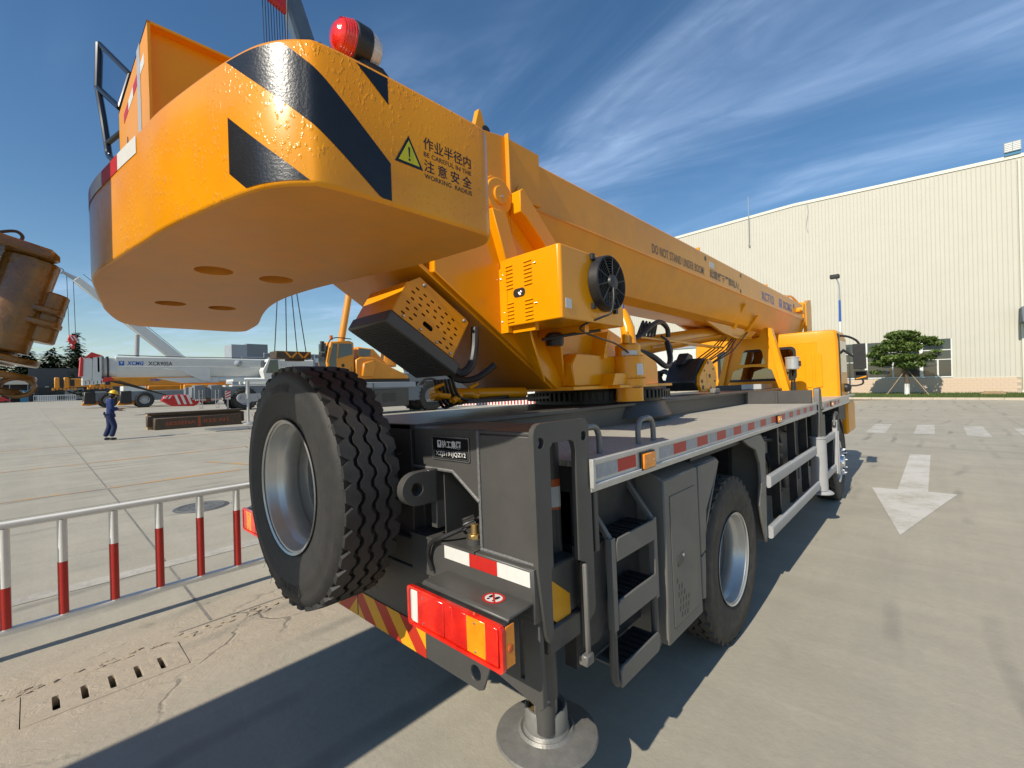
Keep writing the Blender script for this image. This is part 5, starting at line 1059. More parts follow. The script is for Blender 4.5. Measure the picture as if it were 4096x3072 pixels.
# ---- driver's cab
cy0, cy1, cz0, cz1, cxr, cxl = 8.40, 9.62, 1.335, 2.385, -1.035, -3.215
cp = [(cxl, 8.52), (cxl + .05, 8.44), (cxl + .14, 8.40), (cxr - .26, 8.40), (cxr - .23, 8.404), (cxr - .03, 8.46), (cxr, 8.50), (cxr + .005, 9.3), (cxr - .10, 9.60), (cxl + .10, 9.60), (cxl, 9.3)]
cbm = MB(); kk = len(cp)
lv_ = [(cz0 - .25, 1.0), (cz0, 1.0), (2.20, 1.0), (cz1 - .05, .988), (cz1 - .015, .975), (cz1, .94)]
cxm, cym = (cxl + cxr) / 2, 9.0
vs = [(cxm + (x_ - cxm) * s_, cym + (y_ - cym) * s_, z_) for z_, s_ in lv_ for x_, y_ in cp]; fs = [(k * kk + i, k * kk + (i + 1) % kk, (k + 1) * kk + (i + 1) % kk, (k + 1) * kk + i) for k in range(len(lv_) - 1) for i in range(kk)] + [tuple(range((len(lv_) - 1) * kk, len(lv_) * kk))]
# leave the rear window and the windscreen bays open: those wall faces are built from strips
rear_i = 2; win = (-2.76, -1.61, 1.655, 2.15)
fs = [f for f in fs if f not in [(1 * kk + rear_i, 1 * kk + rear_i + 1, 2 * kk + rear_i + 1, 2 * kk + rear_i)]]
cbm.add(vs, fs)
cbo_ = part(cbm, 'driver_cab', 'crane_yellow', angle=30)
rw = MB(); rw.prism([(cxl + .14, cz0), (cxr - .26, cz0), (cxr - .26, 2.20), (cxl + .14, 2.20)], 'y', 8.40, 8.43, [rrect(win[0], win[1], win[2], 2.14, .07, 5)])
for x_ in (-1.46, -1.33, -2.92): rw.prism(rrect(x_, x_ + .09, 1.50, 2.03, .03), 'y', 8.388, 8.402)
rw.build('rear_wall', 'crane_yellow', cbo_, bevel=0.004)
q = MB(); q.prism(rrect(win[0] - .03, win[1] + .03, win[2] - .03, 2.17, .08, 5), 'y', 8.392, 8.398, [rrect(win[0] + .01, win[1] - .01, win[2] + .01, 2.13, .07, 5)]); q.build('window_seal', 'black_part', cbo_)
q = MB(); q.box(win[0], win[1], 8.405, 8.411, win[2], 2.14); q.build('window_pane', 'pane_glass', cbo_)
q = MB(); q.box(cxr, cxr + .008, 8.62, 9.25, 1.72, 2.22); q.build('door_window', 'glass_dark', cbo_); q = MB(); q.box(cxr + .001, cxr + .006, 8.56, 9.3, 1.40, 2.27); q.build('door_panel', 'crane_yellow', cbo_, bevel=.002)
q = MB(); q.box(cxr - .02, cxr + .012, 8.50, 8.545, 1.36, 2.32); q.build('door_seal', 'black_part', cbo_)
q = MB(); q.prism(rrect(-2.95, -1.3, 1.7, 2.22, .05), 'y', 9.6, 9.606); q.build('windscreen', 'pane_glass', cbo_)
q = MB(); q.box(-2.4, -1.95, 8.9, 9.15, 1.5, 1.98); q.box(-1.75, -1.35, 8.9, 9.15, 1.5, 2.0); q.build('cab_seat', 'cloth_navy', cbo_, bevel=.05)
# mirrors
mi = MB(); mi.tube(smooth([(cxr - .02, 8.75, 2.30), (-.95, 8.85, 2.28), (-.86, 8.95, 2.22), (-.82, 8.98, 2.15)], 5, False), .018, 8); mi.tube(smooth([(cxr - .02, 8.95, 2.1), (-.92, 9.0, 1.98), (-.84, 9.0, 1.95)], 4, False), .02, 8)
mi.box(-.905, -.745, 8.94, 8.99, 1.76, 2.16); mio = part(mi, 'side_mirror', 'black_part', bevel=0.02, seg=2)
mi = MB(); mi.box(-.90, -.735, 8.95, 9.0, 1.585, 1.735); mi.tube(smooth([(-.80, 8.97, 1.60), (-.80, 8.98, 1.53), (-.88, 8.98, 1.50), (-1.0, 8.95, 1.50)], 4, False), .014, 8); mi.sphere((-1.01, 8.93, 1.47), .07, 12, 8); mi2 = part(mi, 'side_mirror', 'black_part', bevel=0.02, seg=2)
q = MB(); q.box(-.88, -.755, 8.944, 8.949, 1.66, 1.72); q.build('mirror_glass', 'pane_bluish', mi2); q = MB(); q.hexa([(-.885, 8.946, 1.60), (-.75, 8.946, 1.63), (-.75, 8.946, 1.652), (-.885, 8.946, 1.612)], [(-.885, 8.943, 1.60), (-.75, 8.943, 1.63), (-.75, 8.943, 1.652), (-.885, 8.943, 1.612)]); q.build('mirror_trim', 'crane_yellow', mi2)
lw = MB(); lw.box(-1.06, -.97, 8.66, 9.5, .75, 1.25); part(lw, 'cab_skirt', 'crane_yellow', bevel=.03)

# ------------------------------------------------------------------ barrier fence
fn = empty('barrier_fence', (-4.5, 0, gz(-4.5))); tag(fn, 'low white railing barrier with red lower halves on its posts, beside the drain', 'barrier')
fz0 = -gz(-4.5)
for z_, nm in ((.124, 'bottom_rail'), (.820, 'top_rail')):
    q = MB(); q.prism(rrect(-.024, .024, fz0 + z_ - .023, fz0 + z_ + .023, .012, 4), 'y', -2.6, 5.6); q.build(nm, 'fence_white', fn)
reds = {0: .41, 1: .55, 2: .63, 3: .70, 4: .73, 5: .73}
pm = MB(); pm.cyl((0, 0, fz0 + .14), (0, 0, fz0 + .80), .0275, n=18, caps=False); pme = pm.mesh('post', 'fence_white')
for k in range(-9, 21):
    y_ = -.133 + .2695 * k; p_ = bpy.data.objects.new('post', pme); COL.objects.link(p_); p_.parent = fn; p_.location = (0, y_, 0)
    h_ = .655 * reds.get(k, .72 if k > 5 else .5); q = MB(); pts_ = [(.0283 * math.cos(R(a)), .0283 * math.sin(R(a))) for a in range(-100, 61, 16)]; m_ = len(pts_)
    q.add([(x, yy_, z_) for z_ in (fz0 + .147, fz0 + .147 + h_) for x, yy_ in pts_], [(i, i + 1, i + m_ + 1, i + m_) for i in range(m_ - 1)]); r_ = q.build('red_sleeve', 'fence_red', p_)
for y_ in (-2.2, 2.5, 5.3):
    q = MB(); q.box(-.03, .03, y_ - .03, y_ + .03, .0, fz0 + .11); q.box(-.17, .17, y_ - .04, y_ + .04, -.004, .03); q.build('foot', 'fence_white', fn)

# ------------------------------------------------------------------ neighbouring crane: only its boom head reaches into the picture, its boom throws the long shadow
NB = empty('boom_crane', (-2.38, -8, 0)); tag(NB, 'worn ochre boom head with ring and cable loop of the crane at the left edge', 'crane')
def nb(mb, name, mt, par=None, **k):
    for i, v_ in enumerate(mb.v): mb.v[i] = (v_[0] + 2.38, v_[1] + 8, v_[2])
    return mb.build(name, mt, par or NB, **k)
q = MB(); q.prism([(-2.88, 1.95), (-2.70, 1.80), (-2.10, 1.80), (-1.90, 1.95), (-1.90, 3.05), (-2.88, 3.05)], 'y', -9.0, -.42); nb(q, 'boom', 'old_yellow_shaded', bevel=.02)
q = MB(); q.box(-2.80, -1.98, -.44, -.12, 1.86, 2.95); nb(q, 'boom_nose', 'old_yellow_shaded', bevel=.02)
# tilted sheave drums, flange, rings at the nose
d_ = Vector((0, .26, 1)).normalized()
q = MB(); base = Vector((-1.955, -.055, 1.80)); q.cyl(base, base + d_ * .275, .056, .060, n=24); q.cyl(base + Vector((-.16, -.06, -.02)), base + Vector((-.16, -.06, -.02)) + d_ * .28, .085, n=24); q.cyl(base + Vector((-.02, .065, .03)), base + Vector((-.02, .065, .03)) + d_ * .15, .045, n=20); nb(q, 'sheave_drum', 'old_yellow_shaded', bevel=.004)
q = MB(); tp = base + d_ * .275; pl_ = [(-2.35, -.40), (-1.86, -.30), (-1.845, -.10), (-1.86, .055), (-1.90, .068), (-2.05, .01), (-2.2, -.08), (-2.35, -.12)]
vs = [(x, y_, tp.z + .26 * -(y_ - tp.y) * 1.0 + dz) for dz in (0, .028) for x, y_ in pl_]; n_ = len(pl_); q.add(vs, [tuple(range(n_)), tuple(range(2 * n_ - 1, n_ - 1, -1))] + [(i, (i + 1) % n_, n_ + (i + 1) % n_, n_ + i) for i in range(n_)]); nb(q, 'head_flange', 'old_yellow_shaded', bevel=.006)
for k, (dz, r_) in enumerate(((.21, .070), (.14, .074), (-.03, .085), (-.075, .09), (-.12, .075))):
    q = MB(); c_ = base + d_ * (dz if dz < 0 else dz * .55) + Vector((-.02 if dz < 0 else .0, .05 if dz > 0 else 0, 0)); q.cyl(c_, c_ + d_ * .018, r_ if dz < 0 else r_ * .75, n=28); nb(q, 'ring_plate', 'old_yellow_shaded', bevel=.004)
q = MB(); rc = Vector((-1.93, -.025, 1.695)); q.tube([rc + Vector((0, .034 * math.cos(a), .026 * math.sin(a))) for a in [2 * math.pi * i / 24 for i in range(24)]], .007, 8, True); q.tube(smooth([rc + Vector((0, -.03, -.02)), rc + Vector((-.02, -.10, .01)), rc + Vector((-.02, -.2, .04))], 4, False), .012, 8); nb(q, 'pull_ring', 'old_yellow_shaded')
q = MB(); q.tube(smooth([(-1.92, -.16, 2.118), (-1.92, -.08, 2.110), (-1.92, -.045, 2.128), (-1.92, -.018, 2.135), (-1.92, -.006, 2.122), (-1.92, -.016, 2.107), (-1.92, -.045, 2.104), (-1.92, -.09, 2.118), (-1.92, -.16, 2.13)], 6, False), .0042, 8); nb(q, 'cable_loop', 'rust_steel')
q = MB(); q.box(-3.3, -1.5, -16, -5.5, .75, 1.35); q.box(-2.8, -2.0, -9.5, -7.2, 1.35, 1.85); nb(q, 'carrier', 'grey_paint', bevel=.02)
for y_ in (-6.6, -12.5, -14):
    for x_ in (-3.2, -1.6): q = MB(); q.cyl((x_ - .14, y_, .52), (x_ + .14, y_, .52), .52, n=28); nb(q, 'wheel', 'rubber')

# ------------------------------------------------------------------ worker
def skinned(name, pts, edges, mt, parent, root=0, sub=1):
    me = bpy.data.meshes.new(name); me.from_pydata([p[:3] for p in pts], edges, []); me.materials.append(MATS[mt])
    o = bpy.data.objects.new(name, me); COL.objects.link(o); o.parent = parent
    m_ = o.modifiers.new('skin', 'SKIN'); m_.use_smooth_shade = True
    bm = bmesh.new(); bm.from_mesh(me); lay = bm.verts.layers.skin.verify()
    for i, v_ in enumerate(bm.verts): v_[lay].radius = (pts[i][3], pts[i][4] if len(pts[i]) > 4 else pts[i][3]); v_[lay].use_root = (i == root)
    bm.to_mesh(me); bm.free()
    s_ = o.modifiers.new('sub', 'SUBSURF'); s_.levels = sub; s_.render_levels = sub + 1
    return o
PE = empty('person', (-21.5, 1.95, 0)); tag(PE, 'worker in dark blue overalls and yellow hard hat walking across the yard', 'person')
# faces +Y (to the right in the picture), head bowed over the raised hand
hand = lambda x, y_, z_: [(x, y_, z_, .034, .02), (x, y_ + .05, z_ - .01, .036, .016)]
bp_ = [(0, 0, .98, .10), (0, .01, 1.20, .11), (0, .02, 1.38, .10), (0, .035, 1.47, .052), (0, .075, 1.56, .085, .10), (0, .105, 1.655, .088, .105), (0, .165, 1.56, .03), 
       (.19, .0, 1.40, .05), (.23, .02, 1.14, .042), (.17, .25, 1.10, .034), (.16, .33, 1.11, .032, .018),
       (-.19, .0, 1.40, .05), (-.24, .02, 1.14, .042), (-.18, .26, 1.05, .034), (-.17, .33, 1.04, .032, .018),
       (.09, .0, .93, .08), (.10, .12, .52, .058), (.10, .02, .12, .042), (-.09, .0, .93, .08), (-.10, -.0, .50, .058), (-.10, -.14, .12, .042)]
be = [(0, 1), (1, 2), (2, 3), (3, 4), (4, 5), (4, 6), (2, 7), (7, 8), (8, 9), (9, 10), (2, 11), (11, 12), (12, 13), (13, 14), (0, 15), (15, 16), (16, 17), (0, 18), (18, 19), (19, 20)]
for w_, sgn_ in ((10, 1), (14, -1)):
    x, y_, z_ = bp_[w_][:3]
    for f_, (dx, ln) in enumerate(((-.024, .055), (-.008, .065), (.008, .062), (.024, .05))):
        k = len(bp_); bp_ += [(x + dx, y_ + .03, z_ - .004, .010), (x + dx, y_ + .03 + ln * .6, z_ - .012, .0085), (x + dx, y_ + .03 + ln * .8, z_ - .035, .008)]; be += [(w_, k), (k, k + 1), (k + 1, k + 2)]
    k = len(bp_); bp_ += [(x - .035 * sgn_, y_ + .005, z_ + .005, .011), (x - .045 * sgn_, y_ + .04, z_ - .01, .009)]; be += [(w_, k), (k, k + 1)]
skinned('body', bp_, be, 'skin', PE)
skinned('jacket', [(0, -.01, .76, .140, .115), (0, .0, .90, .165, .130), (0, .005, 1.10, .160, .12), (0, .0, 1.28, .17, .125), (0, .015, 1.42, .13, .10), (0, .03, 1.475, .07), (.20, -.01, 1.41, .080), (.25, .01, 1.14, .068), (.185, .21, 1.10, .054), (-.20, -.01, 1.41, .080), (-.26, .01, 1.14, .068), (-.195, .22, 1.055, .054)],
        [(0, 1), (1, 2), (2, 3), (3, 4), (4, 5), (4, 6), (6, 7), (7, 8), (4, 9), (9, 10), (10, 11)], 'cloth_blue', PE)
skinned('trousers', [(0, -.01, 1.0, .150, .125), (.095, -.02, .84, .115), (.10, .10, .50, .088), (.105, .0, .12, .085), (-.095, -.02, .84, .115), (-.10, -.02, .50, .088), (-.105, -.15, .12, .082)], [(0, 1), (1, 2), (2, 3), (0, 4), (4, 5), (5, 6)], 'cloth_navy', PE)
for x_, y_ in ((.105, .0), (-.105, -.14)):
    skinned('boot', [(x_, y_ - .05, .06, .055), (x_, y_ + .05, .055, .052), (x_, y_ + .15, .045, .045, .035)], [(0, 1), (1, 2)], 'black_part', PE)
q = MB(); hc = Vector((0, .095, 1.66)); ax_ = Vector((0, .28, 1)).normalized(); q.lathe([(.150, -.005), (.152, .004), (.128, .012), (.122, .05), (.100, .095), (.060, .125), (.0, .135)], hc, ax_, 24); q.add([tuple(hc + Vector((x, y_, z_))) for x, y_, z_ in ((-.10, .10, -.02), (.10, .10, -.02), (.07, .205, -.065), (-.07, .205, -.065), (-.10, .10, -.008), (.10, .10, -.008), (.07, .205, -.055), (-.07, .205, -.055))], [(0, 1, 2, 3), (4, 5, 6, 7), (0, 1, 5, 4), (1, 2, 6, 5), (2, 3, 7, 6), (3, 0, 4, 7)]); q.build('hard_hat', 'helmet', PE)
q = MB(); q.sphere((0, .06, 1.585), .105, 14, 8, (.92, 1.0, 1.1)); q.build('hair', 'hair', PE)
q = MB(); q.box(-.05, .05, -.19, -.13, .90, 1.02); q.build('hip_pouch', 'cloth_navy', PE, bevel=.02)

# ------------------------------------------------------------------ mats, plates on the yard
MT = empty('steel_mat', (-25.6, 5.4, 0)); tag(MT, 'rusty dark steel beam mat with red stencilled marks lying near the worker', 'steel mat')
q = MB(); q.box(.25, .65, -1.7, 1.7, .0, .52); q.prism([(-.1, .12), (.2, .12), (.2, .62), (-.1, .62)], 'y', -1.9, 1.95); q.build('beam', 'rust_steel', MT, bevel=.03)
q = MB(); q.box(-.45, .0, -1.85, 1.85, .0, .70); q.build('timber_bed', 'timber', MT)
q = MB(); q.box(-.5, .25, -1.86, 1.88, .70, .74); q.build('top_plate', 'rust_steel', MT)
text('stencil', '6ESSENA', 'rust_letter', MT, (.652, -1.3, .18), (0, 1, 0), (0, 0, 1), w_=1.1, h=.17, bold=.02); text('stencil', '025 N1', 'rust_letter', MT, (.652, .12, .20), (0, 1, 0), (0, 0, 1), w_=1.0, h=.17, bold=.02)
q = MB(); q.box(.65, .655, -.1, .0, .05, .5); q.build('red_mark', 'rust_letter', MT)
q = MB(); q.prism([(-23.0, 5.1), (-21.4, 5.15), (-21.1, 7.4), (-22.6, 7.4)], 'z', .004, .05); tag(q.build('ground_plate', 'steel_worn', bevel=.01), 'flat grey steel plate lying on the yard beside the beam mat', 'steel plate')

# ------------------------------------------------------------------ mobile cranes standing in the yard
def nbox(par, name, mt, *b_, bevel=0): q = MB(); q.box(*b_); return q.build(name, mt, par, bevel=bevel)
def bigwheel(par, x, y_, r_=.94, w_=.75, face=1):
    e = empty('wheel', (x, y_, r_), par)
    t = MB(); t.lathe([(r_ * .55, -w_ / 2 * .8), (r_ * .8, -w_ / 2), (r_ * .93, -w_ / 2 * .9), (r_, -w_ / 2 * .7), (r_, w_ / 2 * .7), (r_ * .93, w_ / 2 * .9), (r_ * .8, w_ / 2), (r_ * .55, w_ / 2 * .8)], (0, 0, 0), (1, 0, 0), 36)
    for k in range(22):
        a = 2 * math.pi * k / 22
        for s_ in (-1, 1):
            b0 = a + (.14 if s_ > 0 else 0); t.hexa([((s_ * .02 if i in (0, 3) else s_ * w_ * .46), math.cos(b0 + da) * r_ * .97, math.sin(b0 + da) * r_ * .97) for i, da in ((0, 0), (1, .12), (2, .22), (3, .10))], [((s_ * .02 if i in (0, 3) else s_ * w_ * .44), math.cos(b0 + da) * r_ * 1.04, math.sin(b0 + da) * r_ * 1.04) for i, da in ((0, .01), (1, .13), (2, .21), (3, .09))])
    t.build('tyre', 'rubber', e)
    h_ = MB(); h_.lathe([(r_ * .58, face * w_ * .40), (r_ * .52, face * w_ * .36), (r_ * .40, face * w_ * .25), (r_ * .36, face * w_ * .33), (r_ * .2, face * w_ * .36), (0, face * w_ * .36)], (0, 0, 0), (1, 0, 0), 30); h_.build('rim', 'guard_grey', e)
# white rough-terrain crane, boom level towards the left of the picture
W = empty('white_crane', (-43.6, 9.5, 0)); tag(W, 'white crane lettered XCR90SA with its boom lowered level over the yard', 'crane')
def wb(dx): return dx
bmq = MB(); bmq.prism([(x_, z_) for x_, z_ in [(-.42, 4.35), (.42, 4.35), (.48, 4.28), (.48, 3.55), (.42, 3.15), (.25, 2.85), (-.25, 2.85), (-.42, 3.15), (-.48, 3.55), (-.48, 4.28)]], 'y', -5.2, 9.0); wbo = bmq.build('boom', 'white_crane', W, angle=25)
q = MB(); q.tube([(.49, -5.2, 3.62), (.49, 8.9, 3.62)], .02, 6); q.build('weld_bead', 'white_crane', wbo)
text('boom_lettering', 'XCMG', 'blue_decal', wbo, (.485, -4.62, 3.70), (0, 1, 0), (0, 0, 1), w_=.98, h=.30, bold=.04, shear=.2)
text('boom_lettering', 'XCR90SA', 'black_decal', wbo, (.485, -3.38, 3.70), (0, 1, 0), (0, 0, 1), w_=1.48, h=.30, bold=.02)
q = MB(); q.prism(rrect(-5.06, -4.76, 3.68, 4.0, .02), 'x', .482, .49, [[(-5.0, 3.95), (-4.82, 3.95), (-4.91, 3.75)]]); q.build('boom_emblem', 'blue_decal', wbo)
for i, y_ in enumerate((-6.2, -5.95, -5.70)):
    q = MB(); q.prism([(-.46, 4.32), (.46, 4.32), (.50, 4.25), (.50, 3.2), (.3, 2.78), (-.3, 2.78), (-.5, 3.2), (-.5, 4.25)], 'y', y_, y_ + .10); q.build('section_collar', 'black_part' if i != 1 else 'steel_worn', wbo)
q = MB(); q.prism([(-.4, 4.2), (.4, 4.2), (.44, 3.2), (.25, 2.9), (-.25, 2.9), (-.44, 3.2)], 'y', -6.3, -5.1); q.build('inner_section', 'white_crane', wbo)
for y_, z0_, z1_ in ((-6.95, 2.55, 4.15), (-6.45, 2.5, 4.4)):
    q = MB(); q.prism([(y_ - .05, z0_), (y_ + .45, z0_ + .1), (y_ + .5, z1_ - .05), (y_ + .3, z1_ + .1), (y_ + .02, z1_)], 'x', -.5, .5); q.build('head_plate', 'white_crane', wbo, bevel=.03)
for pts_ in ([(-6.9, 4.15), (-6.5, 4.6), (-5.9, 4.35), (-6.3, 4.25)], [(-7.15, 2.9), (-6.98, 2.9), (-6.93, 4.15), (-7.05, 4.25)], [(-6.0, 2.45), (-5.3, 2.65), (-5.5, 2.85), (-5.9, 2.8)]):
    q = MB(); q.prism(pts_, 'x', -.54, .54); q.build('sheave_guard', 'far_red', wbo)
q = MB()
for k in range(6): q.box(-.45, .52, -7.0 + k * .2, -6.86 + k * .2, 2.28 + .02 * k, 2.55 + .03 * k)
q.build('head_sheave', 'white_crane', wbo)
q = MB(); q.prism([(-2.6, 3.5), (-1.4, 3.3), (0, 2.5), (0.6, 2.45), (0.6, 3.55), (.2, 3.6)], 'x', -.5, .51); q.prism([(-2.8, 2.75), (-1.2, 2.35), (1.2, 2.35), (1.2, 2.8)], 'x', -.4, .4); q.build('cylinder_saddle', 'white_crane', wbo, bevel=.03)
q = MB(); q.cyl((0.1, .9, 2.62), (0.1, 4.6, 2.62), .22, n=20); q.build('lifting_cylinder', 'white_crane', wbo)
q = MB(); q.lathe([(0, .35), (.12, .33), (.26, .2), (.28, 0)], (.48, 2.6, 3.95), (1, 0, 0), 20); q.build('hose_reel', 'grey_wall', wbo)
q = MB(); q.tube(smooth([(.3, -5.1, 4.45), (.3, -2, 4.40), (.3, 2, 4.42), (.3, 8, 4.40)], 4, False), .03, 6); q.build('boom_cable', 'black_part', wbo)
wc = MB(); wc.prism([(4.35, 2.55), (4.2, 3.3), (4.7, 4.35), (5.6, 4.45), (5.7, 2.55)], 'x', .55, 1.5); wco = wc.build('crane_cab', 'white_crane', W, bevel=.03)
q = MB(); q.prism([(4.45, 3.1), (4.8, 4.22), (5.45, 4.28), (5.5, 3.1)], 'x', 1.49, 1.515); q.prism([(.65, 3.2), (1.4, 3.2), (1.4, 4.2), (.65, 4.2)], 'y', 4.33, 4.40); q.build('cab_window', 'glass_dark', wco)
q = MB(); q.cyl((1.0, 5.2, 4.47), (1.0, 5.2, 4.62), .07, n=10); q.build('beacon', 'label_orange', wco)
nbox(W, 'carrier', 'grey_wall_dark', -1.3, 1.3, -.9, 6.2, 1.15, 2.0, bevel=.05); nbox(W, 'carrier_deck', 'white_crane', -1.35, 1.35, 1.9, 6.2, 2.0, 2.12); nbox(W, 'turntable', 'white_crane', -.9, .9, 3.0, 6.5, 2.12, 2.7, bevel=.1)
for y_ in (2.85, 7.4):
    for x_ in (1.05, -1.05): bigwheel(W, x_, y_, face=1 if x_ > 0 else -1)
q = MB(); q.tube([(1.05, 2.85 + 1.12 * math.cos(R(a)), .98 + 1.12 * math.sin(R(a))) for a in range(5, 176, 10)], .08, 6); q.build('mudguard', 'fender_plastic', W)
for y_ in (-.75, .35):
    nbox(W, 'step_box', 'grey_wall_dark', .7, 1.5, y_, y_ + .75, 1.0, 2.15, bevel=.04); q = MB(); q.box(1.45, 1.52, y_ + .05, y_ + .75, .92, 1.04); q.build('hazard_bar', 'white_tape', W)
    for k in range(5): q = MB(); q.hexa([(1.522, y_ + .08 + k * .14, .93), (1.522, y_ + .13 + k * .14, .93), (1.522, y_ + .17 + k * .14, 1.03), (1.522, y_ + .12 + k * .14, 1.03)], [(1.525, y_ + .08 + k * .14, .93), (1.525, y_ + .13 + k * .14, .93), (1.525, y_ + .17 + k * .14, 1.03), (1.525, y_ + .12 + k * .14, 1.03)]); q.build('hazard_dash', 'red_tape', W)
    q = MB(); q.tube([(1.56, y_ + .30, .25), (1.56, y_ + .30, 1.75)], .025, 6); q.tube([(1.56, y_ + .52, .25), (1.56, y_ + .52, 1.75)], .025, 6)
    for k in range(5): q.tube([(1.56, y_ + .30, .35 + k * .28), (1.56, y_ + .52, .35 + k * .28)], .022, 6)
    q.build('ladder', 'guard_grey', W)
q = MB(); q.box(1.35, 1.5, 1.35, 1.72, .95, 1.65); q.build('outrigger_end', 'white_tape', W)
for k in range(3): q = MB(); q.hexa([(1.502, 1.36, 1.0 + k * .22), (1.502, 1.71, 1.16 + k * .22), (1.502, 1.71, 1.27 + k * .22), (1.502, 1.36, 1.11 + k * .22)], [(1.508, 1.36, 1.0 + k * .22), (1.508, 1.71, 1.16 + k * .22), (1.508, 1.71, 1.27 + k * .22), (1.508, 1.36, 1.11 + k * .22)]); q.build('hazard_dash', 'red_tape', W)
q = MB(); q.cyl((1.42, 1.53, .2), (1.42, 1.53, 1.0), .07, n=12); q.lathe([(0, .0), (.3, .02), (.28, .08), (0.08, .14), (0, .2)], (1.42, 1.53, .03), (0, 0, 1), 20); q.build('outrigger_jack', 'guard_grey', W)
q = MB()
for k in range(5): q.tube([(.2 + .06 * k, -5.7 + .15 * k, 2.6), (.35 + .05 * k, -2.4 + .25 * k, 1.45 - .1 * k)], .025, 5)
q.build('hoist_rope', 'rope', W)
hb = MB(); hb.prism([(-2.7, 1.0), (-2.0, .55), (-.6, .5), (-.1, .9), (-.3, 1.25), (-1.4, 1.45), (-2.5, 1.4)], 'x', .15, .75); hb.prism([(-.2, .75), (.6, .85), (1.2, 1.0), (.5, 1.1), (-.2, 1.1)], 'x', .3, .6); hbo = hb.build('hook_block', 'far_red', W, bevel=.05)
for k in range(3): q = MB(); y_ = -1.9 + k * .38; q.hexa([(.752, y_, 1.42), (.752, y_ + .17, 1.42), (.752, y_ + .42, .68), (.752, y_ + .25, .68)], [(.758, y_, 1.42), (.758, y_ + .17, 1.42), (.758, y_ + .42, .68), (.758, y_ + .25, .68)]); q.build('white_band', 'white_tape', hbo)
for k in range(2): q = MB(); y_ = -2.55 + k * .25; q.hexa([(.752, y_, 1.15), (.752, y_ + .12, 1.15), (.752, y_ + .28, 1.38), (.752, y_ + .16, 1.38)], [(.758, y_, 1.15), (.758, y_ + .12, 1.15), (.758, y_ + .28, 1.38), (.758, y_ + .16, 1.38)]); q.build('white_band', 'white_tape', hbo)
q = MB()
for k in range(3): q.tube(smooth([(.8, -.3 + k * .3, .95 - .1 * k), (1.2, .6 + .2 * k, 1.25), (1.5, .75 + k * .1, 1.55)], 4, False), .03, 5)
q.build('tie_rope', 'green_rope', W)
# yellow crane with cab, boom raised, nearer
Yc = empty('yellow_crane', (-25.6, 15.0, 0)); tag(Yc, 'yellow rough-terrain crane with rounded cab and raised boom behind the spare wheel', 'crane')
q = MB(); q.prism([(-3.55, 2.15), (-3.6, 3.1), (-3.35, 4.3), (-2.2, 4.4), (-1.95, 4.3), (-1.95, 2.15)], 'x', -.35, .75); yco = q.build('crane_cab', 'far_yellow', Yc, bevel=.06, seg=2)
q = MB(); q.prism([(-3.42, 2.4), (-3.45, 3.15), (-3.22, 4.18), (-2.95, 4.2), (-3.05, 3.2), (-3.05, 2.4)], 'x', .74, .765); q.prism([(-2.95, 3.35), (-2.85, 4.2), (-2.1, 4.22), (-2.05, 3.6)], 'x', .74, .765); q.prism([(-.2, 2.6), (.6, 2.6), (.6, 4.2), (-.2, 4.2)], 'y', -3.62, -3.55); q.build('cab_window', 'glass_dark', yco)
q = MB(); q.prism(circ(-2.65, 2.95, .10, 16), 'x', .752, .758); q.build('door_handle', 'black_part', yco)
q = MB(); q.tube(smooth([(.78, -3.65, 2.5), (.80, -3.72, 3.3), (.80, -3.5, 4.2), (.78, -3.1, 4.52), (.75, -2.1, 4.5)], 5, False), .035, 6); q.box(.72, .86, -3.95, -3.75, 3.7, 4.28); q.box(.72, .86, -3.95, -3.75, 3.4, 3.62); q.build('mirror', 'black_part', yco, bevel=.03)
q = MB(); q.cyl((.4, -3.15, 4.42), (.4, -3.15, 4.68), .09, n=12); q.build('beacon', 'label_orange', yco)
q = MB(); q.prism([(-1.9, 2.15), (-1.9, 3.3), (-1.6, 3.45), (-.7, 3.45), (.4, 2.9), (1.7, 2.35), (1.7, 2.15)], 'x', -.6, .85); q.prism([(-1.6, 3.4), (-1.55, 4.1), (-.5, 4.0), (.5, 3.0)], 'x', -.5, .45); q.prism([(-1.6, 2.3), (-1.5, 3.1), (-.8, 3.3), (-.7, 2.9), (-.9, 2.3)], 'x', .85, 1.05); yto = q.build('turret_cover', 'far_yellow', Yc, bevel=.05)
q = MB(); q.prism([(-1.5, 3.55), (-1.48, 4.0), (-.7, 3.95), (-.75, 3.55)], 'x', .452, .46); q.build('cover_window', 'glass_dark', yto)
nbox(Yc, 'carrier', 'grey_wall_dark', -1.2, 1.0, -2.0, 3.4, .75, 1.7, bevel=.05); nbox(Yc, 'carrier_deck', 'grey_wall', -1.2, 1.08, -2.2, 2.1, 1.62, 1.95, bevel=.02); nbox(Yc, 'tank_box', 'grey_paint', .3, 1.04, -.9, 1.6, .42, 1.55, bevel=.06)
q = MB()
for k in range(10):
    for j in range(6): q.box(1.041, 1.05, -.35 + k * .1, -.29 + k * .1, .75 + j * .09, .80 + j * .09)
q.build('vent_grille', 'black_part', Yc)
nbox(Yc, 'slew_ring', 'black_part', -.7, .7, -1.8, 1.9, 1.95, 2.15)
for k in range(4): nbox(Yc, 'ladder_step', 'guard_grey', .9, 1.1, -1.45, -.98, .45 + k * .42, .50 + k * .42)
q = MB(); q.tube([(1.1, -1.47, .2), (1.1, -1.47, 1.9)], .025, 6); q.tube([(1.1, -.96, .2), (1.1, -.96, 1.9)], .025, 6); q.build('ladder_rail', 'black_part', Yc)
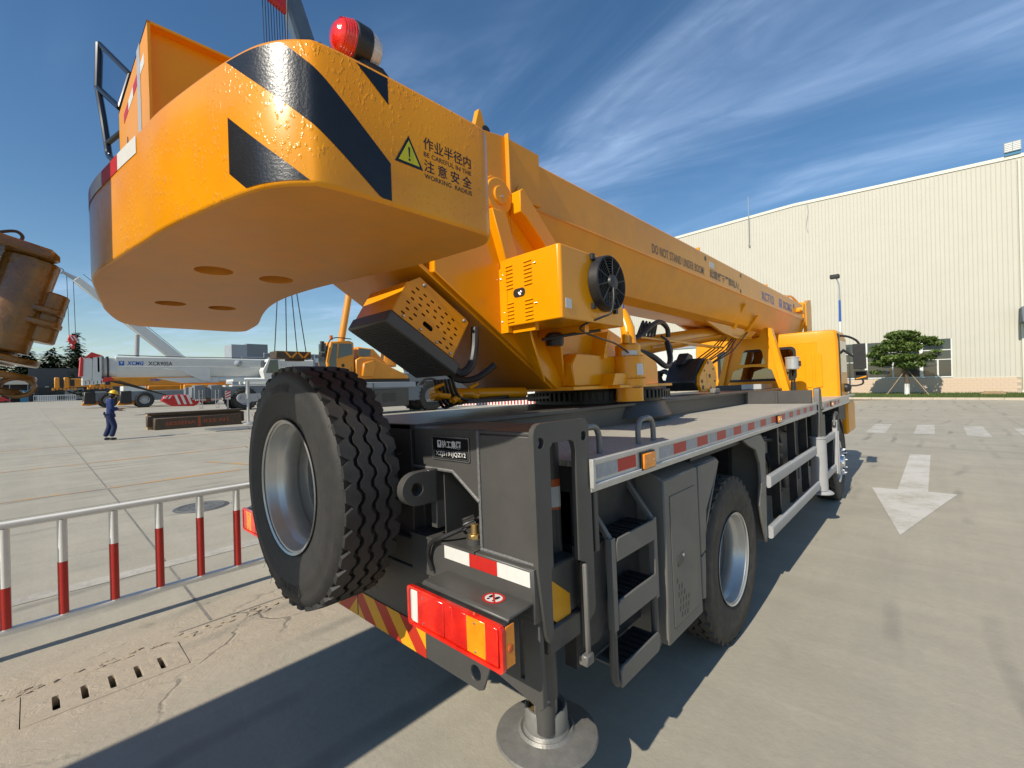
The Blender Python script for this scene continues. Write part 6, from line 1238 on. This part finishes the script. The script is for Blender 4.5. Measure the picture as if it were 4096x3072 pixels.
for y_ in (-2.9, 3.4):
    for x_ in (.75, -.9): bigwheel(Yc, x_, y_, .98, .65, 1 if x_ > 0 else -1)
    q = MB(); q.tube([(.78, y_ + 1.13 * math.cos(R(a)), 1.02 + 1.13 * math.sin(R(a))) for a in range(5, 176, 10)], .09, 6); q.build('mudguard', 'fender_plastic', Yc)
ybm = MB(); ybm.prism([(-.3, -.42), (.3, -.42), (.42, -.2), (.42, .42), (-.42, .42), (-.42, -.2)], 'z', 0, 16); ybo = ybm.build('boom', 'far_yellow', Yc, bevel=.03); ybo.location = (-.5, 1.0, 3.0); ybo.rotation_euler = (R(-9), 0, 0)
q = MB(); q.cyl((-.45, -2.5, 2.6), (-.45, -1.35, 8.4), .20, n=18); q.build('lifting_cylinder', 'far_yellow', Yc)
# two yellow cranes parked beyond the white one
def parked(x, y_, label, txt):
    e = empty('yellow_crane', (x, y_, 0)); tag(e, label, 'crane', 'yellow cranes parked in a row')
    q = MB(); q.prism([(-.45, 2.5), (.45, 2.5), (.5, 2.7), (.5, 3.45), (-.5, 3.45), (-.5, 2.7)], 'y', -5.5, 6); b_ = q.build('boom', 'far_yellow', e, bevel=.03)
    for k in range(2): q = MB(); q.box(-.55, .55, -6.6 + k * .75, -6.2 + k * .75, 2.4, 3.6); q.build('head_plate', 'far_yellow', b_, bevel=.04); 
    q = MB(); q.box(-.52, .52, -6.25, -5.9, 2.6, 3.45); q.box(-.52, .52, -5.4, -5.0, 2.6, 3.4); q.build('section_collar', 'black_part', b_)
    q = MB()
    for k in range(7): q.box(-.4, .4, -6.8 + k * .3, -6.6 + k * .3, 2.15 + .05 * (k % 3), 2.42)
    q.build('head_sheave', 'far_yellow', b_)
    q = MB()
    for k in range(4): q.tube([(.2 - .1 * k, -6.0, 2.2), (.2 - .1 * k, -3.2 + .2 * k, .9)], .03, 5)
    q.build('hoist_rope', 'rope', b_)
    if txt: text('boom_lettering', 'XCMG', 'blue_decal', b_, (.505, -1.6, 2.95), (0, 1, 0), (0, 0, 1), w_=1.0, h=.28, bold=.04, shear=.2); text('boom_lettering', 'XCR30', 'black_decal', b_, (.505, .0, 2.95), (0, 1, 0), (0, 0, 1), w_=1.5, h=.28, bold=.03)
    nbox(e, 'turret_cover', 'far_yellow', -1.0, 1.1, 1.5, 6.5, 1.9, 2.5, bevel=.05); nbox(e, 'carrier', 'grey_wall_dark', -1.2, 1.2, -3.5, 6.5, .8, 1.9, bevel=.05); nbox(e, 'engine_box', 'black_part', -1.2, 1.25, -4.3, -3.3, .5, 1.9, bevel=.08)
    for yy_ in (-2.2, 4.2):
        for xx_ in (1.0, -1.0): bigwheel(e, xx_, yy_, .85, .6, 1 if xx_ > 0 else -1)
    q = MB(); q.prism([(-4.5, .35), (-3.9, .3), (-3.0, .4), (-3.0, .8), (-4.3, .85)], 'x', .3, .8); q.build('hook_block', 'far_yellow', e, bevel=.04); q = MB(); q.tube(smooth([(.5, -3.0, .6), (.5, -2.6, .5), (.5, -2.4, .35), (.5, -2.65, .2), (.5, -2.9, .3)], 4, False), .09, 8); q.build('hook', 'black_part', e)
parked(-66, 11.0, 'yellow crane lettered XCR30 parked just beyond the white crane', True)
parked(-72, 8.5, 'farthest yellow crane, its boom head in front of the dark wall', False)
# crane with white raised boom far behind the white one
q = empty('white_crane', (-95, 14, 0)); tag(q, 'distant white crane with boom raised steeply and red hook block hanging', 'crane'); WR = q
def ray3(X, yy_, zz_): return None
b_ = MB(); A = Vector((0, 8.0, 3.0)); B = Vector((0, -8.9, 19.2)); dv = (B - A).normalized(); pv = Vector((0, dv.z, -dv.y))
def rbox(mb, a, b2, hw, hx): 
    mb.hexa([tuple(a + pv * hw + Vector((hx, 0, 0))), tuple(a - pv * hw + Vector((hx, 0, 0))), tuple(a - pv * hw - Vector((hx, 0, 0))), tuple(a + pv * hw - Vector((hx, 0, 0)))], [tuple(b2 + pv * hw + Vector((hx, 0, 0))), tuple(b2 - pv * hw + Vector((hx, 0, 0))), tuple(b2 - pv * hw - Vector((hx, 0, 0))), tuple(b2 + pv * hw - Vector((hx, 0, 0)))])
rbox(b_, A, A.lerp(B, .75), .75, .7); rbox(b_, A.lerp(B, .74), B, .5, .5); wrb = b_.build('boom', 'white_crane', WR, bevel=.05)
q = MB(); q.cyl((.3, -2.2, 3), tuple(A.lerp(B, .55) + Vector((.3, -.6, -.8))), .35, n=14); q.build('lifting_cylinder', 'guard_grey', WR)
q = MB(); q.tube([tuple(B), tuple(B + Vector((0, -1.5, .9)))], [.35, .2], 8); q.lathe([(.35, -.12), (.45, -.1), (.45, .1), (.35, .12)], tuple(B + Vector((0, -1.7, 1.0))), (1, 0, 0), 18); q.build('jib_nose', 'grey_wall', wrb)
q = MB(); q.tube([tuple(B + Vector((0, -1.0, .4))), (0, -9.8, 10.6)], .04, 5); q.tube([tuple(B + Vector((0, -.3, .0))), (0, -9.1, 10.6)], .04, 5); q.tube([tuple(A + pv * .9), tuple(B + pv * 1.2)], .04, 5); q.build('hoist_rope', 'rope', WR)
q = MB(); q.prism([(-9.9, 10.6), (-9.0, 10.6), (-8.9, 9.9), (-9.15, 9.3), (-9.75, 9.3), (-10.0, 9.9)], 'x', -.3, .3); q.prism([(-9.6, 9.3), (-9.25, 9.3), (-9.2, 8.6), (-9.6, 8.5)], 'x', -.15, .15); wk = q.build('hook_block', 'far_red', WR, bevel=.1)
for k in range(2): q = MB(); y0_ = -9.8 + k * .38; q.hexa([(.302, y0_, 10.5), (.302, y0_ + .15, 10.5), (.302, y0_ + .5, 9.8), (.302, y0_ + .35, 9.8)], [(.31, y0_, 10.5), (.31, y0_ + .15, 10.5), (.31, y0_ + .5, 9.8), (.31, y0_ + .35, 9.8)]); q.build('white_band', 'white_tape', wk)
nbox(WR, 'carrier', 'white_crane', -1.5, 1.5, -4, 10, .9, 3.2, bevel=.1)
for yy_ in (-2.5, 8.0):
    for xx_ in (1.2, -1.2): bigwheel(WR, xx_, yy_, .95, .6, 1 if xx_ > 0 else -1)
# tall slate boom behind, ropes and a test weight hanging from it
TB = empty('tall_crane', (-45, 30, 0)); tag(TB, 'tall slate grey crane boom rising above the counterweight with a bundle of ropes', 'crane')
A = Vector((0, 1.5, 3.0)); B = Vector((0, -13.6, 43.5)); dv = (B - A).normalized(); pv = Vector((0, dv.z, -dv.y))
b_ = MB(); rbox(b_, A, A.lerp(B, .80), .95, .9); rbox(b_, A.lerp(B, .80), B, .78, .75); tbo_ = b_.build('boom', 'boom_slate', TB, bevel=.05)
q = MB(); c_ = A.lerp(B, .80); rbox(q, c_ - dv * .2, c_ + dv * .3, 1.15, 1.1); q.prism([(c_.y + 1.1, c_.z - .3), (c_.y + 2.4, c_.z - 1.2), (c_.y + 1.4, c_.z + .7)], 'x', .6, .9); q.build('section_collar', 'black_part', tbo_)
hp = Vector((0.6, -14.6, 38.9)); q = MB(); q.prism([(hp.y - 1.4, hp.z - .6), (hp.y + 1.9, hp.z - 1.6), (hp.y + 1.5, hp.z + .9), (hp.y - 1.2, hp.z + 1.2)], 'x', .3, 1.0); q.build('upper_block', 'far_red', tbo_, bevel=.1)
q = MB(); q.cyl((.2, hp.y - 1.2, hp.z - .2), (1.1, hp.y - 1.2, hp.z - .2), .8, n=16); q.build('block_sheave', 'far_yellow', tbo_)
for k in range(9):
    q = MB(); y_ = hp.y - .2 + k * .24; q.tube([(.6, y_, hp.z - .8), (.6, y_ + .15, 30 - 0), (.6, y_ * .6 - 5.5, 12)], .035, 5); q.build('hoist_rope', 'rope', tbo_)
nbox(TB, 'carrier', 'grey_wall_dark', -1.6, 1.6, -3, 9, .8, 3.2, bevel=.1)
for yy_ in (-1.5, 2.5, 7.0):
    for xx_ in (1.3, -1.3): bigwheel(TB, xx_, yy_, .95, .6, 1 if xx_ > 0 else -1)
TW = empty('test_weight', (-27.5, 10.45, 3.42)); tag(TW, 'rusty striped test weight slung on four ropes in the yard behind the spare wheel', 'test weight')
q = MB(); q.box(-.5, .5, -.95, 1.0, .0, .42); q.box(-.3, .3, -.2, .7, -.12, .0); two = q.build('weight', 'rust_steel', TW, bevel=.02)
for k in range(4):
    q = MB(); y_ = -.35 + k * .34; d2 = .17 if k % 2 else -.17; q.hexa([(.502, y_ - d2, .02), (.502, y_ - d2 + .12, .02), (.502, y_ + d2 + .12, .40), (.502, y_ + d2, .40)], [(.51, y_ - d2, .02), (.51, y_ - d2 + .12, .02), (.51, y_ + d2 + .12, .40), (.51, y_ + d2, .40)]); q.build('stripe', 'far_yellow', two)
for y_, yt in ((-.85, -.5), (-.2, -.15), (.4, .05), (.92, .25)):
    q = MB(); q.tube([(0, y_, .42), (0, yt, 5.5), (0, 0.0, 9.5)], .028, 5); q.build('sling', 'rope', TW)
q = MB(); q.tube([(0, 0, 9.4), (0, .6, 30)], .04, 5); q.build('hoist_rope', 'rope', TW)
q = MB(); q.cyl((0, 0, 9.2), (0, 0, 10.4), .35, .25, n=12); q.build('hook_block', 'far_yellow', TW)
# its outrigger, swung out beside the spare wheel
q = MB(); q.prism([(-8.02 + .23 * math.cos(R(a)), 1.28 + .23 * math.sin(R(a))) for a in range(60, 301, 15)] + [(-7.2, 1.12), (-7.2, 1.5)], 'x', 1.2, 1.3, [circ(-8.02, 1.28, .12)]); q.build('outrigger_eye', 'guard_grey', Yc)
q = MB(); q.cyl((1.25, -7.78, .08), (1.25, -7.78, 1.25), .055, n=12); q.cyl((1.25, -7.78, 1.25), (1.25, -7.78, 2.1), .085, n=12); q.lathe([(0, .01), (.25, .01), (.24, .06), (.08, .10), (0, .11)], (1.25, -7.78, 0), (0, 0, 1), 18); q.build('outrigger_jack', 'guard_grey', Yc)
q = MB(); q.box(.2, 1.3, -8.4, -3.2, 2.1, 2.2); q.box(-.6, 1.25, -7.2, -3.6, 1.1, 1.45); q.build('outrigger_beam', 'white_crane', Yc)
# far white railing with red feet, behind the cab crane
FF = empty('far_fence', (-26.0, 24.8, 0)); FF.rotation_euler = (0, 0, R(28)); tag(FF, 'distant white paling fence with red bases seen under the crane turret', 'fence')
pmesh = MB().box(-.06, .06, -.02, .02, .0, 1.05).mesh('pale', 'fence_white'); rmesh = MB().box(-.062, .062, -.022, .022, .02, .48).mesh('red_base', 'fence_red')
for k in range(44):
    p_ = bpy.data.objects.new('pale', pmesh); COL.objects.link(p_); p_.parent = FF; p_.location = (-6 + k * .26, 0, 0)
    r_ = bpy.data.objects.new('red_base', rmesh); COL.objects.link(r_); r_.parent = p_
q = MB(); q.box(-6.2, 5.5, -.03, .03, 1.05, 1.13); q.box(-6.2, 5.5, -.015, .015, .0, .95); q.build('rail', 'fence_white', FF)

# ------------------------------------------------------------------ cream warehouse
WY = 48.0
WH = empty('warehouse', (0, WY, 0)); tag(WH, 'long cream metal-clad warehouse with brick base, strip windows and sloping roof edge', 'building')
def wtop(x): return 17.25 - abs(x + 9) * .034
pn_ = MB(); w0 = 1.0
prof = []
for k in range(4):
    x_ = k * .25; prof += [(x_, 0), (x_ + .20, 0), (x_ + .212, -.032), (x_ + .238, -.032)]
prof.append((1.0, 0))
def panel(x, z0_, z1_):
    q = MB(); m_ = len(prof); vs = [(x + p, d, z_) for z_ in (z0_, z1_) for p, d in prof]; q.add(vs, [(i, i + 1, m_ + i + 1, m_ + i) for i in range(m_ - 1)]); return q
me_full = None
win_x0, win_x1, win_z0, win_z1 = -9.4, 1.13, 1.33, 4.28
door = (-24.0, -18.0, 0, 4.9)
for k in range(-52, 31):
    x = float(k) + .13
    if win_x0 - .5 < x < win_x1 - .5: z0_ = win_z1
    elif door[0] <= x < door[1]: z0_ = 5.4
    else: z0_ = 1.25
    panel(x, z0_, wtop(x)).build('wall_panel', 'wall_cream', WH, angle=0)
q = MB(); q.box(-52, 31, .06, .3, 0, 16.2); q.build('inner_wall', 'mortar', WH) if False else None
q = MB(); q.hexa([(-52, 30, 15.5), (31, 30, 15.5), (31, .2, 15.6), (-52, .2, 15.6)], [(-52, 30, 15.6), (31, 30, 15.6), (31, .2, 15.8), (-52, .2, 15.8)]); q.box(-52, -51.8, .1, 30, 0, 15.5); q.box(30.8, 31, .1, 30, 0, 15.5); q.box(-52, 31, 29.8, 30, 0, 15.5); q.build('roof', 'grey_wall', WH)
q = MB()
xs_ = [-52, -30, -9, 10, 31]
for a, b2 in zip(xs_, xs_[1:]): q.hexa([(a, -.07, wtop(a) - .02), (b2, -.07, wtop(b2) - .02), (b2, .25, wtop(b2) - .02), (a, .25, wtop(a) - .02)], [(a, -.07, wtop(a) + .22), (b2, -.07, wtop(b2) + .22), (b2, .25, wtop(b2) + .22), (a, .25, wtop(a) + .22)])
q.build('roof_edge', 'wall_trim', WH)
# blockwork base: each block where it shows, one mesh elsewhere
bkm = MB().box(-.196, .196, -.03, .05, .004, .203).mesh('block', 'block_cream')
for r_ in range(6):
    for k in range(-24, 12):
        x = k * .4 + (.2 if r_ % 2 else 0)
        if x < -9.2 or x > 4.6: continue
        o_ = bpy.data.objects.new('block', bkm); COL.objects.link(o_); o_.parent = WH; o_.location = (x, 0, r_ * .207 + .0)
q = MB(); q.box(-52, 31, .0, .04, 0, 1.245); qo = q.build('base_wall', 'mortar', WH)
q = MB(); q.box(-9.2, 31, -.035, .02, 1.245, 1.275); q.build('base_coping', 'wall_trim', WH)
# windows: frames, bars, panes
q = MB(); q.box(win_x0, win_x1, 3.2, 3.3, 0, 5); q.build('dark_interior', 'grey_wall_dark', WH)
q = MB(); q.box(win_x0, win_x1, .3, 3.2, .0, .1); q.build('inner_floor', 'grey_wall', WH)
def bar(x0, x1, z0_, z1_): nbox(WH, 'window_frame', 'white_paint', x0, x1, -.01, .10, z0_, z1_)
bar(win_x0, win_x1, win_z0 - .02, win_z0 + .07)
bar(win_x1 - .07, win_x1, win_z0 + .07, win_z1)
for x in (-8.2, -4.05, -.62): bar(x - .10, x + .10, win_z0 + .07, win_z1 - .0)
for x0, x1 in ((-8.1, -4.15), (-3.95, -.72), (-.52, win_x1 - .07)):
    bar(x0, x1, 3.40, 3.47); bar(x0, x1, 2.67, 2.73); xm = (x0 + x1) / 2 + (.05 if x1 > 0 else 0); bar(xm - .05, xm + .05, win_z0 + .07, 2.67)
    for a, b2, c_, d in ((x0, x1, 3.47, win_z1), (x0, x1, 2.73, 3.40), (x0, xm - .05, win_z0 + .07, 2.67), (xm + .05, x1, win_z0 + .07, 2.67)): nbox(WH, 'window_pane', 'glass_dark', a, b2, .04, .05, c_, d)
# roller door behind the boom
q = MB(); q.box(door[0], door[1], .05, .09, 0, 4.95); ro = q.build('roller_door', 'white_paint', WH)
for k in range(33): nbox(WH, 'door_slat', 'white_paint', door[0], door[1], .03, .05, .02 + k * .15, .155 + k * .15)
nbox(WH, 'door_lintel', 'grey_wall', door[0] - .2, door[1] + .2, -.08, .09, 4.95, 5.4)
# downpipe, canopy, lightning rod, cable, floodlight
q = MB(); q.cyl((4.72, -.10, .25), (4.72, -.10, 16.6), .07, n=10); q.tube([(4.72, -.10, .3), (4.65, -.2, .12)], .07, 8); q.build('downpipe', 'wall_trim', WH)
nbox(WH, 'door_canopy', 'grey_wall_dark', 4.55, 9.0, -1.5, -.03, 5.0, 6.1, bevel=.05)
q = MB(); q.cyl((-12.75, -.2, 14.5), (-12.75, -.2, 19.2), .035, n=6); q.sphere((-12.75, -.2, 14.5), .09, 8, 6); q.build('lightning_rod', 'grey_wall', WH)
q = MB(); q.tube(smooth([(-8.0, -.06, 17.2), (-7.9, -.06, 16.4), (-8.05, -.06, 15.3), (-7.95, -.06, 14.6)], 4, False), .02, 5); q.build('loose_cable', 'grey_wall', WH)
fl = empty('floodlight', (4.42, WY - .1, wtop(4.42) + .22)); tag(fl, 'pale grey floodlight panel on the warehouse roof edge', 'floodlight')
nbox(fl, 'lamp_panel', 'grey_wall', -.42, .42, -.12, .0, .22, .92); q = MB()
for k in range(5):
    for j in range(2): q.box(-.38 + j * .40, -.02 + j * .40, -.14, -.12, .27 + k * .125, .35 + k * .125)
q.build('lamp_strip', 'white_tape', fl); nbox(fl, 'bracket', 'blue_box', -.4, .4, -.05, .05, 0, .22)
# verge with kerb
q = MB(); q.box(-60, 40, 38.55, WY - .03, -.02, .10); vg = q.build('verge', 'grass'); tag(vg, kind='structure')
km = MB().box(.006, .994, -.25, 0, 0, .14).mesh('kerb_stone', 'kerb'); kb = empty('kerb', (0, 38.55, 0)); kb['kind'] = 'structure'
for k in range(-30, 22):
    o_ = bpy.data.objects.new('kerb_stone', km); COL.objects.link(o_); o_.parent = kb; o_.location = (float(k), 0, 0)
gr_ = MB(); rr = random.Random(5)
for i in range(12000):
    x, y_ = rr.uniform(-9, 7), rr.uniform(38.6, 47.9); h_ = rr.uniform(.05, .14); a = rr.uniform(0, 6.28); dx, dy = .02 * math.cos(a), .02 * math.sin(a)
    gr_.add([(x - dx, y_ - dy, .10), (x + dx, y_ + dy, .10), (x + rr.uniform(-.05, .05), y_ + rr.uniform(-.05, .05), .10 + h_)], [(0, 1, 2)])
tag(gr_.build('grass_blades', 'grass', angle=0), 'short grass growing on the verge along the warehouse', 'grass', kind='stuff')
q = MB(); 
for k in range(9): q.tube([(3.0 + .62 * math.cos(a) * (1 - .04 * k), 44.6 + .35 * math.sin(a), .14 + .022 * k) for a in [2 * math.pi * i / 24 for i in range(24)]], .03, 5, True)
tag(q.build('rope_coil', 'timber'), 'tan coil of rope lying on the grass verge by the warehouse', 'rope coil')
q = MB(); q.box(4.15, 4.33, 42.0, 42.1, .10, .62); q.box(4.2, 4.28, 42.0, 42.1, .62, .72); tag(q.build('marker_stake', 'kerb', bevel=.02), 'short pale marker stake on the verge near the kerb', 'marker post')
# street lamp
SL = empty('street_lamp', (-5.0, 41.6, .1)); tag(SL, 'slim street lamp with blue banded pole standing on the warehouse verge', 'street lamp')
q = MB(); q.cyl((0, 0, 0), (0, 0, 5.6), .085, .075, n=12); q.build('pole', 'white_paint', SL); q = MB(); q.cyl((0, 0, 5.6), (0, 0, 7.2), .08, .07, n=12); q.build('pole_band', 'blue_decal', SL)
q = MB(); q.cyl((0, 0, 7.2), (0, 0, 7.9), .06, .05, n=10); q.tube(smooth([(0, 0, 7.9), (-.02, -.05, 8.4), (-.15, -.1, 8.85), (-.22, -.12, 9.0)], 4, False), .045, 8); q.build('pole_arm', 'grey_wall', SL); nbox(SL, 'lamp_head', 'black_part', -.55, .05, -.3, .1, 8.85, 9.15, bevel=.05)

# ------------------------------------------------------------------ trees
def leaf_cloud(name, mts, par, blobs, n, size, seed, droop=0.0, flat=.5):
    r_ = random.Random(seed); q = MB(); tot = sum(b_[3] * b_[4] * b_[5] for b_ in blobs)
    for cx_, cy_, cz_, ax_, ay_, az_ in blobs:
        for i in range(int(n * ax_ * ay_ * az_ / tot)):
            while True:
                u = [r_.uniform(-1, 1) for _ in range(3)]; d = sum(t * t for t in u)
                if .12 < d < 1 and r_.random() < d + .15: break
            p = Vector((cx_ + u[0] * ax_, cy_ + u[1] * ay_, cz_ + u[2] * az_)); s_ = size * r_.uniform(.6, 1.35)
            nrm = Vector((r_.gauss(0, 1), r_.gauss(0, 1), r_.gauss(flat, 1))).normalized(); t_ = nrm.orthogonal().normalized(); t_.rotate(Matrix.Rotation(r_.uniform(0, 6.28), 3, nrm)); b2 = nrm.cross(t_)
            q.mi = 0 if r_.random() < .6 else 1
            q.add([p - t_ * s_, p - b2 * s_ * .42, p + t_ * s_ - Vector((0, 0, droop * s_)), p + b2 * s_ * .42], [(0, 1, 2, 3)])
    return q.build(name, mts, par, angle=0)
TR = empty('verge_tree', (-1.4, 44.3, .1)); tag(TR, 'young leafy tree with whitewashed trunk propped on the verge in front of the windows', 'tree')
q = MB(); q.tube(smooth([(0, 0, 0), (.02, 0, 1.0), (.0, .02, 2.2), (-.03, 0, 3.6), (.05, 0, 4.5)], 3, False), [.15] * 4 + [.12] * 3 + [.08] * 3 + [.05] * 3, 10)
for a, z_, l_ in ((.2, 1.9, 1.7), (2.9, 2.0, 1.8), (4.0, 2.4, 1.2), (5.9, 2.7, 1.7), (1.4, 3.1, 1.2), (3.3, 3.1, 1.7), (.3, 3.6, 1.5), (2.6, 3.9, 1.0)): q.tube([(0, 0, z_), (l_ * .5 * math.cos(a), l_ * .5 * math.sin(a), z_ + .18), (l_ * math.cos(a), l_ * math.sin(a), z_ + .28)], [.05, .035, .015], 6)
q.build('trunk', 'bark', TR); q = MB(); q.cyl((0, 0, 0), (.015, 0, .82), .16, .15, n=14); q.build('whitewash', 'white_paint', TR)
leaf_cloud('crown', ('leaf', 'leaf_pale'), TR, [(-.2, 0, 4.45, 1.0, .9, .34), (.9, .1, 4.05, .9, .7, .22), (1.5, .2, 3.75, .6, .6, .18), (-1.1, 0, 3.55, 1.0, .9, .34), (-1.75, 0, 3.05, .6, .6, .28), (.15, -.2, 3.55, .8, .8, .36), (-.3, -.3, 2.75, 1.2, .9, .30), (-1.5, .1, 2.45, .7, .6, .30), (.95, .2, 2.75, .75, .6, .26), (.2, -.2, 2.25, .9, .8, .28), (-1.75, .2, 1.72, .42, .4, .16), (1.6, .1, 3.1, .4, .5, .14), (-.6, 0, 4.0, .8, .8, .25)], 6500, .15, 11, .3, 1.2)
for a, x_ in ((0, -1.15), (1, 1.2)):
    q = MB(); q.tube([(x_, -.4, .0), (x_ * .1, 0, 1.75)], .03, 6); q.build('prop_stake', 'timber', TR)
# evergreens beyond the yard
def evergreen(x, y_, h_, rad, seed, label, pointed=False):
    e = empty('cedar_tree', (x, y_, 0)); tag(e, label, 'tree', 'evergreens beyond the yard'); q = MB(); q.cyl((0, 0, 0), (0, 0, h_ * .97), .35, .05, n=8); q.build('trunk', 'bark', e)
    r_ = random.Random(seed); q = MB(); tiers = 17
    for t in range(tiers):
        f = t / (tiers - 1); z_ = h_ * (.12 + .86 * f); rr_ = (rad * (1 - f) ** .85 if pointed else rad * math.sqrt(max(0, 1 - f ** 2.4))) + .35
        for k in range(max(7, int(22 * (1 - f) + 8))):
            a = r_.uniform(0, 6.28); l_ = rr_ * r_.uniform(.55, 1.12); zz = z_ + r_.uniform(-.5, .5) * h_ * .04
            for s_ in range(max(3, int(l_ * 3.2))):
                g_ = (s_ + r_.random()) / max(3, int(l_ * 3.2)); p = Vector((math.cos(a) * l_ * g_ + r_.gauss(0, .35), math.sin(a) * l_ * g_ + r_.gauss(0, .35), zz - .28 * l_ * g_ * g_ + r_.gauss(0, .25))); sz = r_.uniform(.45, 1.0)
                for m_ in range(5):
                    d = Vector((math.cos(a + r_.uniform(-.9, .9)), math.sin(a + r_.uniform(-.9, .9)), r_.uniform(-.45, .12))).normalized(); sd_ = d.cross(Vector((0, 0, 1))).normalized(); q.mi = 0 if r_.random() < .62 else 1
                    q.add([p - d * sz * .5, p + sd_ * sz * .34, p + d * sz, p - sd_ * sz * .34], [(0, 1, 2, 3)])
    q.build('crown', ('conifer', 'conifer_pale'), e, angle=0)
evergreen(-176, 9.0, 18.6, 7.0, 1, 'tallest pointed evergreen tree behind the dark wall, right of the group', True)
evergreen(-178, 13.0, 12.6, 5.0, 2, 'evergreen tree partly behind the white boom head')
evergreen(-181, 4.5, 14.2, 5.4, 3, 'broad evergreen tree in the middle behind the dark wall')
evergreen(-180, -.5, 14.4, 5.4, 4, 'broad evergreen tree beside the ochre boom head')
evergreen(-186, -6.5, 13.6, 5.4, 6, 'evergreen tree mostly hidden by the ochre boom head')
# ------------------------------------------------------------------ far buildings
DB = empty('dark_building', (-172, 6, 0)); tag(DB, 'low dark grey building behind the parked yellow cranes', 'building')
nbox(DB, 'wall', 'dark_wall', -8, 0, -6.2, 16, 0, 8.75); nbox(DB, 'doorway', 'black_part', -.02, .03, -4.4, -2.2, 0, 3.6); 
nbox(DB, 'wall_sign', 'label_white', .0, .04, -5.9, -4.8, 2.9, 3.25); nbox(DB, 'wall_sign', 'label_white', .0, .04, -5.9, -5.2, 2.0, 2.4); nbox(DB, 'lamp_sign', 'label_white', .0, .06, -3.2, -2.5, 3.75, 3.95); nbox(DB, 'shutter', 'guard_grey', .0, .04, .5, 4.2, .3, 3.3)
TN = empty('canopy_shed', (-168, -5.5, 0)); tag(TN, 'open shed with pale curved canopy roof at the far left', 'shed')
q = MB(); q.prism([(-7, 4.6), (5.4, 4.5), (5.3, 5.1), (2.5, 5.75), (-2, 6.0), (-7, 6.0)], 'x', -6, 0); q.build('canopy_roof', 'tarp', TN); nbox(TN, 'back_wall', 'black_part', -6, -5.8, -7, 5.2, 0, 4.6)
for y_ in (-6, -2, 2, 5.1): nbox(TN, 'post', 'grey_wall', -.3, -.1, y_, y_ + .15, 0, 4.6)
q = MB(); q.box(-166.6, -165.4, -1.65, -.45, 0, 2.9); q.box(-166.7, -165.3, -1.7, -.4, 2.9, 2.98); tag(q.build('blue_cabinet', 'blue_box', bevel=.03), 'tall blue steel cabinet standing by the far shed', 'cabinet')
CR = empty('parked_car', (-165, -5.2, 0)); tag(CR, 'small red car parked under the far shed at the left edge', 'car')
q = MB(); q.prism([(-2.0, .35), (1.9, .35), (1.9, .8), (1.3, .95), (.7, 1.4), (-.9, 1.42), (-1.6, .95), (-2.0, .85)], 'x', -.85, .85); q.build('body', 'far_red', CR, bevel=.08); q = MB(); q.prism([(.55, .98), (.25, 1.32), (-.8, 1.34), (-1.3, .98)], 'x', .851, .86); q.build('window', 'glass_dark', CR)
for y_ in (-1.2, 1.2): q = MB(); q.cyl((.6, y_, .32), (.88, y_, .32), .32, n=16); q.build('wheel', 'rubber', CR)
WFN = empty('railing', (-165, 4.2, 0)); tag(WFN, 'white railing far across the yard below the dark wall', 'railing')
nbox(WFN, 'rail', 'fence_white', -.03, .03, -3.6, 4.0, 1.45, 1.6); nbox(WFN, 'rail', 'fence_white', -.03, .03, -3.6, 4.0, .15, .28); nbox(WFN, 'infill_panel', 'guard_grey', -.01, .01, -3.0, .6, .3, 1.45)
for k in range(20): nbox(WFN, 'baluster', 'fence_white', -.025, .025, -3.6 + k * .4, -3.52 + k * .4, 0, 1.6)
GB = empty('grey_building', (-210, 66, 0)); tag(GB, 'grey flat-roofed building with stepped tower and rows of small windows in the distance', 'building')
nbox(GB, 'tower', 'grey_wall', -10, 0, -9.2, -3.5, 0, 20.6); nbox(GB, 'tower', 'grey_wall_dark', -10, .0, -3.5, 4.6, 0, 21.1); nbox(GB, 'step_block', 'grey_wall', -5, .6, -5.6, 2.8, 0, 15.6); nbox(GB, 'wall', 'grey_wall_dark', -8, 1.0, 2.8, 48, 0, 17.0); nbox(GB, 'parapet', 'grey_wall', -8, 1.2, 2.8, 48, 17.0, 17.4)
for k in range(15):
    nbox(GB, 'window', 'label_white', 1.0, 1.12, 4.2 + k * 2.9, 5.7 + k * 2.9, 13.6, 15.6); nbox(GB, 'pier', 'grey_wall', 1.0, 1.5, 6.6 + k * 2.9, 6.95 + k * 2.9, 0, 17.0); nbox(GB, 'window', 'glass_dark', 1.0, 1.1, 4.2 + k * 2.9, 5.7 + k * 2.9, 8.5, 11.5)
